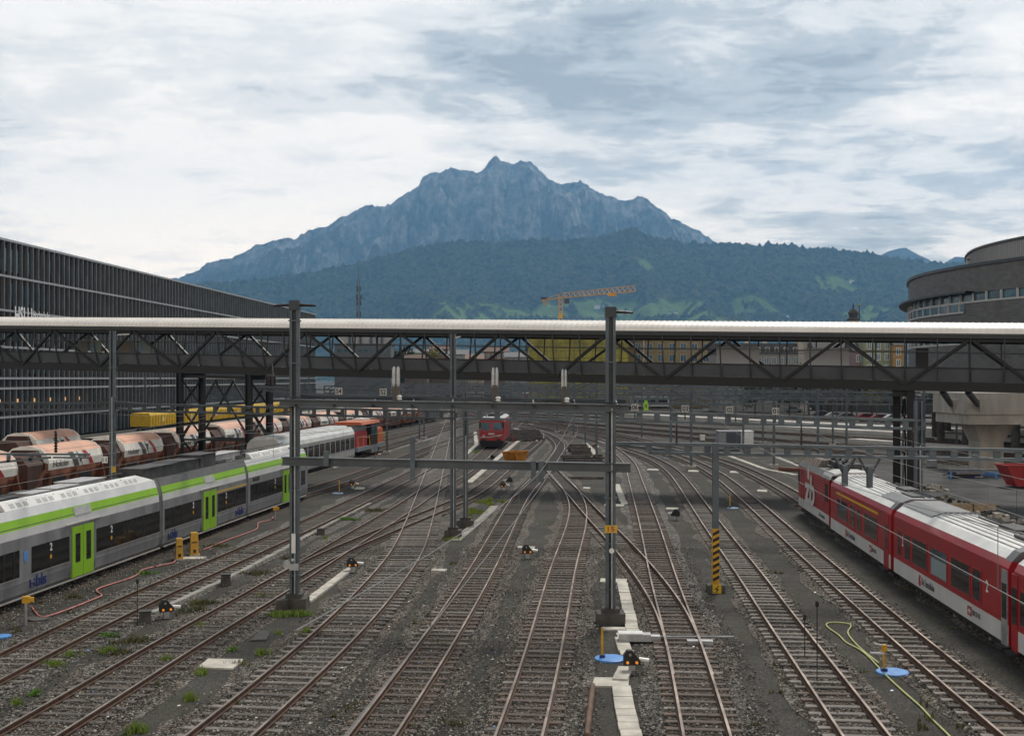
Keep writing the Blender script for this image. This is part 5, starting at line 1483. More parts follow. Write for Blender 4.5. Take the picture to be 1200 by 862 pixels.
m.build('roof_equipment', MAT['roof_dk'], lo)
for x in (2.8, 11.8): bogie(lo, x, STD, 0.58, 1.3)

# ---------------- red and white narrow gauge train on the right
rpath = list(reversed(TR['red'][0]))       # far to near, so that local -y faces the camera
REDGE = 1.33
WZ = 1.33
def red_pt(px): return px_on_track(rpath, px, REDGE)
def red_frame(p0, p1):
    ia = min(range(len(rpath)), key=lambda k: (rpath[k]-p0).length); ib = min(range(len(rpath)), key=lambda k: (rpath[k]-p1).length)
    a, b = rpath[ia], rpath[ib]; d = b-a
    return a, math.atan2(d.y, d.x), d.length
ZP = [(-1.15,0.42),(-WZ,0.52),(-WZ,1.10),(-WZ,2.78),(-1.22,3.0),(-0.95,3.22),(-0.5,3.36)]
def red_coach(p0, p1, label, wins, doors, stripe=None, logos=(), twos=(), trim=0.25, roofdark=None):
    a, ang, L = red_frame(p0, p1)
    r = thing('passenger_coach', label, 'train car', a, ang, 'coaches of the red and white train')
    S = lambda px: px_s(a, ang, -WZ, px)
    prof = car_profile(ZP); mis = []
    for k in range(len(prof)):
        z = (prof[k][1]+prof[(k+1)%len(prof)][1])/2
        mis.append(1 if z < 1.09 else (0 if z < 2.95 else 2))
    m = MB(); m.prism(prof, trim, L-trim, 0, mis); m.build('body', [MAT['zred'], MAT['zwhite'], MAT['zroof']], r)
    for wi in wins:
        mt = MAT['glass_blue'] if len(wi) > 2 and wi[2] == 'blue' else MAT['train_glass']
        w = pane(r, S(wi[0]), S(wi[1]), -WZ, 1.32, 2.28, mt, MAT['zred'], fr=0.06)
        m = MB(); m.box(S(wi[0]), S(wi[1]), -WZ-0.016, -WZ-0.011, 1.95, 1.98); m.build('transom', MAT['gangway'], w)
        if mt is MAT['glass_blue']:
            m = MB(); m.box(S(wi[0])+0.03, S(wi[1])-0.03, -WZ-0.016, -WZ-0.0105, 1.34, 1.93); m.build('blind', MAT['blind'], w)
    for di in doors:
        x0, x1 = S(di[0]), S(di[1])
        m = MB(); m.box(x0, x1, -WZ-0.02, -WZ+0.05, 0.46, 2.7); d = m.build('door', MAT['zred'] if di[2] == 'red' else MAT['galv'], r)
        m = MB(); c_ = (x0+x1)/2; m.box(c_-0.2, c_+0.2, -WZ-0.03, -WZ, 1.25, 2.3); m.build('door_window', MAT['train_glass'], d)
        m = MB(); m.box(x0-0.05, x1+0.05, -WZ-0.2, -WZ+0.1, 0.36, 0.45); m.build('step', MAT['rubber'], r)
    if stripe:
        m = MB(); m.box(S(stripe[0]), S(stripe[1]), -WZ-0.012, -WZ+0.02, 2.5, 2.6); m.build('class_stripe', MAT['ystripe'], r)
    for (kind, p0_, p1_) in logos:
        x0, x1 = S(p0_), S(p1_)
        if kind == 'zb':
            m = MB()
            cx_ = x0+0.12; pts = [(cx_-0.12, 0.62), (cx_-0.16, 0.84), (cx_-0.05, 1.03), (cx_+0.12, 1.0), (cx_+0.03, 0.88), (cx_+0.14, 0.76), (cx_+0.08, 0.60)]
            m.add([(x, -WZ-0.012, z) for x, z in pts] + [(x, -WZ+0.02, z) for x, z in pts], [tuple(range(7))] + [(i, (i+1)%7, 7+(i+1)%7, 7+i) for i in range(7)])
            m.build('emblem', MAT['zred'], r)
            put_text('Die Zentralbahn', r, MAT['logo_grey'], (x0+0.36, -WZ-0.01, 0.70), (1,0,0), (0,0,1), height=0.26, width=x1-x0-0.36)
        else:
            m = MB(); m.box(x0, x0+0.42, -WZ-0.012, -WZ+0.02, 0.68, 0.98); em = m.build('emblem', MAT['zred'], r)
            m = MB(); m.box(x0+0.08, x0+0.34, -WZ-0.018, -WZ, 0.81, 0.85); m.box(x0+0.19, x0+0.23, -WZ-0.018, -WZ, 0.73, 0.93)
            m.add([(x0+0.06, -WZ-0.018, 0.83), (x0+0.13, -WZ-0.018, 0.76), (x0+0.13, -WZ-0.018, 0.90)], [(0,1,2)]); m.add([(x0+0.36, -WZ-0.018, 0.83), (x0+0.29, -WZ-0.018, 0.90), (x0+0.29, -WZ-0.018, 0.76)], [(0,1,2)])
            m.build('cross', MAT['white'], em)
            put_text('SBB CFF FFS', r, MAT['logo_grey'], (x0+0.5, -WZ-0.01, 0.75), (1,0,0), (0,0,1), height=0.17, width=max(0.5, x1-x0-0.5))
    for t2 in twos:
        put_text('2', r, MAT['white'], (S(t2)-0.1, -WZ-0.012, 1.75), (1,0,0), (0,0,1), height=0.38, width=0.2)
    # roof: longitudinal ribs, a grey hatch at one end, cable conduits
    m = MB()
    for y, z in ((-0.42,3.375),(-0.2,3.38),(0.05,3.385),(0.3,3.38),(-0.62,3.33),(0.62,3.33),(-0.82,3.275)): m.box(trim+0.2, L-trim-0.3, y-0.02, y+0.02, z-0.03, z+0.022)
    m.build('roof_ribs', MAT['roof_lt'], r)
    for (q0, q1) in (roofdark or ()):
        m = MB(); m.prism(car_profile([(-0.98,3.25),(-0.5,3.415)]) , q0*L, q1*L); m.build('dark_roof_panel', MAT['zroof_dk'], r)
    m = MB()
    for y in (0.15, 0.4, 0.62): m.tube([(L*0.45, y, 3.45), (L-trim-0.5, y, 3.45)], 0.035, 5)
    m.box(L*0.62, L*0.74, 0.05, 0.7, 3.38, 3.5); m.box(L*0.80, L*0.93, -0.3, 0.1, 3.38, 3.47)
    m.build('roof_conduit', MAT['roof_dk'], r)
    m = MB(); m.prism([(-1.24,2.98),(-0.98,3.26),(-0.5,3.42),(0.5,3.42),(0.98,3.26),(1.24,2.98)], L-trim-0.55, L-trim+0.02); m.build('roof_end_cap', MAT['zroof_dk'], r)
    m = MB(); m.prism([(y*0.8, 0.3+z*0.9) for y, z in prof], L-trim, L+trim); m.build('gangway_bellows', MAT['zred'], r)
    m = MB(); m.box(trim, L-trim, -1.1, 1.1, 0.25, 0.45); m.build('underframe', MAT['rubber'], r)
    for q in (2.6, L-2.6): bogie(r, q, MET, 0.36, 0.85)
    return r
MAT['blind'] = M('pale_window_blind', (0.24, 0.30, 0.31), 0.6, 0, 0.08, 1)
J = [red_pt(v) for v in (934.5, 972.5, 1047.5, 1183.5)]
red_coach(J[1], J[2], 'red and white coach with a yellow line above its windows, next to the locomotive',
          [(981.5, 993), (997, 1001.5), (1004.5, 1009), (1013.5, 1028)], [(1036, 1041.5, 'red')], stripe=(980, 1029), logos=(('zb', 991, 1002), ('sbb', 1019, 1027)), roofdark=((0.74, 0.97),))
red_coach(J[2], J[3], 'red and white coach with a big 2 and a steel door',
          [(1052.5, 1056), (1060.5, 1067), (1069.5, 1086.5), (1091, 1109.5, 'blue'), (1115, 1136.5), (1140, 1149.5)], [(1174, 1181, 'steel')], logos=(('zb', 1077, 1095), ('sbb', 1134, 1149)), twos=(1058, 1157), roofdark=((0.02, 0.32),))
d_ = (J[3]-J[2]).normalized()
i3 = min(range(len(rpath)), key=lambda k: (rpath[k]-J[3]).length); J4 = rpath[min(len(rpath)-1, i3+15)]
red_coach(J[3], J4, 'red and white coach cut by the right edge of the picture', [(1196, 1215)], [(1186, 1193, 'red')])

a, ang, L = red_frame(J[0], J[1])
zl = thing('electric_locomotive', 'red and white locomotive with huge white letters at the head of its train', 'locomotive', a, ang)
S = lambda px: px_s(a, ang, -WZ, px)
prof = car_profile([(-1.2,0.5),(-WZ,0.62),(-WZ,1.12),(-WZ,3.05),(-1.1,3.32)])
m = MB(); m.prism(prof, 0.2, L-0.25, 0, [1 if (prof[k][1]+prof[(k+1)%len(prof)][1])/2 < 1.11 else (0 if (prof[k][1]+prof[(k+1)%len(prof)][1])/2 < 3.06 else 2) for k in range(len(prof))])
m.build('body', [MAT['zred'], MAT['zwhite'], MAT['gangway']], zl)
m = MB(); m.add([(0.2,-WZ,1.5),(0.2,WZ,1.5),(0.2,1.1,3.3),(0.2,-1.1,3.3),(-0.35,-1.2,1.5),(-0.35,1.2,1.5),(0.15,1.05,3.25),(0.15,-1.05,3.25)],[(4,5,6,7),(0,4,7,3),(1,2,6,5),(3,7,6,2),(0,1,5,4)]); m.box(-0.35, 0.21, -1.2, 1.2, 0.5, 1.5); m.build('cab_front', MAT['zred'], zl)
m = MB(); m.box(-0.37, 0.1, -1.05, 1.05, 2.0, 2.8); m.build('windscreen', MAT['train_glass'], zl)
m = MB(); x = S(957)
while x < S(965.5): m.box(x, x+0.02, 0, 0.01, 0, 0.01) if False else None; x += 1
for z in np.arange(1.35, 2.95, 0.17): m.box(S(955), S(966), -WZ-0.03, -WZ, z, z+0.06)
m.build('side_ribs', MAT['zred'], zl)
pane(zl, S(967), S(970.3), -WZ, 1.8, 2.75, MAT['black'], name='cab_window'); pane(zl, S(935.4), S(937.2), -WZ, 1.9, 2.8, MAT['black'], name='cab_window')
m = MB(); m.box(S(939.2), S(939.2)+0.05, -WZ-0.012, -WZ, 0.7, 2.9); m.box(S(941.5), S(941.5)+0.05, -WZ-0.012, -WZ, 0.7, 2.9); m.build('door_outline', MAT['black'], zl)
put_text('zb', zl, MAT['zwhite'], (S(943.5), -WZ-0.045, 1.05), (1,0,0), (0,0,1), height=1.75, width=S(955.5)-S(943.5), thick=0.02)
m = MB(); m.box(S(947), S(948.3), -WZ-0.04, -WZ, 2.5, 3.05); m.build('white_bar', MAT['zwhite'], zl)
put_text('Die Zentralbahn', zl, MAT['logo_grey'], (S(960), -WZ-0.01, 0.78), (1,0,0), (0,0,1), height=0.2, width=1.8)
m = MB()
for k in range(6): xx = 0.8+k*0.85; m.prism([(-1.12,3.30),(-0.85,3.72),(-0.45,3.72),(-0.45,3.3)], xx, xx+0.72)
m.build('roof_grilles', M('dusty_brown_grille', (0.17, 0.14, 0.12), 0.8, 0, 0.4, 4), zl)
m = MB()
for k in range(4): m.box(L*0.18+k*1.7, L*0.18+k*1.7+1.2, -0.3, 0.9, 3.3, 3.68)
for k in range(7): m.lathe((L*0.45+k*0.55, -0.1+0.3*(k % 3), 3.6), [(0.08,0),(0.13,0.06),(0.07,0.1),(0.13,0.16),(0.07,0.2),(0.12,0.26),(0.05,0.3)], 10)
m.build('roof_equipment', MAT['roof_dk'], zl)
pantograph(zl, L*0.66, 3.4, 0.75, 0.75)
m = MB(); m.prism([(-1.34,3.02),(-1.15,3.28),(-0.6,3.42),(0.6,3.42),(1.15,3.28),(1.34,3.02)], L-2.6, L-0.1); m.build('cab_roof', MAT['roof_lt'], zl)
m = MB(); m.prism([(-1.355,2.98),(-1.165,3.24),(1.165,3.24),(1.355,2.98)], L-2.65, L-0.05); m.build('cab_roof_edge', MAT['black'], zl)
m = MB(); m.box(0.0, L-0.3, -1.1, 1.1, 0.25, 0.55); m.build('underframe', MAT['rubber'], zl)
for q in (2.6, L-2.8): bogie(zl, q, MET, 0.46, 1.1)

# ================================================================== MASTS, GANTRIES AND WIRES
def lattice_mast(name, label, base, h, w=0.34, d=0.26, rz=0.0, block=(0.95, 0.8, 0.55), group='large catenary masts', stripe=0.0, step=1.55):
    """two channels joined by batten plates on a dark concrete block"""
    r = thing(name, label, 'mast', (base.x, base.y, 0), rz, group)
    for sg in (-1, 1):
        m = MB(); x = sg*w/2
        m.box(x-0.022, x+0.022, -d/2, d/2, 0.3, h); m.box(min(x, x-sg*0.075), max(x, x-sg*0.075), -d/2-0.008, -d/2+0.012, 0.3, h); m.box(min(x, x-sg*0.075), max(x, x-sg*0.075), d/2-0.012, d/2+0.008, 0.3, h)
        m.build('channel', MAT['steel'], r)
    m = MB(); m.box(-w/2+0.023, w/2-0.023, -0.02, 0.02, 0.3, h); m.build('web', MAT['steel_dk'], r)
    z = 1.2; 
    while z < h-0.4:
        m = MB(); m.box(-w/2-0.06, w/2+0.06, -d/2-0.03, d/2+0.03, z-0.025, z+0.025); m.build('batten', MAT['steel'], r); z += step
    m = MB(); m.box(-block[0]/2, block[0]/2, -block[1]/2, block[1]/2, -0.1, block[2]-0.15); m.box(-block[0]/2+0.18, block[0]/2-0.18, -block[1]/2+0.14, block[1]/2-0.14, block[2]-0.15, block[2])
    m.build('foundation', MAT['concrete_dk'], r)
    m = MB(); m.tube([(w*0.1, -d/2-0.06, 0.5), (w*0.1, -d/2-0.06, h*0.68)], 0.03, 6); m.build('cable_pipe', MAT['galv'], r)
    return r
b1, b2, b3 = gp(345.5, 712), gp(715.5, 730), gp(531, 629)
h1, h2 = 11.25, 10.85
m1 = lattice_mast('catenary_mast', 'tall blue grey mast in front of the green striped train, with two arms on top', b1, h1, 0.30, 0.26)
m2 = lattice_mast('catenary_mast', 'tall mast right of centre carrying a small yellow number plate', b2, h2, 0.29, 0.26)
for r, h, arms in ((m1, h1, (-1, 1)), (m2, h2, (1,))):
    m = MB(); m.box(-0.19, 0.19, -0.17, 0.17, h-0.36, h-0.02); m.build('cap', MAT['steel_dk'], r)
    for sg in arms:
        m = MB(); m.tube([(sg*0.15, 0, h-0.17), (sg*0.6, 0, h-0.19), (sg*0.78, 0, h-0.2)], 0.055, 8, r1=0.03); m.build('insulator_arm', MAT['porcelain'], r)
m = MB(); m.box(-0.21, 0.21, -0.21, -0.18, 3.13, 3.39); pl_ = m.build('number_plate', MAT['ystripe'], m2)
put_text('15', pl_, MAT['logo_red'], (-0.12, -0.213, 3.18), (1,0,0), (0,0,1), height=0.16, width=0.24)
m = MB(); m.lathe((0.02, -0.2, 2.52), [(0.09, 0), (0.09, -0.03)], 14, 0, 'y'); m.build('round_sign', MAT['white'], m2)
# switch gear low on the near mast
m = MB(); m.box(-0.07, 0.07, -0.3, -0.2, 2.05, 2.75); m.build('fuse_box', MAT['white'], m1)
m = MB(); m.lathe((-0.24, -0.22, 1.66), [(0.05,0.05),(0.14,0.05),(0.14,-0.05),(0.05,-0.05)], 14, 0, 'y'); m.box(-0.16, 0.17, -0.26, -0.16, 1.42, 1.66); m.lathe((-0.02, -0.28, 1.78), [(0.06,-0.08),(0.09,0),(0.06,0.08)], 12); m.build('switch_drive', MAT['galv'], m1)
m = MB(); m.box(-0.55, -0.15, -0.75, -0.42, -0.05, 0.42); m.build('junction_block', MAT['concrete_dk'], m1)
# square I-beams of the near gantry
def ibeam(mb, p0, p1, w, h, mi=0):
    p0, p1 = Vector(p0), Vector(p1)
    mb.beam(p0+Vector((0,0,h/2-0.02)), p1+Vector((0,0,h/2-0.02)), w, 0.04, mi); mb.beam(p0-Vector((0,0,h/2-0.02)), p1-Vector((0,0,h/2-0.02)), w, 0.04, mi)
    mb.beam(p0, p1, 0.05, h-0.08, mi)
MAT['beam_top'] = M('weathered_beam_steel', (0.085, 0.098, 0.108), 0.5, 0.3, 0.3, 0.7)
def gantry(name, label, pts, w, h, group=None):
    c = pts[0]
    r = thing(name, label, 'gantry', (c.x, c.y, 0), 0, group); return r, c
za, zb2 = 5.40, 5.36
L0 = Vector((pz(333, 540, b1.y).x, b1.y-0.30, za)); L1 = Vector((pz(738, 548, b2.y).x, b2.y-0.30, zb2))
g1, o0 = gantry('gantry_beam', 'lower steel beam across the middle tracks, bolted to both tall masts', [L0], 0, 0)
m = MB(); ibeam(m, (0,0,za), L1-o0+Vector((0,0,za)) if False else Vector((L1.x-o0.x, L1.y-o0.y, zb2)), 0.28, 0.30); m.build('beam', MAT['beam_top'], g1)
dirg = (L1-L0).normalized()
for px, dn, upz in ((484, 0.42, 0.78), (625, 0.42, 0.0), (634, 0.42, 0.0), (383, 0.0, 0.25)):
    k = (px-CX)/FPX; t = (k*L0.y-L0.x)/(dirg.x-k*dirg.y); q = dirg*t
    m = MB(); m.box(q.x-0.09, q.x+0.09, q.y-0.2, q.y-0.1, za-0.15-dn, za+0.15+upz); m.build('hanger', MAT['steel'], g1)
L0 = Vector((b1.x-0.5, b1.y-0.30, 7.52)); L1 = Vector((b2.x+0.6, b2.y-0.30, 7.38))
g2, o0 = gantry('gantry_beam', 'upper double steel beam across the middle tracks, carrying silver capped insulators', [L0], 0, 0)
m = MB(); ibeam(m, (0,0,7.52), Vector((L1.x-o0.x, L1.y-o0.y, 7.38)), 0.3, 0.26); m.build('beam', MAT['beam_top'], g2)
m = MB(); m.beam((0.4,0.9,7.72), (L1.x-o0.x, L1.y-o0.y+0.9, 7.60), 0.14, 0.14); m.build('rear_beam', MAT['steel_dk'], g2)
m = MB(); m.tube([(0.2,-0.25,7.72), (4.5,-0.25,7.68), (8, -0.25, 7.66), (L1.x-o0.x-0.3, L1.y-o0.y-0.25, 7.56)], 0.025, 5)
for t in np.linspace(0.05, 0.97, 9): q = (L1-L0)*t; m.beam((q.x, q.y-0.25, 7.4), (q.x, q.y+0.95, 7.66), 0.05, 0.05)
m.build('cable', MAT['steel_dk'], g2)
dirg = (L1-L0).normalized()
LL = [('insulator_post', 'silver capped insulator post on the upper beam, nearest the tall left mast', 464, 429, 0.26), ('insulator_post', 'silver capped insulator post on the upper beam, just right of the twin masts', 580, 430, 0.22), ('insulator_post', 'slim silver capped insulator post on the upper beam, left of the tall right mast', 661, 432, 0.18)]
for (nm, lab, px, top, wd) in LL:
    k = (px-CX)/FPX; t = (k*L0.y-L0.x)/(dirg.x-k*dirg.y); q = L0 + dirg*t; zt = EYE + (CY-top)/FPX*q.y; z0 = 7.62 - 0.01*t
    r = thing(nm, lab, 'insulator', (q.x, q.y, z0), 0, 'silver capped insulator posts')
    hh = zt-z0
    m = MB(); m.box(-wd*0.45, wd*0.45, -0.06, 0.06, 0, hh*0.5); m.build('post', M('brown_weathered_post', (0.10, 0.085, 0.07), 0.7) if 'brown_weathered_post' not in bpy.data.materials else bpy.data.materials['brown_weathered_post'], r)
    m = MB()
    for s_ in (-0.28, 0.28): m.lathe((s_*wd, 0, hh*0.42), [(wd*0.25, 0), (wd*0.28, 0.08), (wd*0.27, hh*0.40), (wd*0.2, hh*0.54), (wd*0.05, hh*0.58)], 12)
    m.build('cap', MAT['galv'], r)
    m = MB(); m.lathe((wd*0.5, -0.1, 0.05), [(0.05,0),(0.1,0.04),(0.05,0.08),(0.1,0.12),(0.05,0.18)], 10); m.build('clamp', MAT['white'], r)
# insulator stack on a bracket left of the near mast
r = thing('insulator_bracket', 'bracket with a cluster of ribbed brown insulators beside the tall left mast', 'insulator', (b1.x, b1.y, 7.0))
m = MB(); m.beam((-1.3, 0.1, 1.1), (-0.15, 0.1, 0.98), 0.1, 0.1); m.beam((-1.2, 0.1, 0.98), (-0.15, 0.1, 0.8), 0.06, 0.06); m.build('bracket', MAT['steel_dk'], r)
for x in (-1.05, -0.9, -0.76):
    m = MB(); m.lathe((x, 0.1, 1.15), [(0.03,0),(0.07,0.04),(0.03,0.08),(0.07,0.12),(0.03,0.16),(0.07,0.2),(0.03,0.24),(0.07,0.28),(0.03,0.34)], 10); m.build('insulator', MAT['porcelain'], r)
m = MB(); m.tube([(-0.8,0.1,1.45),(-0.85,0.1,1.95)], 0.015, 5); m.tube([(-1.05,0.1,1.5),(-0.76,0.1,1.53)], 0.02, 5); m.build('rod', MAT['wire'], r)

# second gantry: open ladder girder to the right, with the striped post
p840 = gp(838.5, 693)
sp = thing('striped_post', 'slim grey post with black and yellow warning stripes at its foot', 'mast', (p840.x, p840.y, 0), 0)
m = MB(); m.box(-0.115, 0.115, -0.115, 0.115, 0.25, 5.85); m.build('post', MAT['steel'], sp)
m = MB(); m.box(-0.34, 0.34, -0.3, 0.3, -0.1, 0.3); m.build('foundation', MAT['concrete_dk'], sp)
m = MB(); m.box(-0.126, 0.126, -0.126, 0.126, 0.30, 2.5); sl_ = m.build('warning_sleeve', MAT['yellow'], sp)
m = MB()
for k in range(8):
    z = 0.42+k*0.255; m.add([(-0.127,-0.131,z),(0.127,-0.131,z+0.13),(0.127,-0.131,z+0.26),(-0.127,-0.131,z+0.13),(-0.127,-0.127,z),(0.127,-0.127,z+0.13),(0.127,-0.127,z+0.26),(-0.127,-0.127,z+0.13)],[(0,1,2,3),(0,4,5,1),(2,6,7,3)])
m.build('black_stripes', MAT['black'], sl_)
m = MB(); m.box(-0.17, 0.17, -0.335, -0.305, -0.02, 0.34); yp_ = m.build('danger_sign', MAT['ystripe'], sp)
m = MB()
for (xa, za_, xb_, zb_) in ((0.07, 0.29, -0.07, 0.16), (-0.07, 0.16, 0.06, 0.17), (0.06, 0.17, -0.05, 0.03)): m.beam((xa, -0.34, za_), (xb_, -0.34, zb_), 0.035, 0.01, up=(0,1,0))
m.build('lightning_mark', MAT['black'], yp_)
def vierendeel(name, label, pts, hgt, n, chord=0.13, mat='steel', rises=(), group='ladder girders', stub=0.3):
    r = thing(name, label, 'gantry', (pts[0].x, pts[0].y, 0), 0, group); o = Vector((pts[0].x, pts[0].y, 0))
    for dz, nm in ((0, 'upper_chord'), (-hgt, 'lower_chord')):
        m = MB()
        for a, b in zip(pts, pts[1:]):
            m.beam(a-o+Vector((0,0,dz)), b-o+Vector((0,0,dz)), 0.22, chord)
        m.build(nm, MAT[mat], r)
    dl = [0]
    for a, b in zip(pts, pts[1:]): dl.append(dl[-1]+(b-a).length)
    for k in range(n+1):
        s_ = dl[-1]*k/n; i = max(j for j in range(len(dl)-1) if dl[j] <= s_+1e-6); t = (s_-dl[i])/(dl[i+1]-dl[i]); q = pts[i].lerp(pts[i+1], t)-o
        m = MB(); m.box(q.x-stub/2, q.x+stub/2, q.y-0.04, q.y+0.04, q.z-hgt+chord/2, q.z-chord/2); m.build('stub', MAT[mat], r)
    return r, o
A = pz(716, 519, 48.5); Bp = pz(760, 519.6, 48); C_ = pz(1210, 527.5, 45.3); D_ = C_ + (C_-Bp)*0.18
g3, o3 = vierendeel('gantry_beam', 'open ladder girder on the striped post, over the red train', [Bp, C_, D_], 0.36, 22, 0.12, 'steel', stub=0.26)
m = MB(); a0 = A-o3; m.beam(a0, Bp-o3, 0.22, 0.12); q = pz(770, 523, 48)-o3; m.beam(a0-Vector((0,0,0.06)), Vector((q.x+1.4, q.y, Bp.z-0.36)), 0.16, 0.12); m.build('tapered_end', MAT['steel'], g3)
for px, y1 in ((990, 569), (1019, 571)):
    t = ((px-CX)/FPX); dd = (C_-Bp); s_ = (t*Bp.y-Bp.x)/(dd.x-t*dd.y); q = Bp+dd*s_-o3; z1 = EYE+(CY-y1)/FPX*(q.y+o3.y)
    m = MB(); m.box(q.x-0.1, q.x+0.1, q.y-0.1, q.y+0.1, z1, q.z-0.7); m.build('hanger', MAT['steel'], g3)
    m = MB(); m.beam((q.x-0.05, q.y, q.z-1.05), (q.x-0.42, q.y, q.z-0.38), 0.1, 0.07); m.beam((q.x+0.05, q.y, q.z-1.05), (q.x+0.42, q.y, q.z-0.38), 0.1, 0.07); m.build('bracket', MAT['steel_dk'], g3)
def insulator_stick(mb, c, h=0.62, rr_=0.07, n=6):
    prof = [(rr_*0.35, 0)]
    for k in range(n): prof += [(rr_*0.5, h*(k+0.15)/n), (rr_, h*(k+0.4)/n), (rr_*0.5, h*(k+0.75)/n)]
    prof += [(rr_*0.35, h)]; mb.lathe(c, prof, 12)
for px, py in ((793, 521), (939, 523), (1070, 524)):
    t = ((px-CX)/FPX); dd = (C_-Bp); s_ = (t*Bp.y-Bp.x)/(dd.x-t*dd.y); q = Bp+dd*s_
    m = MB(); insulator_stick(m, (0,0,0.06), 0.62); m.tube([(0,0,0.66),(0,0,0.86)], 0.03, 6); o = m.build('ribbed_insulator', MAT['porcelain']); o.location = (q.x, q.y, q.z)
    tag(o, {793: 'ribbed brown insulator on the ladder girder, nearest the tall right mast', 939: 'ribbed brown insulator on the ladder girder, above the red locomotive', 1070: 'ribbed brown insulator on the ladder girder, beside the right bridge legs'}[px], 'insulator', 'ribbed insulators on the ladder girder')

# third gantry at the bridge side of the yard: two long ladder girders
pL, pM, pR = pz(132, 470, 63), pz(534.5, 480, 63), pz(1076, 487.5, 63)
pLL = pz(-30, 472, 63)
g4, _ = vierendeel('gantry_beam', 'long ladder girder over the left tracks, in front of the left bridge legs', [pLL, pz(100, 472.5, 63), pz(132, 470.5, 63), pz(170, 473.5, 63), pz(534, 482, 63)], 0.36, 34, 0.11, 'steel_dk', stub=0.2)
g5, _ = vierendeel('gantry_beam', 'long ladder girder over the right tracks, running to the right bridge legs', [pz(541, 480, 63), pz(820, 484.5, 63), pz(1082, 492.5, 63)], 0.45, 26, 0.12, 'steel', stub=0.3)
m3 = lattice_mast('catenary_mast', 'middle mast on a pale grey block, in front of its shorter twin', b3, 10.75, 0.26, 0.24, block=(0.9, 0.8, 0.55))
b3b = gp(545.5, 617); m3b = lattice_mast('catenary_mast', 'shorter mast right behind the middle mast', b3b, 7.6, 0.22, 0.22)
mL = lattice_mast('catenary_mast', 'left mast behind the green striped train with a small white plate', Vector((pL.x, 63, 0)), 10.9, 0.24, 0.24)
m = MB(); m.box(-0.5, -0.2, -0.2, -0.17, 3.95, 4.3); nb = m.build('number_plate', MAT['white'], mL)
put_text('11', nb, MAT['black'], (-0.46, -0.203, 4.02), (1,0,0), (0,0,1), height=0.2, width=0.2)
m = MB(); m.box(-0.02, 0.22, -0.2, -0.17, 3.45, 3.75); m.build('yellow_mark', MAT['ystripe'], mL)
mR = lattice_mast('catenary_mast', 'stout mast beside the right bridge legs', Vector((pR.x, 63, 0)), 7.2, 0.34, 0.3)
m = MB(); m.beam((0.3, -0.1, 10.7), (0.9, -0.1, 10.72), 0.06, 0.06); m.build('arm', MAT['galv'], mL)
m = MB(); m.beam((0.12, -0.1, 10.55), (0.4, -0.1, 10.6), 0.06, 0.06); m.build('arm', MAT['galv'], m3)

# cantilever arm at the left edge with a big insulator
cl_, cr_ = pz(-40, 531.5, 46), pz(105, 532, 46)
r = thing('cantilever_arm', 'steel arm reaching in from the left edge above the grey train', 'gantry', (cr_.x, 46, 0))
m = MB(); m.beam((cl_.x-cr_.x, 0, cl_.z), (0, 0, cr_.z), 0.16, 0.07); m.beam((-1.4, 0, cr_.z-0.12), (0, 0, cr_.z-0.13), 0.14, 0.06); m.beam((cl_.x-cr_.x, 0, pz(0,545,46).z), (-1.5, 0, cr_.z-0.12), 0.1, 0.08); m.build('arm', MAT['steel'], r)
for px in (10, 36, 99):
    x = pz(px, 0, 46).x-cr_.x; m = MB(); m.box(x-0.06, x+0.06, -0.05, 0.05, cr_.z-(0.13 if px > 90 else 0.3), cr_.z-0.03); m.build('stub', MAT['steel'], r)
m = MB(); q = pz(65.5, 530, 46); insulator_stick(m, (q.x-cr_.x, 0, q.z), 0.85, 0.09, 8); m.build('ribbed_insulator', MAT['porcelain'], r)

# number boards hung on the third gantry
for k, (px, py, tx) in enumerate(((397, 458, '54'), (449, 459, '52'), (744, 477, '06'), (803, 478.5, '03'), (855, 480, '02'), (909, 481.5, '01'))):
    q = pz(px, py, 62.4); r = thing('number_board', 'small white board reading %s on the long ladder girder' % {'54':'fifty four','52':'fifty two','06':'zero six','03':'zero three','02':'zero two','01':'zero one'}[tx], 'sign', q, 0, 'white number boards')
    m = MB(); m.box(-0.18, 0.18, 0, 0.04, -0.18, 0.18); m.build('plate', MAT['frame_lt'], r)
    m = MB(); m.box(-0.03, 0.03, 0.05, 0.1, -0.6, 0.3); m.build('bracket', MAT['steel_dk'], r)
    put_text(tx, r, MAT['black'], (-0.14, -0.006, -0.13), (1,0,0), (0,0,1), height=0.26, width=0.28)
q = pz(757, 476, 62.4); r = thing('number_board', 'lime green marker board on the long ladder girder beside the white 06', 'sign', q)
m = MB(); m.box(-0.12, 0.12, 0, 0.04, -0.2, 0.2); m.box(-0.08, 0.08, 0, 0.04, 0.2, 0.32); m.build('plate', MAT['bls_green'], r)
m = MB(); m.box(-0.05, -0.02, -0.006, 0, -0.08, 0.12); m.box(0.02, 0.05, -0.006, 0, -0.08, 0.12); m.build('bars', MAT['black'], r)

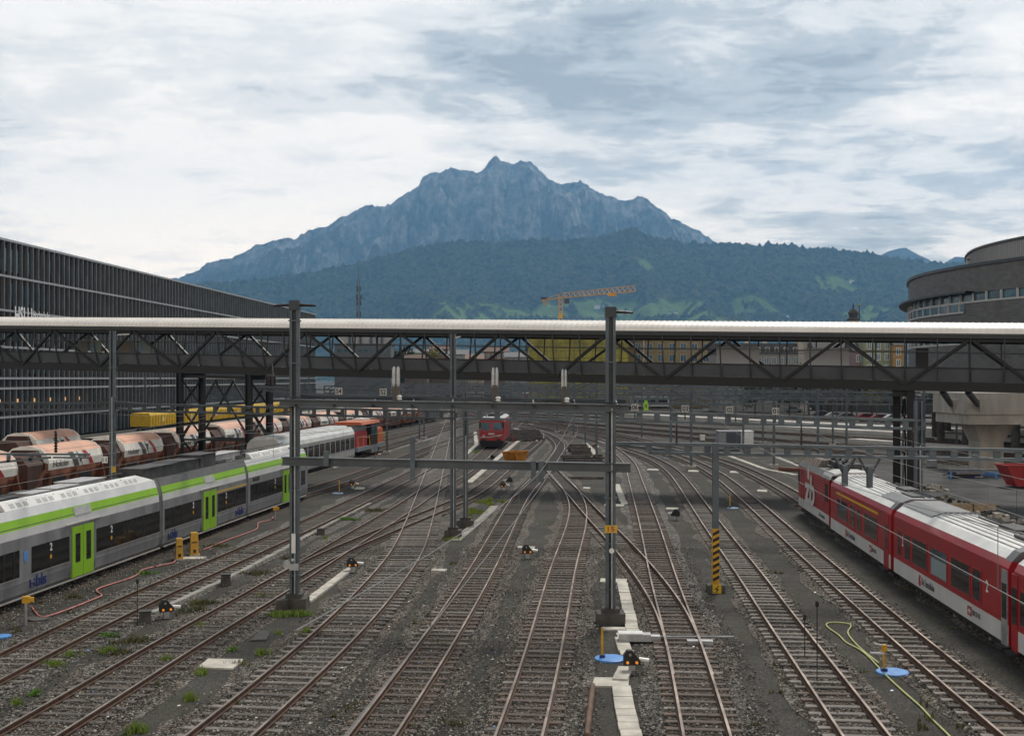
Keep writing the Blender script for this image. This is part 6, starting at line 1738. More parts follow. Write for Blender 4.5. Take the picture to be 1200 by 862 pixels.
# slim masts across the yard
def slim_mast(label, base, h, group, w=0.2, first=[None]):
    if first[0] is None:
        r = thing('catenary_mast', label, 'mast', base, 0, group)
        m = MB(); m.box(-w/2, w/2, -w/2, -w/2+0.03, 0.2, 8.6); m.box(-w/2, w/2, w/2-0.03, w/2, 0.2, 8.6); m.box(-0.02, 0.02, -w/2+0.03, w/2-0.03, 0.2, 8.6); m.build('column', MAT['steel'], r)
        m = MB(); m.box(-0.4, 0.4, -0.4, 0.4, -0.1, 0.28); m.build('foundation', MAT['concrete'], r)
        m = MB(); m.beam((-1.9, 0, 6.6), (0, 0, 7.4), 0.07, 0.07); m.beam((-1.9, 0, 6.6), (0, 0, 5.7), 0.06, 0.06); m.beam((-1.95, 0, 5.75), (0, 0, 6.0), 0.05, 0.05); m.build('cantilever', MAT['steel_dk'], r)
        first[0] = r; r.scale = (1, 1, h/8.6); return r
    r = dup(first[0], base, 0, label, group); r.scale = (1, 1, h/8.6); return r
MASTS = [(453.5, 531.5, 'slim mast right of the orange shunter'), (405, 535, 'slim mast in front of the orange shunter'), (491.5, 517.5, 'slim mast left of the ladder crossing, first of a close pair'), (497, 514.5, 'slim mast left of the ladder crossing, second of a close pair'),
         (170, 505, 'slim mast at the left end of the yellow wagons'), (188, 503, 'slim mast in front of the second yellow wagon'), (14, 505, 'slim mast at the left edge before the school building'), (362, 507, 'slim mast right behind the tall left mast'),
         (548, 520, 'slim mast left of the boxy red locomotive'), (598, 511, 'slim mast right behind the boxy red locomotive'), (686, 524.5, 'slim mast left of the stacked timber'), (699, 545, 'slim mast standing behind the stacked timber'),
         (752, 515, 'slim mast on the gravel right of the tall right mast'), (786, 535, 'slim mast behind the yellow hydrant post of the far track'), (810, 549, 'slim mast standing over a pale slab, left of the grey cabinet'),
         (871, 535, 'slim mast right in front of the grey cabinet'), (907, 547.5, 'slim mast right of the grey cabinet'), (894, 520, 'stouter slim mast behind the grey cabinet'),
         (958.5, 541, 'slim mast above the red locomotive'), (976, 522, 'slim mast behind the pantograph of the red locomotive'), (992, 527, 'slim mast between the red locomotive and the bridge legs'),
         (1100, 515, 'slim mast right of the right bridge legs'), (1121, 524, 'slim mast left of the concrete pier'), (1130, 516, 'slim mast right beside the concrete pier'), (1083, 543, 'bent lamp mast right of the bridge legs'),
         (653, 507, 'slim mast in the narrow bend of the tracks'), (664, 511, 'slim mast just behind the narrow bend of the tracks'), (672, 512.5, 'slim mast just right of the narrow bend of the tracks'), (622, 498, 'slim mast far behind the orange skip')]
for (px, py, lab) in MASTS:
    q = gp(px, py); h = min(9.5, EYE + (CY-442)/FPX*q.y + 1.2)
    slim_mast(lab, q, h if q.y < 140 else 9.2, 'slim masts across the yard')
rm = random.Random(21); FARM = []
for k in range(84):
    py = rm.uniform(461, 490) if k < 64 else rm.uniform(470, 500); px = rm.uniform(470, 1110) if k < 70 else rm.uniform(700, 1120)
    FARM.append((px, py, rm.uniform(8.4, 10.5)))
FARM.sort(); seen_ = {}
ORDW = ['first','second','third','fourth','fifth','sixth','seventh','eighth','ninth','tenth','eleventh','twelfth','thirteenth','fourteenth','fifteenth','sixteenth','seventeenth','eighteenth','nineteenth','twentieth','twenty first','twenty second','twenty third','twenty fourth','twenty fifth','twenty sixth','twenty seventh','twenty eighth','twenty ninth','thirtieth']
for (px, py, h_) in FARM:
    zone = 'the depot hall' if px < 612 else 'the yellow netting' if px < 737 else 'the ochre block' if px < 838 else 'the mansard block' if px < 950 else 'the pastel townhouses' if px < 1060 else 'the concrete pier'
    n_ = seen_.get(zone, 0); seen_[zone] = n_+1
    slim_mast('thin far catenary mast standing before %s, %s from the left there' % (zone, ORDW[min(n_, 29)]), gp(px, py), h_, 'thin masts in the far yard')
# far ladder girders
FG = [((470, 1112), 452, 155), ((520, 1000), 456.5, 190), ((585, 1105), 459.5, 235), ((640, 940), 463, 210), ((380, 640), 452.5, 210), ((380, 600), 457, 255), ((700, 1100), 466, 150), ((250, 520), 462, 150), ((430, 760), 449.5, 175), ((760, 1110), 454.5, 265), ((430, 600), 462, 300), ((600, 860), 467, 170), ((300, 480), 456, 185), ((480, 720), 453.5, 330), ((720, 1000), 450.5, 330), ((850, 1120), 463.5, 185), ((540, 700), 465, 240)]
FGL = ['nearest of the far ladder girders, right under the footbridge', 'far ladder girder in the middle of the yard', 'far ladder girder reaching the right bridge legs', 'far ladder girder above the green and white train', 'far ladder girder left of the tall middle mast, upper one',
       'far ladder girder left of the tall middle mast, lower one', 'low far ladder girder above the pale platforms', 'far ladder girder above the hopper wagons', 'far ladder girder touching the underside of the footbridge in the middle', 'far ladder girder in front of the yellowing trees', 'short far ladder girder in front of the depot hall', 'far ladder girder above the far green and white train, lower one', 'far ladder girder behind the tall left mast', 'distant ladder girder before the depot hall', 'distant ladder girder before the ochre block', 'far ladder girder in front of the parked cars', 'short far ladder girder right of the boxy red locomotive']
for ((x0, x1), py, Z), lab in zip(FG, FGL):
    a, b = pz(x0, py-0.6, Z+6), pz(x1, py+1.0, Z-6)
    vierendeel('gantry_beam', lab, [a, b], 0.7, max(8, int((b-a).length/2.6)), 0.18, 'steel', group='far ladder girders', stub=0.35)
    for px in np.linspace(x0, x1, 4):
        pass

# contact wires and their messenger cables, hung over the tracks
def wire_over(key, label, zc, ymin, ymax, dx=0.0):
    path = [p for p in TR[key][0] if ymin <= p.y <= ymax]
    if path[0].y > ymin+1:
        d = (path[0]-path[min(6, len(path)-1)]).normalized(); path = [path[0]+d*((path[0].y-ymin)/max(0.2, -d.y))] + path
    pts = resample(path, 6.0)
    r = thing('overhead_wire', label, 'overhead wire', pts[0], 0, 'overhead wires'); o = pts[0]
    m = MB(); m.tube([(p.x-o.x+dx, p.y-o.y, zc) for p in pts], 0.008, 5); m.build('contact_wire', MAT['wire'], r)
    m = MB(); ms_ = []
    for i, p in enumerate(pts):
        s_ = (i % 9)/9.0; ms_.append((p.x-o.x+dx, p.y-o.y, zc+0.45+3.2*(s_-0.5)**2))
    m.tube(ms_, 0.008, 5); m.build('messenger_cable', MAT['wire'], r)
    m = MB()
    for i in range(1, len(pts)-1, 2): m.tube([(pts[i].x-o.x+dx, pts[i].y-o.y, zc), ms_[i]], 0.006, 4)
    m.build('droppers', MAT['wire'], r)
for key, lab, zc, y0_, y1_ in (('fifth', 'overhead wire above the reddish middle track', 5.25, 9, 96), ('third', 'overhead wire leading to the boxy red locomotive', 5.3, 40, 150), ('second', 'overhead wire beside the green striped train', 5.3, 16, 100),
                              ('bls', 'overhead wire above the green striped train', 5.45, 24, 150), ('seventh', 'overhead wire above the track at the striped post', 5.2, 12, 110), ('eighth', 'overhead wire above the track beside the yellow hose', 5.2, 12, 120),
                              ('red', 'overhead wire above the red train', 5.2, 16, 130), ('silver', 'overhead wire above the silver coach', 5.4, 60, 180)):
    wire_over(key, lab, zc, y0_, y1_)

# ================================================================== SMALL THINGS ON THE GROUND
# dwarf signals: black wedge with two lamps on a short grey foot
MAT['lamp_off'] = M('unlit_signal_lens', (0.25, 0.25, 0.24), 0.3, 0, 0.05, 3)
def make_dwarf():
    r = thing('dwarf_signal', '', 'signal', (0,0,0), 0, 'dwarf signals between the tracks')
    m = MB(); m.box(-0.09, 0.09, -0.06, 0.10, -0.05, 0.26); m.build('foot', MAT['galv'], r)
    m = MB(); pr = [(-0.24,0.24),(0.24,0.24),(0.24,0.36),(0.0,0.66),(-0.14,0.66),(-0.24,0.52)]
    m.add([(x,-0.09,z) for x,z in pr]+[(x,0.11,z) for x,z in pr], [tuple(range(6)), tuple(6+i for i in reversed(range(6)))]+[(i,(i+1)%6,6+(i+1)%6,6+i) for i in range(6)]); m.build('case', MAT['black'], r)
    for x, z, mt in ((-0.13, 0.32, 'brass_lamp'), (0.13, 0.32, 'brass_lamp'), (-0.06, 0.54, 'lamp_off')):
        m = MB(); m.lathe((x, -0.09, z), [(0.042,0.0),(0.042,-0.03)], 12, 0, 'y'); m.build('lamp', MAT[mt], r)
    m = MB(); m.tube([(0.2,0.0,0.40),(0.48,-0.02,0.36)], 0.06, 8); m.build('junction_tube', MAT['white'], r)
    return r
DW = [(740.5, 788, 'dwarf signal with two orange lamps beside the blue lid and the pale cable duct', 0.0), (195, 724, 'dwarf signal beside the long concrete duct on the left', 0.5), (413, 670, 'dwarf signal at the end of a short slanted duct right of the tall left mast', 0.25),
      (618, 654, 'dwarf signal in front of a pale slab in the middle gravel', 0.1), (791.5, 609, 'dwarf signal turned away, in front of a pale slab right of centre', 2.6), (413, 572, 'small dwarf signal below the lower beam, beside a green striped car end', 0.4),
      (590, 574, 'dwarf signal beside the moss strip, front one of two', 0.2), (597, 568, 'dwarf signal beside the moss strip, rear one of two', 2.8), (577, 540, 'dwarf signal just in front of the boxy red locomotive', 2.4), (668, 532, 'dwarf signal left of the stacked timber', 2.7), (441, 536, 'dwarf signal in front of the orange shunter', 0.5), (697, 527, 'dwarf signal beside the white ducts right of the timber', 0.3), (626,519.5,'dwarf signal in the fork behind the orange skip',0.1)]
dw0 = make_dwarf()
for k, (x, y, lab, rz) in enumerate(DW):
    if k == 0: dw0.location = gp(x, y); dw0.rotation_euler = (0,0,rz); dw0['label'] = lab
    else: dup(dw0, gp(x, y), rz, lab)

# blue well covers with yellow standpipes
def well(x, y, lab, r_, fit=False, side=-0.25, hp=0.95):
    q = gp(x, y); r = thing('well_cover', lab, 'well cover', q, 0, 'blue lids with yellow standpipes')
    m = MB(); m.lathe((0,0,0.0), [(r_,0.0),(r_,0.045),(r_*0.94,0.06),(r_*0.3,0.065),(0.01,0.065)], 28); m.build('lid', MAT['blue'] if r_ > 0.4 else MAT['blue_pale'], r)
    m = MB(); m.tube([(side,0.0,0.05),(side,0.0,hp)], 0.035, 8); p = m.build('standpipe', MAT['yellow'], r)
    m = MB(); m.box(side-0.08, side+0.08, -0.06, 0.06, 0.05, 0.14); m.build('base', MAT['logo_blue'], p)
    if fit:
        m = MB(); m.box(side-0.06, side+0.06, -0.06, 0.06, hp-0.12, hp+0.06); m.build('head', MAT['yellow'], p)
        m = MB(); m.tube([(side-0.02,0,hp+0.04),(side-0.28,0,hp+0.1)], 0.025, 6); m.tube([(side-0.02,-0.05,hp-0.18),(side-0.42,-0.1,hp-0.15)], 0.03, 6); m.build('hose_fitting', MAT['white'], p)
    return r
MAT['blue_pale'] = M('pale_blue_lid', (0.33, 0.47, 0.66), 0.5, 0, 0.15, 4)
well(715.5, 772, 'bright blue round lid with a plain yellow standpipe beside the pale cable duct', 0.48)
well(1046, 788, 'blue lid and yellow standpipe where the yellow hose runs', 0.46, True, -0.24, 0.75)
well(859, 595.5, 'pale blue lid with a yellow standpipe right of the striped post', 0.38, side=-0.2)
well(396, 578, 'flat pale blue lid with a yellow standpipe near the end of the grey train', 0.40, side=0.1)
well(781, 537, 'yellow standpipe on a small lid under the right ladder girder', 0.25, side=0.0)
q = gp(2, 746); m = MB(); m.lathe((0,0,0), [(0.3,0),(0.3,0.05),(0.01,0.06)], 20); o = m.build('blue_lid', MAT['blue']); o.location = q; tag(o, 'bright blue lid without a pipe at the left edge', 'well cover')

# yellow cabinets by the grey train
def cabinet(x, y, top, w, lab, hh):
    q = gp(x, y); r = thing('yellow_cabinet', lab, 'cabinet', q, 0.35, 'yellow cabinets')
    m = MB(); flare(m, -w/2, w/2, -0.3, 0.3, 0.06, -w/2*0.8, w/2*0.8, -0.18, 0.18, hh); m.build('housing', MAT['yellow'], r)
    m = MB(); m.box(-w/2-0.04, w/2+0.04, -0.34, 0.34, -0.03, 0.06); m.build('plinth', MAT['concrete_lt'], r)
    m = MB(); m.box(-0.06, 0.06, -0.30, -0.19, 0.15, 0.3); m.box(-w*0.3, w*0.3, -0.295, -0.2, 0.62, 0.66); m.build('socket', MAT['black'], r)
    return r
cabinet(210, 655, 631, 0.34, 'tapered yellow cabinet where the pink hose ends', 0.98)
cabinet(227.5, 650, 624, 0.40, 'slightly taller yellow cabinet to the right of the hose end', 1.08)
m = MB(); m.box(-0.6, 0.6, -0.35, 0.35, 0, 0.05); o = m.build('slab', MAT['concrete_lt']); o.location = gp(225, 654); tag(o, 'small pale slab at the foot of the yellow cabinets', 'slab')
# hose posts
def hose_post(x, y, lab, h):
    r = thing('hose_post', lab, 'post', gp(x, y), 0.2, 'posts with yellow hose taps')
    m = MB(); m.tube([(0,0,0),(0,0,h)], 0.06, 8); m.build('post', MAT['galv'], r)
    m = MB(); m.box(-0.10, 0.14, -0.1, 0.1, h-0.02, h+0.2); m.box(0.1, 0.26, -0.07, 0.07, h+0.02, h+0.16); m.build('tap_head', MAT['yellow'], r)
    return r
hose_post(30, 732, 'grey post with a yellow tap head feeding the pink hose', 0.78); hose_post(322, 608, 'second grey post with a yellow tap, beside the far car of the grey train', 0.55)
MAT['pink'] = M('faded_pink_hose', (0.50, 0.17, 0.15), 0.6, 0, 0.25, 2)
MAT['limehose'] = M('pale_yellow_green_hose', (0.50, 0.52, 0.20), 0.5, 0, 0.12, 2)
def ground_tube(name, px, r, mat, lab, cat, z=None, lift0=0):
    pts = smooth(resample(catmull([gp(x, y) for x, y in px]), 0.12), 3)
    m = MB(); o_ = pts[0]; m.tube([(p.x-o_.x, p.y-o_.y, r+0.015) for p in pts], r, 6); o = m.build(name, mat, smooth=True); o.location = o_
    return tag(o, lab, cat)
ground_tube('hose', [(37,712),(42,719),(48,724),(56,723),(77,716),(116,700.5),(119,698),(113,692),(131,685),(149,679.5),(161,674),(168,668),(194,662),(203,660),(207,655)], 0.032, MAT['pink'], 'pink hose snaking from the tap post to the yellow cabinets', 'hose')
ground_tube('hose', [(238,645),(263,634.5),(287,626),(301,620),(303,613),(316,610),(321,605),(322,600)], 0.03, MAT['pink'], 'shorter pink hose beside the middle car of the grey train', 'hose')
ground_tube('hose', [(1030,778),(1013,764.5),(1000,752),(993.5,742),(997,735.5),(996.5,732),(988,730.5),(974,730),(968,732),(971.5,737),(983,745),(992,754),(1006,761),(1018,770.5),(1029.7,783),(1041,795),(1060,812.5),(1078.7,829),(1092.7,844),(1111,862),(1128,880)], 0.026, MAT['limehose'], 'pale yellow hose looping out of the right blue lid', 'hose')
m = MB(); m.lathe((0,0,0), [(0.42,0),(0.42,0.04),(0.01,0.05)], 24); o = m.build('manhole_cover', MAT['concrete_dk']); o.location = gp(45, 725); tag(o, 'dark round manhole cover at the start of the pink hose', 'manhole cover')

# thin marker rods
for x, yb, yt, lab in ((957.5, 798.5, 707.5, 'taller thin marker rod with a black head, left of the yellow hose loop'), (943, 774, 723, 'thin dark marker rod standing between the rails, the shorter one'), (161, 733, 681, 'thin dark marker rod near the concrete duct on the left')):
    q = gp(x, yb); h = EYE + (CY-yt)/FPX*q.y
    r = thing('marker_rod', lab, 'rod', q, 0, 'thin marker rods')
    m = MB(); m.tube([(0,0,0),(0,0,h)], 0.014, 6); m.build('rod', MAT['black'], r)
    m = MB(); m.lathe((0,0,h-0.08), [(0.02,0),(0.05,0.04),(0.05,0.14),(0.02,0.18)], 10); m.build('head', MAT['black'], r)

# concrete cable ducts: rows of lids
def duct(px, w, lab, mat='concrete_lt', hgt=0.09, closed=False):
    pts = [gp(x, y) for x, y in px]; c = pts[0].copy(); m = MB()
    for a, b in zip(pts, pts[1:]):
        d = (b-a); L = d.length; d.normalize(); n = max(1, int(L/0.55)); st = L/n
        rj = random.Random(int(a.x*50))
        for k in range(n):
            p0 = a + d*(st*k+0.012); p1 = a + d*(st*(k+1)-0.012); j = rj.uniform(-0.012, 0.012)
            side = Vector((d.y, -d.x, 0))*rj.uniform(-0.015, 0.015)
            m.beam(p0-c+side+Vector((0,0,hgt/2+j)), p1-c+side+Vector((0,0,hgt/2+j)), w, hgt)
    o = m.build('cable_duct', MAT[mat]); o.location = c; o['group'] = 'concrete cable ducts'; return tag(o, lab, 'cable duct')
MAT['duct_dk'] = M('weathered_duct_lid', (0.30, 0.285, 0.255), 0.85, 0.0, 0.3, 2, bump=0.2, bscale=15)
duct([(729,684),(735.5,713),(742,743)], 0.42, 'pale duct running from the tall right mast towards the viewer')
duct([(727.5,748.5),(735.5,770)], 0.42, 'short slanted piece of pale duct above the blue lid')
duct([(733,783),(726.5,799)], 0.42, 'short bend of pale duct under the dwarf signal')
duct([(727.5,806),(733,834),(740,866)], 0.50, 'pale duct running out at the bottom of the picture')
duct([(359,706.5),(411.5,666.5)], 0.34, 'straight slanted duct between the tall left mast and a dwarf signal')
duct([(178,719.5),(261,681),(300.7,661),(340,640),(377.7,618.5),(433.7,590)], 0.26, 'long grey duct along the second track on the left', 'duct_dk')
duct([(546,532.5),(558.5,521.5),(556.7,506)], 0.5, 'white bent duct left of the boxy red locomotive')
duct([(549.7,566),(601,522),(606,518),(614,513.5),(618.5,510.5),(615,507),(603,502)], 0.5, 'long white duct curving past the orange skip')
duct([(848,532),(864,538),(896,550),(933,557)], 0.5, 'white duct curving from the grey cabinet to the red locomotive')
duct([(899,533),(909,535.5),(936,546.5)], 0.5, 'upper white duct behind the red locomotive')
duct([(686,519.5),(694,527),(706,546)], 0.5, 'white duct behind the stacked timber')
duct([(722.7,568),(729,585),(732,591)], 0.45, 'short white duct to the right of the tall right mast')
duct([(390,549),(422,537),(475,522.7),(520,510)], 0.3, 'pale kerb like duct along the orange shunter track', 'duct_dk')
duct([(534,634),(548,622),(566,607),(580,593)], 0.5, 'weathered duct along the moss strip by the middle mast', 'duct_dk', 0.06)
# loose slabs
SLABS = [([(231.5,783),(244,773),(286.5,773.5),(272.5,784.5)], 'large pale slab lying in the gravel left of the curved track'), ([(693,805.5),(697,795),(737,795.5),(736.5,805)], 'broken pale slab beside the bottom duct'),
         ([(703,682.5),(704,678.5),(735,679),(734,683.5)], 'pale slab across the foot of the tall right mast'), ([(722,742.5),(751,743),(750,748.5),(725,748.5)], 'pale slab left of the silver point machine'),
         ([(706,735.5),(737,736),(738,739),(705,738.5)], 'narrow pale slab in front of the tall right mast'), ([(505,669),(507,667),(524,667.5),(523,670)], 'small pale slab between two tracks left of centre'),
         ([(606,642.5),(607,640.5),(627,641),(626,643.5)], 'pale slab behind the middle dwarf signal'), ([(758,551),(759,549.4),(772,549.6),(772,551.2)], 'pale slab in the gravel behind the right crossing'),
         ([(806,552.8),(807,550.8),(820,551.2),(819,553)], 'pale slab at the foot of a slim mast'), ([(855,554),(856,552),(869,552.4),(868,554.4)], 'pale slab below the ladder girder right of the striped post'),
         ([(887,575.8),(888,573.8),(899,574.4),(899,576.6)], 'pair of small slabs left of the red locomotive'), ([(780,597),(781,595),(795,595.3),(794,597.3)], 'pale slab behind the dwarf signal right of centre'),
         ([(674,660),(675,657.5),(686,658),(685,660.5)], 'small grey slab beside the right switch rails'), ([(683,572.5),(684,571),(692,571.3),(691,573)], 'small grey slab at the middle switch'),
         ([(708,593),(709,590.8),(732,591.2),(731,593.5)], 'pale slab behind the tall right mast'), ([(415,573),(418,571),(428,571.3),(426,573.2)], 'pale slab beside the small dwarf signal'), ([(243,677.5),(246,674.5),(263,675),(262,678)], 'rust brown board lying by the duct on the left'),
         ([(294,751.5),(305,739.5),(317,741),(312,750.5)], 'dark square slab with a rod at the left gravel'), ([(696,548.5),(697,546.8),(709,547),(708,549)], 'small pale slab beside the stacked timber')]
for k, (px, lab) in enumerate(SLABS):
    pts = [gp(x, y) for x, y in px]; c = pts[0].copy(); m = MB(); h = 0.055
    m.add([(p.x-c.x, p.y-c.y, 0) for p in pts]+[(p.x-c.x, p.y-c.y, h) for p in pts], [(0,3,2,1),(4,5,6,7),(0,1,5,4),(1,2,6,5),(2,3,7,6),(3,0,4,7)])
    o = m.build('slab', MAT['hop_rust'] if 'rust brown' in lab else (MAT['concrete_dk'] if 'dark' in lab else MAT['concrete_lt'])); o.location = c; tag(o, lab, 'slab', 'loose slabs')
# small dark boxes
for k, (x, y, w, h, lab) in enumerate(((170, 729, 0.42, 0.38, 'dark box at the near end of the long grey duct'), (264.5, 685, 0.4, 0.42, 'dark bucket shaped box beside the long grey duct'), (376, 626, 0.4, 0.3, 'dark box by the duct behind the tall left mast'))):
    r = thing('junction_box', lab, 'junction box', gp(x, y), 0.3, 'dark junction boxes'); m = MB(); flare(m, -w/2, w/2, -w/2, w/2, 0, -w*0.44, w*0.44, -w*0.44, w*0.44, h); m.build('box', MAT['concrete_dk'], r)
    m = MB(); m.box(-w*0.5, w*0.5, -w*0.5, w*0.5, h, h+0.04); m.build('lid', MAT['black'], r)
# silver point machine
r = thing('point_machine', 'silver point machine bolted beside the switch right of the mast', 'point machine', gp(742, 752.5), -0.05)
m = MB(); m.box(-0.45, 0.55, -0.22, 0.22, 0.08, 0.30); m.box(0.55, 0.85, -0.15, 0.15, 0.08, 0.24); m.build('housing', MAT['galv'], r)
m = MB(); m.box(-0.48, 0.3, -0.24, 0.24, 0.30, 0.34); m.build('lid', MAT['white'], r)
m = MB(); m.tube([(0.85,0,0.2),(3.2,0.1,0.2)], 0.035, 6); m.tube([(0.85,0.12,0.18),(2.6,0.2,0.18)], 0.025, 6); m.build('rod', MAT['galv'], r)
r = thing('point_machine', 'silver switch box on the right hand side of the same switch', 'point machine', gp(824, 757), -0.05)
m = MB(); m.box(-0.5, 0.3, -0.14, 0.14, 0.06, 0.2); m.build('housing', MAT['galv'], r)
# decayed timber beam
ground_tube('timber_beam', [(694.5,806),(692.5,825),(690,845),(688,866)], 0.075, M('split_wood_beam', (0.14, 0.085, 0.06), 0.85, 0, 0.5, 3, bump=0.4, bscale=12), 'old wooden beam lying left of the bottom duct', 'timber')
ground_tube('cable', [(733,770),(727,786),(722.5,795),(724,803)], 0.018, MAT['black'], 'thin dark cable looping beside the dwarf signal with the lit lamps', 'cable')

# timber stacks
def timber_stack(x, y, n, w, lab, rows, rz=0.0):
    r = thing('timber_stack', lab, 'timber stack', gp(x, y), rz, 'stacks of old sleepers'); rj = random.Random(int(x))
    for k in range(rows):
        m = MB(); yy = k*3.4
        for j in range(n):
            a = rj.uniform(-0.15, 0.15); m.box(-w/2+a, w/2+a, yy-0.12, yy+0.12, 0.02+j*0.21, 0.21+j*0.21)
        m.build('timber_pile', MAT['sleeper_dark'] if k % 2 else MAT['sleeper'], r)
    return r
timber_stack(685, 549, 2, 3.2, 'stack of dark old sleepers at the left foot of a slim mast, front part', 5)
timber_stack(682, 533, 3, 2.2, 'stack of dark old sleepers behind the first timber stack', 4)
timber_stack(702, 545, 4, 0.9, 'short upright pile of sleepers at the foot of the slim mast', 2)
timber_stack(684, 561, 1, 3.4, 'single dark sleeper lying in front of the stacks', 1)
r = timber_stack(604, 517, 2, 7.5, 'dark timber deck lying right of the boxy red locomotive', 9)
# red marker
m = MB(); m.lathe((0,0,0), [(0.14,0),(0.10,0.1),(0.07,0.8),(0.02,0.85)], 12); o = m.build('marker_cone', MAT['zred']); o.location = gp(600.7, 517.2); tag(o, 'small red marker cone on the timber deck', 'cone')

# skips
def skip(loc, rz, L, W, H, mat, lab, inner):
    r = thing('skip', lab, 'skip', loc, rz)
    m = MB(); o = -0.02
    b = [(-L*0.33,-W/2*0.85,0.1),(L*0.33,-W/2*0.85,0.1),(L*0.33,W/2*0.85,0.1),(-L*0.33,W/2*0.85,0.1)]; t = [(-L/2,-W/2,H),(L/2,-W/2,H),(L/2,W/2,H),(-L/2,W/2,H)]
    bi = [(x*0.94, y*0.94, 0.2) for x, y, z in b]; ti = [(x*0.95, y*0.94, H) for x, y, z in t]
    m.add(b+t+bi+ti, [(0,3,2,1),(0,1,5,4),(1,2,6,5),(2,3,7,6),(3,0,4,7),(8,9,10,11),(8,12,13,9),(9,13,14,10),(10,14,15,11),(11,15,12,8),(4,5,13,12),(5,6,14,13),(6,7,15,14),(7,4,12,15)]); m.build('tub', mat, r)
    m = MB()
    for s_ in (-1, 1): m.beam((-L/2, s_*(W/2+0.03), H-0.05), (L/2, s_*(W/2+0.03), H-0.05), 0.08, 0.1)
    for x in (-L/2, L/2): m.beam((x, -W/2, H-0.05), (x, W/2, H-0.05), 0.08, 0.1)
    m.build('rim', mat, r)
    for x in (-L*0.2, L*0.15):
        m = MB(); m.beam((x, -W/2*0.86, 0.12), (x*1.25, -W/2-0.02, H-0.1), 0.08, 0.06); m.build('rib', mat, r)
    return r
MAT['skip_orange'] = M('worn_orange_skip_paint', (0.46, 0.19, 0.02), 0.6, 0, 0.35, 1.5)
MAT['skip_red'] = M('worn_red_skip_paint', (0.36, 0.02, 0.025), 0.5, 0, 0.2, 1.5)
skip(gp(604, 541.5)+Vector((0,0,0)), 1.1, 3.0, 1.5, 1.15, MAT['skip_orange'], 'orange open skip standing beside the curved narrow track', None)
skip(gp(1211, 570), 0.05, 5.2, 2.0, 1.75, MAT['skip_red'], 'red open skip at the right edge of the yard', None)
# grey cabinets beyond the far rails
def container(x0, x1, y, top, lab, mats, depth=2.4, nm='equipment_cabinet'):
    a = gp(x0, y); b = pz(x1, y, a.y); h = EYE + (CY-top)/FPX*a.y; w = b.x-a.x
    r = thing(nm, lab, 'cabinet', a, 0, None)
    m = MB(); m.box(0, w, 0, depth, 0.12, h); m.build('housing', MAT[mats[0]], r)
    m = MB(); m.box(-0.05, w+0.05, -0.05, depth+0.05, h, h+0.08); m.build('roof', MAT[mats[1]], r)
    m = MB(); m.box(w*0.33, w*0.97, -0.03, 0, 0.25, h-0.1); m.build('door', MAT[mats[2]], r)
    m = MB(); m.box(0, w, 0, depth, -0.05, 0.12); m.build('plinth', MAT['concrete_dk'], r); return r
MAT['slate'] = M('slate_blue_sheet', (0.055, 0.065, 0.085), 0.5, 0.1, 0.1, 2); MAT['grey_sheet'] = M('grey_ribbed_sheet', (0.24, 0.25, 0.28), 0.5, 0.1, 0.15, 2)
container(842.5, 868.5, 527.5, 505.5, 'large slate grey equipment cabinet beside the white duct', ('grey_sheet', 'grey_sheet', 'slate'))
container(869.5, 883, 524, 505.5, 'white equipment cabinet right of the slate grey one', ('white', 'white', 'white'))
container(821, 826, 517, 510, 'small white box hung by the far rails', ('white', 'white', 'white'), 0.6)
container(938, 953, 545, 536.5, 'low grey concrete box behind the red locomotive', ('concrete', 'concrete', 'grey_sheet'))
container(1089, 1098, 548, 540, 'small grey box right of the bridge legs', ('grey_sheet', 'grey_sheet', 'grey_sheet'), 0.8)
# building material in the right hand yard
r = thing('beam_stack', 'blue and white steel beams stacked on the yard before the concrete pier', 'beam stack', gp(1137, 560), 0.03); rj = random.Random(4)
for k in range(9):
    m = MB(); x0 = rj.uniform(-2.2, -0.8); x1 = x0 + rj.uniform(2.0, 3.6); yy = rj.uniform(-0.6, 0.7); z = 0.15*(k % 3)+0.12
    ibeam(m, (x0, yy, z), (x1, yy+rj.uniform(-0.2, 0.2), z), 0.14, 0.16); m.build('beam', MAT[('blue', 'slate', 'galv', 'black')[k % 4]] if k != 0 else MAT['logo_blue'], r)
m = MB(); ibeam(m, (-2.2, -0.9, 0.75), (2.0, -0.9, 0.72), 0.2, 0.22); m.build('beam', MAT['grey_blue'], r)
for x in (-2.0, 1.8): m = MB(); m.box(x-0.06, x+0.06, -1.0, -0.8, 0, 0.65); m.build('trestle', MAT['blue'], r)
def rubble(loc, rz, lx, ly, n, lab, nm='rubble_heap', smin=0.12, smax=0.5, mats=('concrete', 'concrete_dk')):
    r_ = random.Random(n); m = MB()
    for k in range(n):
        u = r_.gauss(0, 0.42); v = r_.gauss(0, 0.42); hh = max(0, 1-u*u*2-v*v*2)*0.55*min(lx, ly); s_ = r_.uniform(smin, smax)
        b0 = Vector((u*lx, v*ly, hh*r_.random()))
        vs = [b0+Vector((sx_*s_*r_.uniform(.5,1), sy_*s_*r_.uniform(.5,1), sz_*s_*r_.uniform(.4,.8))) for sx_ in (-.5,.5) for sy_ in (-.5,.5) for sz_ in (-.5,.5)]
        m.add(vs, [(0,1,3,2),(4,6,7,5),(0,4,5,1),(2,3,7,6),(0,2,6,4),(1,5,7,3)], r_.randint(0, 1))
    o = m.build(nm, [MAT[x] for x in mats]); o.location = loc; o.rotation_euler = (0,0,rz); o['kind'] = 'stuff'; return o
rubble(gp(1112, 592), 0.1, 2.2, 1.2, 120, '')
rubble(gp(1158, 612), 0.1, 2.6, 1.2, 110, '')
rubble(gp(1090, 575), 0.1, 1.6, 0.9, 60, '')
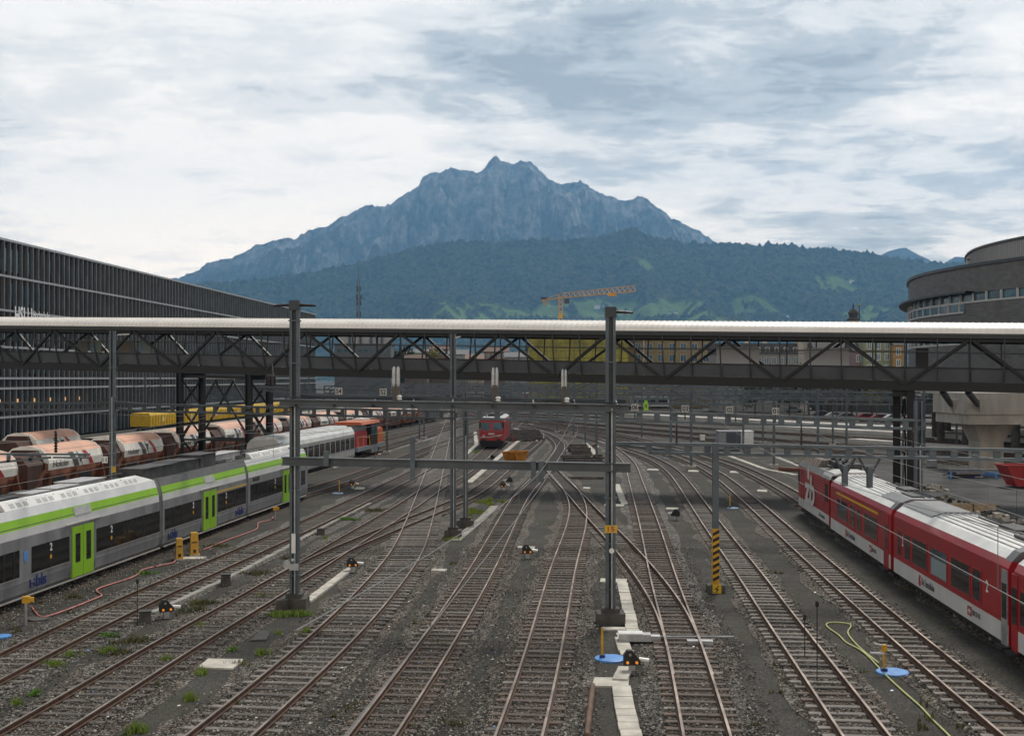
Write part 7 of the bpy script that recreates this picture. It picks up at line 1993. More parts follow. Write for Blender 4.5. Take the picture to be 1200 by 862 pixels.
r = thing('brick_pallet', 'long tan brick pallet lying on the yard behind the red coach', 'pallet', gp(1124, 600), -0.02)
m = MB(); m.box(-2.0, 2.1, -0.5, 0.5, 0.12, 0.55); m.build('brick_pile', M('tan_hollow_brick', (0.33, 0.24, 0.15), 0.85, 0, 0.35, 9), r)
m = MB()
for x in (-1.8, -0.6, 0.6, 1.8): m.box(x-0.1, x+0.1, -0.5, 0.5, 0, 0.12)
m.build('pallet', MAT['sleeper'], r)
m = MB()
for x in (-0.7, 0.7): m.box(x-0.03, x+0.03, -0.52, 0.52, 0.1, 0.57)
m.build('strap', MAT['black'], r)
r = thing('rail_pile', 'pile of rusty red rails beside the red locomotive', 'rail pile', gp(926, 552), -0.6)
m = MB()
for k in range(8): m.beam((-1.5+0.1*k, (k % 4)*0.22, 0.1+0.15*(k//4)), (2.0+0.1*k, (k % 4)*0.22+0.1, 0.1+0.15*(k//4)), 0.12, 0.13)
m.build('rails', MAT['hop_rust'], r)
for px in (1163, 1190):
    pass
r = thing('marker_rod', 'tall thin rod standing in the right hand yard', 'rod', gp(1191.5, 617), 0, 'thin marker rods')
m = MB(); m.tube([(0,0,0),(0,0,2.6)], 0.012, 6); m.box(-0.05, 0.05, -0.05, 0.05, 0, 0.25); m.build('rod', MAT['black'], r)

# grass and weeds: patches of blades
gr = MB(); rg = random.Random(9)
PATCH = [(405,609,0.9,0.45,260,0), (545,612,0.55,2.8,420,1), (555,600,0.8,2.0,320,1), (570,588,0.7,2.5,300,1), (532,632,0.6,0.5,120,1), (327,722,0.5,0.25,120,2), (352,721,0.5,0.25,120,2), (127,746,0.35,0.25,70,0), (129,765,0.3,0.2,60,2), (62,781,0.45,0.25,70,2),
         (159,857,0.28,0.3,70,2), (222,820,0.2,0.2,45,2), (41,814,0.2,0.2,40,0), (20,826,0.2,0.15,30,2), (160,752,0.9,0.5,140,3), (145,765,0.8,0.4,90,3), (240,707,0.9,0.6,150,3), (230,715,0.6,0.5,100,3), (308,767,0.25,0.2,40,2), (273,762,0.2,0.2,30,0),
         (440,598,1.6,1.0,160,3), (300,672,1.0,0.6,120,3), (345,655,0.7,0.6,110,3), (480,545,1.5,2.5,140,3), (560,530,0.8,2.0,120,2), (590,588,0.5,1.2,90,1), (1075,775,0.3,0.2,40,3), (85,700,0.4,0.3,60,3), (195,775,0.3,0.2,40,2), (360,742,0.25,0.2,35,2), (250,640,1.2,0.3,90,3), (170,672,0.6,0.3,50,0)]
for k in range(60):
    u_ = rg.random(); PATCH.append((rg.uniform(10, 540), 605+250*u_, rg.uniform(0.15, 0.5), rg.uniform(0.12, 0.4), rg.randint(8, 26), rg.choice((3, 3, 3, 3, 2))))
for k in range(25): PATCH.append((rg.uniform(860, 1150), rg.uniform(640, 860), rg.uniform(0.2, 0.6), rg.uniform(0.1, 0.4), rg.randint(6, 16), 3))
for (x, y, rx_, ry_, n, tone) in PATCH:
    c = gp(x, y)
    for k in range(int(n*2.4)):
        a = rg.uniform(0, 6.283); rad = math.sqrt(rg.random())*(0.7+0.45*math.sin(a*3+x)); px_, py_ = c.x+rx_*rad*math.cos(a), c.y+ry_*rad*math.sin(a)
        h = rg.uniform(0.05, 0.20)*(1.4 if tone == 2 else 1); d = rg.uniform(0, 6.283); w = rg.uniform(0.014, 0.036); ln = rg.uniform(0.02, 0.09)
        dx, dy = math.cos(d), math.sin(d)
        gr.add([(px_-dy*w, py_+dx*w, 0.0), (px_+dy*w, py_-dx*w, 0.0), (px_+dx*ln, py_+dy*ln, h)], [(0,1,2)], tone)
MAT['g0'] = M('bright_green_grass', (0.12, 0.27, 0.025), 0.8, 0, 0.3, 3); MAT['g1'] = M('yellow_green_moss', (0.21, 0.27, 0.03), 0.8, 0, 0.35, 2)
MAT['g2'] = M('light_green_weeds', (0.19, 0.27, 0.04), 0.8, 0, 0.3, 3); MAT['g3'] = M('dry_olive_weeds', (0.12, 0.115, 0.04), 0.85, 0, 0.35, 3)
o = gr.build('grass', [MAT['g0'], MAT['g1'], MAT['g2'], MAT['g3']]); o['kind'] = 'stuff'
# scraps lying about
sc_ = MB(); rg = random.Random(12)
for k in range(70):
    x = rg.uniform(60, 1150); y = rg.uniform(600, 862); q = gp(x, y, 0.06); s_ = rg.uniform(0.015, 0.045)
    if any((q.x-gp(ex, ey).x)**2 + (q.y-gp(ex, ey).y)**2 < er_**2 for ex, ey, er_ in EXCL): continue
    sc_.add([(q.x-s_, q.y-s_*0.6, 0.07), (q.x+s_, q.y-s_*0.4, 0.075), (q.x+s_*0.8, q.y+s_, 0.09), (q.x-s_, q.y+s_*0.7, 0.08)], [(0,1,2,3)], 0 if rg.random() < 0.8 else 1)
o = sc_.build('litter', [MAT['white'], MAT['blue']]); o['kind'] = 'stuff'

# ================================================================== TOWN BEYOND THE YARD
# platforms of the far station
def platform_px(px, w, h, mat):
    c = smooth(resample(catmull([gp(x, y, h) for x, y in px]), 3.0), 10)
    for p in c: p.z = 0
    a, b = offset(c, -w/2), offset(c, w/2); m = MB()
    up = Vector((0,0,h)); m.strip([p+up for p in a], [p+up for p in b]); m.strip(b, [p+up for p in b]); m.strip(a, [p+up for p in a]); structure('platform', m, MAT[mat])
MAT['plat'] = M('pale_platform_paving', (0.50, 0.475, 0.44), 0.8, 0, 0.15, 0.4)
platform_px([(735,484),(850,489.6),(1000,497),(1100,501),(1215,506)], 4.2, 0.5, 'plat')
platform_px([(880,496.6),(1000,503.0),(1100,508),(1215,514)], 3.4, 0.5, 'plat')
platform_px([(1000,513.5),(1100,520),(1215,527)], 2.2, 0.4, 'plat')

# windows of a facade
def facade_windows(r, x0, x1, zs, n, w, h, y, mat_g, mat_f, arch=False):
    for z in zs:
        for k in range(n):
            c_ = x0+(x1-x0)*(k+0.5)/n
            f = MB(); f.box(c_-w/2-0.12, c_+w/2+0.12, y-0.05, y+0.02, z-0.12, z+h+0.12); fo = f.build('window', mat_f, r)
            g = MB(); g.box(c_-w/2, c_-0.05, y-0.07, y-0.03, z, z+h); g.box(c_+0.05, c_+w/2, y-0.07, y-0.03, z, z+h); g.build('pane', mat_g, fo)
# block wrapped in yellow scaffold netting
MAT['net'] = M('yellow_scaffold_netting', (0.27, 0.24, 0.03), 0.8, 0, 0.35, 0.25, col2=(0.38, 0.34, 0.06))
MAT['net_dk'] = M('dark_scaffold_grid', (0.14, 0.13, 0.02), 0.8, 0, 0.2, 0.5)  # dark tone of the scaffold tubes
a, b = pz(620, 0, 330), pz(737, 0, 330); W = b.x-a.x; HT = EYE+(CY-391.5)/FPX*330
r = thing('scaffolded_building', 'big block wrapped in yellow scaffold netting behind the footbridge', 'building', (a.x, 330, 0))
m = MB(); m.box(0.5, W-0.5, 1.2, 16, 0, HT-0.6); m.build('wall', MAT['concrete_dk'], r)
m = MB(); m.box(0, W, 0, 0.05, 0.5, HT); m.box(0, 0.05, 0, 16, 0.5, HT); m.box(W-0.05, W, 0, 16, 0.5, HT-2); m.build('netting', MAT['net'], r)
m = MB()
for z in np.arange(2, HT, 2.0): m.box(-0.02, W, -0.06, -0.01, z-0.06, z+0.06)
for x in np.arange(0, W, 2.5): m.box(x-0.05, x+0.05, -0.07, -0.02, 0, HT)
m.build('scaffold', MAT['net_dk'], r)
m = MB(); m.prism([(-0.3, HT-0.4), (8, HT+0.5), (16.3, HT-0.4)], W*0.6, W+4.0); m.build('weather_roof', MAT['roofmetal'], r)
# beige building with windows
MAT['beige'] = M('ochre_plaster', (0.25, 0.19, 0.095), 0.9, 0, 0.12, 0.5); MAT['roof_slate'] = M('dark_slate_roof', (0.055, 0.05, 0.047), 0.8, 0, 0.25, 1.5)
a, b = pz(737, 0, 342), pz(838, 0, 342); W = b.x-a.x; HT = EYE+(CY-397)/FPX*342
r = thing('apartment_house', 'ochre apartment block with a dark roof right of the yellow netting', 'building', (a.x, 342, 0))
m = MB(); m.box(0, W, 0, 14, 0, HT); m.build('wall', MAT['beige'], r)
m = MB(); m.prism([(-0.8, HT), (3.0, HT+3.4), (11, HT+3.4), (14.8, HT)], -0.5, W+0.5); rf = m.build('roof', MAT['roof_slate'], r)
for x in (3.5, 9, 15, 21):
    m = MB(); m.box(x, x+1.8, -0.1, 3, HT+0.4, HT+2.4); d = m.build('dormer', MAT['beige'], rf)
m = MB(); m.box(4.0, 4.4, -0.16, 0, 0, HT+1.8); m.build('chimney_pipe', MAT['concrete_lt'], r)
facade_windows(r, 1, W-1, (HT-3.2, HT-6.4, HT-9.6, HT-12.8), 7, 1.5, 1.9, 0, MAT['glass_blue'], MAT['frame_lt'])
# long dark mansard block
a, b = pz(840, 0, 300), pz(948, 0, 300); W = b.x-a.x; HT = EYE+(CY-414)/FPX*300
r = thing('mansard_building', 'long grey block with a dark mansard roof and a row of arched dormers', 'building', (a.x, 300, 0))
m = MB(); m.box(0, W, 0, 12, 0, HT); m.build('wall', M('grey_stone_plaster', (0.22, 0.21, 0.20), 0.9, 0, 0.15, 0.5), r)
m = MB(); m.prism([(-0.4, HT), (1.2, HT+2.6), (10.8, HT+2.6), (12.4, HT)], -0.3, W+0.3); rf = m.build('roof', MAT['roof_slate'], r)
for k in range(10):
    x = W*(k+0.5)/10; m = MB(); m.box(x-0.55, x+0.55, -0.1, 1.4, HT+0.3, HT+1.6); d = m.build('dormer', MAT['frame_lt'], rf); m = MB(); m.box(x-0.33, x+0.33, -0.14, -0.09, HT+0.45, HT+1.45); m.build('pane', MAT['glass'], d)
facade_windows(r, 0.5, W-0.5, (HT-2.6, HT-5.4), 12, 1.0, 1.6, 0, MAT['glass_blue'], MAT['frame_lt'])
m = MB(); m.box(W*0.88, W*0.98, -0.3, 4, 0, HT+3.6); m.prism([(-0.6, HT+3.6), (2, HT+4.2), (4.4, HT+3.6)], W*0.87, W*0.99); m.build('corner_tower', MAT['concrete'], r)
for x in (W*0.15, W*0.35, W*0.55): m = MB(); m.box(x, x+1, 5, 6, HT+2.6, HT+4.0); m.build('chimney', MAT['concrete_lt'], rf)
# pastel houses
for (x0, x1, top, Z, col, nm, lab, rt) in ((1000, 1012, 412, 322, (0.25, 0.17, 0.18), 'townhouse', 'dull pink townhouse, leftmost of the pastel row seen through the footbridge', 3.2), (1012, 1046, 397, 320, (0.24, 0.27, 0.17), 'townhouse', 'pale green townhouse with white windows seen through the footbridge', 1.6),
                                            (1046, 1060, 404, 318, (0.32, 0.20, 0.08), 'townhouse', 'narrow orange townhouse with a steep gable beside the green one', 3.5), (955, 1000, 413, 335, (0.20, 0.185, 0.17), 'townhouse', 'dark townhouse left of the pastel row', 3.8)):
    a, b = pz(x0, 0, Z), pz(x1, 0, Z); W = b.x-a.x; HT = EYE+(CY-top)/FPX*Z
    r = thing(nm, lab, 'house', (a.x, Z, 0), 0, 'townhouses behind the footbridge')
    mt = M(lab.split()[0]+'_house_plaster', col, 0.9, 0, 0.1, 0.6)
    m = MB(); m.box(0.03, W-0.03, 0, 11, 0, HT); m.build('wall', mt, r)
    m = MB(); m.prism([(-0.5, HT), (5.5, HT+rt), (11.5, HT)], 0, W); m.build('roof', MAT['roof_slate'], r)
    facade_windows(r, 0.3, W-0.3, [HT-2.6-3*k for k in range(4)], max(1, int(W/2.0)), 1.0, 1.7, 0, MAT['glass_blue'], MAT['white'])
# church turret and pole behind
q = pz(1000, 373, 420); r = thing('church_turret', 'dark onion topped church turret above the footbridge roof', 'turret', (q.x, 420, 0))
m = MB(); m.box(-2, 2, -2, 2, 0, 28.5); m.build('tower', MAT['concrete'], r)
m = MB(); m.lathe((0,0,28.5), [(2.2,0),(2.4,0.6),(1.3,1.4),(1.7,2.3),(1.9,2.9),(1.2,3.9),(0.35,4.6),(0.1,6.2)], 16); m.build('dome', MAT['roof_slate'], r)
q = pz(1007, 373, 420); r = thing('flagpole', 'slim pole with a small gold top right of the church turret', 'pole', (q.x, 420, 0))
m = MB(); m.tube([(0,0,0),(0,0,34)], 0.35, 8, r1=0.16); m.build('shaft', MAT['roof_slate'], r); m = MB(); m.lathe((0,0,34), [(0.1,0),(0.4,0.3),(0.1,0.7)], 10); m.build('top', MAT['ystripe'], r)
# silos on the left
for k in range(5):
    q = pz(404+k*12.5, 0, 385); rr_ = 1.65; h = EYE+(CY-(389+k*0.8))/FPX*385
    r = thing('silo', ['grey silo nearest the school building', 'grey silo, second from the school building', 'grey silo in the middle of the row', 'grey silo, fourth from the school building', 'grey silo at the open end of the row'][k], 'silo', (q.x, 385, 0), 0, 'row of grey silos')
    m = MB(); m.lathe((0,0,0), [(rr_,0),(rr_,h-0.8),(rr_*0.3,h)], 18); m.build('shell', MAT['drum'], r)
    m = MB(); m.tube([(rr_+0.05,-0.4,1),(rr_+0.05,-0.4,h-1)], 0.08, 6); m.build('ladder', MAT['steel_dk'], r)
a, b = pz(392, 0, 372), pz(458, 0, 372); r = thing('silo_hall', 'dark grey hall with small windows below the silos', 'building', (a.x, 372, 0)); W = b.x-a.x; HT = EYE+(CY-404)/FPX*372
m = MB(); m.box(0, W, 0, 10, 0, HT); m.build('wall', MAT['gangway'], r); m = MB(); m.box(-0.2, W+0.2, -0.2, 10.2, HT, HT+0.4); m.build('roof', MAT['steel_dk'], r)
facade_windows(r, 0.5, W-0.5, (HT-2.2,), 8, 1.1, 0.9, 0, MAT['glass_blue'], MAT['gangway'])
# low roofs between the silos and the yellow block
rh = random.Random(5)
HOUSES = [(459,476,413,440,'tan'), (474,500,417,400,'brown'), (503,528,405,450,'brown'), (526,548,411,430,'grey'), (546,566,416,395,'tan'), (567,596,408,440,'brown'), (592,620,414,410,'grey'), (480,512,410,520,'grey')]
hcol = {'tan': (0.34, 0.28, 0.21), 'brown': (0.17, 0.11, 0.08), 'grey': (0.22, 0.22, 0.215)}
HL_ = ['tan flat roofed house right of the silos', 'low brown roofed shed right of the silos', 'large brown roofed hall seen through the middle of the footbridge', 'grey hall behind the middle mast', 'low tan building just right of the middle mast', 'long brown block left of the yellow netting', 'grey low block touching the yellow netting', 'grey roof in the far row behind the brown hall']
for (x0, x1, top, Z, c), lab in zip(HOUSES, HL_):
    a, b = pz(x0, 0, Z), pz(x1, 0, Z); W = b.x-a.x; HT = EYE+(CY-top)/FPX*Z
    r = thing('town_house', lab, 'building', (a.x, Z, 0), 0, 'low buildings behind the footbridge')
    mt = bpy.data.materials.get('wall_'+c) or M('wall_'+c, hcol[c], 0.9, 0, 0.15, 0.4)
    m = MB(); m.box(0, W, 0, 10, 0, HT-1.2); m.build('wall', mt, r)
    m = MB(); m.prism([(-0.6, HT-1.2), (5, HT+0.6), (10.6, HT-1.2)], -0.4, W+0.4); m.build('roof', bpy.data.materials.get('tile_'+c) or M('tile_'+c, {'tan': (0.20,0.13,0.10), 'brown': (0.13,0.075,0.055), 'grey': (0.16,0.16,0.165)}[c], 0.85, 0, 0.2, 1), r)
    facade_windows(r, 0.5, W-0.5, (HT-3.4, HT-6.2), max(2, int(W/2.2)), 1.0, 1.3, 0, MAT['glass_blue'], MAT['frame_lt'])
# long hall with a red stripe and the far trains
a, b = pz(465, 0, 460), pz(700, 0, 460); W = b.x-a.x
r = thing('depot_hall', 'long grey depot hall with a red stripe beyond all the tracks', 'building', (a.x, 460, 0))
m = MB(); m.box(0, W, 0, 14, 0, 6.8); m.build('wall', MAT['gangway'], r); m = MB(); m.box(-0.3, W+0.3, -0.5, 14, 6.8, 7.6); m.build('roof', MAT['roof_lt'], r); m = MB(); m.box(0, W, -0.06, 0, 6.0, 6.75); m.build('red_stripe', MAT['zred'], r)
m = MB(); m.box(1, W-1, -0.05, 0, 2.2, 4.6); m.build('window_strip', MAT['glass_blue'], r)
def far_train(px0, px1, Z, lab, lower, stripe, top, cars, group='far trains'):
    a, b = pz(px0, 0, Z), pz(px1, 0, Z); L = (b.x-a.x)/cars
    for k in range(cars):
        r = thing('far_train_car', lab[k], 'train car', (a.x+k*L, Z, 0), 0, group)
        m = MB(); prof = car_profile([(-1.4,0.5),(-1.4,1.2),(-1.4,2.35),(-1.4,2.4),(-1.35,3.1),(-1.0,3.6)])
        mis = [(0 if z < 2.0 else (1 if z < 2.9 else 2)) for z in [(prof[i][1]+prof[(i+1)%len(prof)][1])/2 for i in range(len(prof))]]
        m.prism(prof, 0.15, L-0.15, 0, mis); m.build('body', [MAT[lower], MAT[stripe], MAT[top]], r)
        m = MB(); m.box(0.6, L-0.6, -1.43, -1.39, 1.35, 2.3); m.build('window_band', MAT['train_glass'], r)
        for q in (2, L-2): bogie(r, q, STD)
far_train(652, 784, 338, ['left car of the far green and white train', 'middle car of the far green and white train', 'right car of the far green and white train'], 'zwhite', 'bls_green', 'zwhite', 3)
far_train(612, 668, 405, ['left car of the far red train', 'right car of the far red train'], 'zwhite', 'zred', 'zwhite', 2)
far_train(476, 606, 420, ['first car of the far pale train left of centre', 'second car of the far pale train left of centre', 'third car of the far pale train left of centre'], 'bls_grey', 'zred', 'gangway', 3)

# parked cars
def make_car(col, lab, nm='parked_car'):
    r = thing(nm, lab, 'car', (0,0,0), 0, 'cars parked beyond the tracks')
    mt = bpy.data.materials.get('car_'+col[0]) or M('car_'+col[0], col[1], 0.3, 0.1, 0.05, 1, coat=0.4)
    m = MB(); pr = [(-2.15,0.35),(2.15,0.35),(2.2,0.62),(2.1,0.82),(1.1,0.95),(0.5,1.38),(-1.1,1.45),(-1.9,1.0),(-2.2,0.85)]; n = len(pr)
    m.add([(x,-0.86,z) for x,z in pr]+[(x,0.86,z) for x,z in pr], [tuple(range(n)), tuple(n+i for i in reversed(range(n)))]+[(i,(i+1)%n,n+(i+1)%n,n+i) for i in range(n)]); m.build('body', mt, r)
    for y in (-0.872, 0.866):
        m = MB(); m.add([(0.95,y,0.96),(0.42,y,1.32),(-1.05,y,1.38),(-1.6,y,1.0),(0.95,y+0.006,0.96),(0.42,y+0.006,1.32),(-1.05,y+0.006,1.38),(-1.6,y+0.006,1.0)],[(0,1,2,3),(7,6,5,4),(0,4,5,1),(1,5,6,2),(2,6,7,3),(3,7,4,0)]); m.build('side_window', MAT['glass'], r)
    m = MB(); m.add([(1.14,-0.75,0.95),(1.14,0.75,0.95),(0.53,0.68,1.39),(0.53,-0.68,1.39)],[(0,1,2,3)]); m.build('windscreen', MAT['glass'], r)
    for x in (-1.35, 1.35):
        for y in (-0.84, 0.84):
            m = MB(); m.lathe((x, y, 0.32), [(0.1,-0.1),(0.32,-0.1),(0.32,0.1),(0.1,0.1)], 14, 0, 'y'); m.build('wheel', MAT['rubber'], r)
    return r
CC = {'white': (0.75,0.75,0.74), 'silver': (0.4,0.41,0.42), 'red': (0.25,0.02,0.03), 'black': (0.02,0.02,0.022), 'blue': (0.05,0.09,0.25), 'grey': (0.15,0.155,0.16)}
CARS = [(856,481,'white',0.2), (866,479.5,'silver',0.2), (876,478.5,'black',0.2), (886,481,'white',0.1), (897,479.5,'white',0.1), (908,481.5,'silver',0.1), (918,480,'red',0.0), (930,483,'grey',0.0), (940,481,'white',0.0),
        (966,489,'black',0.05), (980,491,'silver',0.05), (994,492,'grey',0.05), (1017,492.5,'red',0.02), (1034,493.5,'red',0.02), (1049,494,'silver',0.02), (1073,494,'red',0.0), (1086,496,'white',0.0)]
ORD = {'white': 0, 'silver': 0, 'red': 0, 'black': 0, 'blue': 0, 'grey': 0}
ORDN = ['leftmost', 'second', 'third', 'fourth', 'fifth', 'sixth']
base_cars = {}
for (x, y, c, rz) in CARS:
    n_ = ORD[c]; ORD[c] += 1; lab = '%s %s car in the parking row beyond the tracks, counted from the left' % (ORDN[n_], c)
    if c not in base_cars:
        o = make_car((c, CC[c]), lab); o.location = gp(x, y); o.rotation_euler = (0,0,rz); base_cars[c] = o
    else: dup(base_cars[c], gp(x, y), rz, lab)
a = gp(1098, 494); r = thing('site_fence', 'blue site hoarding right of the parked cars', 'fence', a)
m = MB(); m.box(0, 13, 0, 0.1, 0, 2.1); m.build('panel', MAT['logo_blue'], r); m = MB()
for x in (0, 3.2, 6.4, 9.6, 12.8): m.box(x-0.05, x+0.05, -0.08, 0.0, 0, 2.3)
m.build('fence_posts', MAT['galv'], r)
a, b = gp(700, 474.5), gp(1120, 487)
r = thing('retaining_wall', 'long dark wall behind the parked cars', 'wall', (b.x, b.y+14, 0))
m = MB(); m.beam((0,0,1.7), (a.x-b.x, a.y-b.y, 1.7), 0.6, 3.4); m.build('wall', MAT['concrete_dk'], r)

# trees
MAT['bark'] = M('grey_brown_bark', (0.07, 0.055, 0.045), 0.9, 0, 0.3, 4)
def leaf_mat(nm, a, b):
    m = bpy.data.materials.new(nm); m.use_nodes = True; nt = m.node_tree; n = nt.nodes; bs = n["Principled BSDF"]; bs.inputs["Roughness"].default_value = 0.8
    g = n.new("ShaderNodeNewGeometry"); r_ = n.new("ShaderNodeValToRGB"); r_.color_ramp.elements[0].color = (*a, 1); r_.color_ramp.elements[1].color = (*b, 1)
    nt.links.new(g.outputs["Random Per Island"], r_.inputs[0]); nt.links.new(r_.outputs[0], bs.inputs["Base Color"]); return m
MAT['leaf_dark'] = leaf_mat('dark_green_leaves', (0.018, 0.03, 0.012), (0.05, 0.075, 0.022)); MAT['leaf_yel'] = leaf_mat('autumn_yellow_leaves', (0.07, 0.075, 0.015), (0.24, 0.20, 0.03)); MAT['leaf_green'] = leaf_mat('fresh_green_leaves', (0.03, 0.055, 0.015), (0.09, 0.13, 0.03))
def make_tree(lab, h, wd, mat, seed, group):
    r = thing('tree', lab, 'tree', (0,0,0), 0, group); rt = random.Random(seed)
    m = MB(); m.tube([(0,0,-0.1),(0.1,0,h*0.3),(0.05,0.1,h*0.62)], 0.28, 8, r1=0.1)
    lobes = []
    for k in range(9):
        a = k*2.4; rad = wd*rt.uniform(0.15, 0.36); z = h*rt.uniform(0.42, 0.88); p = Vector((rad*math.cos(a), rad*math.sin(a), z)); lobes.append((p, wd*rt.uniform(0.16, 0.27)))
        m.tube([(0.05,0.05,h*0.3+k*0.1), (p.x*0.6, p.y*0.6, z*0.85), tuple(p)], 0.09, 5, r1=0.03)
    m.build('trunk', MAT['bark'], r)
    c = MB()
    for p, s_ in lobes:
        for k in range(190):
            d = Vector((rt.gauss(0,1), rt.gauss(0,1), rt.gauss(0,0.8))).normalized()*s_*rt.random()**0.35; q = p+d
            if rt.random() < 0.12: q += d*0.5
            e1 = Vector((rt.gauss(0,1), rt.gauss(0,1), rt.gauss(0,1))).normalized(); e2 = e1.orthogonal().normalized(); L = rt.uniform(0.18, 0.42)
            c.add([q-e1*L, q+e2*L*0.6, q+e1*L, q-e2*L*0.6], [(0,1,2,3)])
    c.build('crown', MAT[mat], r); return r
TREES = [(912,478,9.5,'leaf_dark'), (925,480,8.5,'leaf_yel'), (948,481,10.5,'leaf_dark'), (972,482,9,'leaf_yel'), (998,484,9.8,'leaf_dark'), (1022,485,9.4,'leaf_yel'), (1046,486,9.2,'leaf_yel'), (1070,487,10,'leaf_dark'), (1096,488,9,'leaf_dark'), (885,477,8.2,'leaf_dark')]
TL = ['dark tree behind the parked cars, second from the left end of its row', 'yellowing tree right above the white parked cars', 'tall dark tree in the middle of the row behind the cars', 'yellowing tree behind the black parked car', 'dark tree left of the right bridge legs', 'yellowing tree just left of the right bridge legs', 'yellowing tree right behind the right bridge legs', 'dark tree right of the right bridge legs', 'dark tree beside the concrete pier beam', 'small dark tree at the left end of the row']
tb = {}
for (x, y, h, mt), lab in zip(TREES, TL):
    q = pz(x, y, 262.0 + 9*math.sin(x)); q.z = 0
    if mt not in tb: tb[mt] = make_tree(lab, 10, 9, mt, len(tb)+3, 'trees behind the parked cars'); o = tb[mt]; o.location = q
    else: o = dup(tb[mt], q, random.Random(int(x)).uniform(0, 6), lab)
    o.scale = (h/10, h/10, h/10)
MT = [(462,417,405,11,'leaf_dark','dark tree right of the silos'), (470,414,408,9,'leaf_dark','second dark tree right of the silos'), (484,414,430,10,'leaf_green','round green tree behind the brown shed'), (498,412,420,10,'leaf_yel','yellow green tree beside the brown hall'), (455,418,398,8,'leaf_dark','bush like dark tree at the foot of the silos'), (560,421,470,10,'leaf_green','green tree behind the tan building'), (612,408,470,11,'leaf_green','green tree left of the yellow netting'), (540,418,480,9,'leaf_dark','dark tree behind the grey hall')]
for (x, ytop, Z, h, mt, lab) in MT:
    q = pz(x, 0, Z); q.z = 0; zt = EYE+(CY-ytop+6)/FPX*Z
    if mt not in tb: tb[mt] = make_tree(lab, 10, 9, mt, 31, 'trees among the town roofs'); o = tb[mt]; o.location = q
    else: o = dup(tb[mt], q, x, lab, 'trees among the town roofs')
    o.scale = (1.2, 1.2, zt/10)

# yellow tower crane
Z = 500.0
q = pz(657, 371, Z); r = thing('tower_crane', 'yellow tower crane above the footbridge roof with its jib rising to the right', 'crane', (q.x, Z, 0))
MAT['crane'] = M('crane_yellow_paint', (0.72, 0.36, 0.015), 0.5, 0, 0.12, 1)
ht = EYE+(CY-349)/FPX*Z
def lattice(mb, p0, p1, w, n, th=0.14, tri=False):
    p0, p1 = Vector(p0), Vector(p1); d = (p1-p0).normalized(); u = Vector((0,1,0)); v = d.cross(u).normalized()
    cs = [u*w/2+v*w/2, u*w/2-v*w/2, -u*w/2-v*w/2, -u*w/2+v*w/2]
    for c in cs: mb.beam(p0+c, p1+c, th, th)
    L = (p1-p0).length
    for k in range(n):
        a = p0+d*(L*k/n); b = p0+d*(L*(k+1)/n)
        for i in range(4):
            mb.beam(a+cs[i], b+cs[(i+1) % 4], th*0.6, th*0.6)
m = MB(); lattice(m, (0,0,0), (0,0,ht+1.2), 1.5, 22, 0.24); m.build('mast', MAT['crane'], r)
p1 = pz(745, 341, Z-45); tip = Vector((p1.x-q.x, -45, p1.z))
m = MB(); j0 = Vector((0.3,0,ht))
dd = tip-j0
top0, top1 = j0+Vector((0.5,0,2.0)), tip+Vector((0,0,2.2))
for sgn in (-0.6, 0.6): m.beam(j0+Vector((0,sgn,0)), tip+Vector((0,sgn,0)), 0.22, 0.22)
m.beam(top0, top1, 0.18, 0.18)
for k in range(15):
    a = j0+dd*(k/15); b = top0+(top1-top0)*((k+0.5)/15); c = j0+dd*((k+1)/15)
    for sgn in (-0.6, 0.6): m.beam(a+Vector((0,sgn,0)), b, 0.12, 0.12); m.beam(b, c+Vector((0,sgn,0)), 0.12, 0.12)
m.build('jib', MAT['crane'], r)
m = MB(); cj = Vector((pz(635,350,Z).x-q.x, 6, ht-0.6)); m.beam((0,0,ht), cj, 0.9, 0.35); m.beam((0,0,ht+1.9), cj+Vector((1.5,0,0.6)), 0.14, 0.14); m.build('counter_jib', MAT['crane'], r)
m = MB(); m.cbox((cj.x+1.5, cj.y, cj.z-1.2), (2.0, 1.2, 1.7)); m.build('counterweight', MAT['concrete'], r)
m = MB(); m.cbox((cj.x+1.2, cj.y, cj.z+0.9), (3.2, 1.2, 0.9)); m.build('banner', MAT['logo_blue'], r)
m = MB(); m.cbox((2.6, -0.8, ht-1.4), (2.0, 1.4, 2.0)); m.build('cabin', MAT['slate'], r)
m = MB(); c = j0+dd*0.70; m.cbox((c.x, c.y, c.z-0.6), (3.4, 1.2, 0.9)); m.build('trolley', MAT['crane'], r)
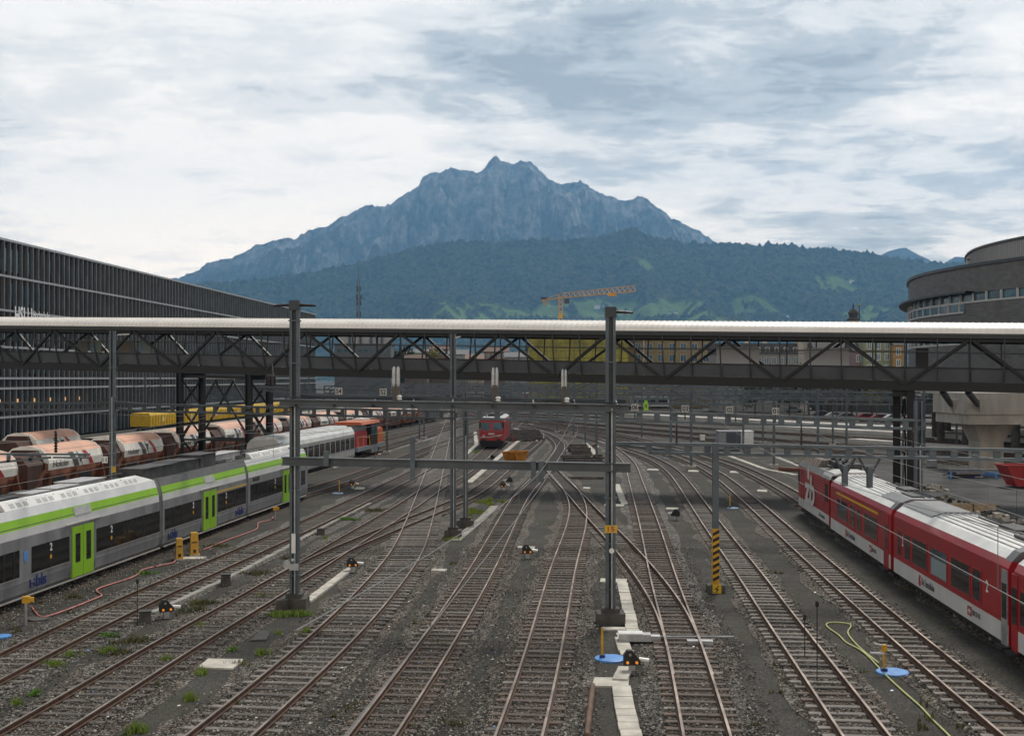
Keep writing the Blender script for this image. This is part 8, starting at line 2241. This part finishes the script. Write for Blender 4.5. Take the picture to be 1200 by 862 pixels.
m = MB(); m.box(-0.85, 0.85, -0.82, -0.78, ht-8.5, ht-6.5); m.build('sign', MAT['ystripe'], r)
# radio mast on the left
q = pz(420, 371, 420); ht = EYE+(CY-305)/FPX*420
r = thing('radio_mast', 'thin grey radio mast with antennas rising behind the footbridge', 'radio mast', (q.x, 420, 0))
m = MB(); lattice(m, (0,0,0), (0,0,ht*0.86), 0.9, 30, 0.16); m.tube([(0,0,ht*0.86),(0,0,ht)], 0.14, 6, r1=0.06); m.build('mast', MAT['steel'], r)
m = MB()
for z, w in ((ht*0.70, 0.8), (ht*0.74, 0.9), (ht*0.62, 0.7), (ht*0.80, 0.6)):
    for a in (0, 2.1, 4.2): m.cbox((w*math.cos(a), w*math.sin(a), z), (0.45, 0.45, 1.7))
m.build('antennas', MAT['steel_dk'], r)
# farmhouses on the hill
for k, (x, y, w, c, lab) in enumerate(((702, 361.5, 11, 'white', 'long pale farmhouse in the meadow right of the crane'), (792, 367.5, 5, 'white', 'small pale farmhouse on the slope above the footbridge'), (998, 331.5, 5, 'white', 'pale farmhouse in the high clearing on the right'), (785, 368.5, 3.2, 'white', 'tiny house beside the small pale farmhouse'), (806, 371, 4, 'white', 'low house near the footbridge roof right of the farmhouse'), (922, 372, 5, 'white', 'pale house just above the footbridge roof on the right'), (1060, 368.5, 4, 'white', 'pale house on the slope beside the rounded building'))):
    hx0, hy0, hz0 = ray_hit(x, y); s_ = hy0/FPX; W = w*s_
    r = thing('farmhouse', lab, 'house', (hx0, hy0, hz0-2), 0, 'farmhouses on the hill')
    m = MB(); m.box(-W/2, W/2, -4, 4, 0, 9+W*0.08); m.build('wall', MAT['white'], r)
    m = MB(); m.prism([(-5, 9+W*0.08), (0, 13+W*0.12), (5, 9+W*0.08)], -W/2-1, W/2+1); m.build('roof', MAT['roof_slate'] if k % 2 else MAT['drum'], r)
    m = MB()
    for xx in np.arange(-W/2+2, W/2-1.5, 4): m.box(xx, xx+1.6, -4.1, -4, 4, 6.4)
    m.build('windows', MAT['glass'], r)
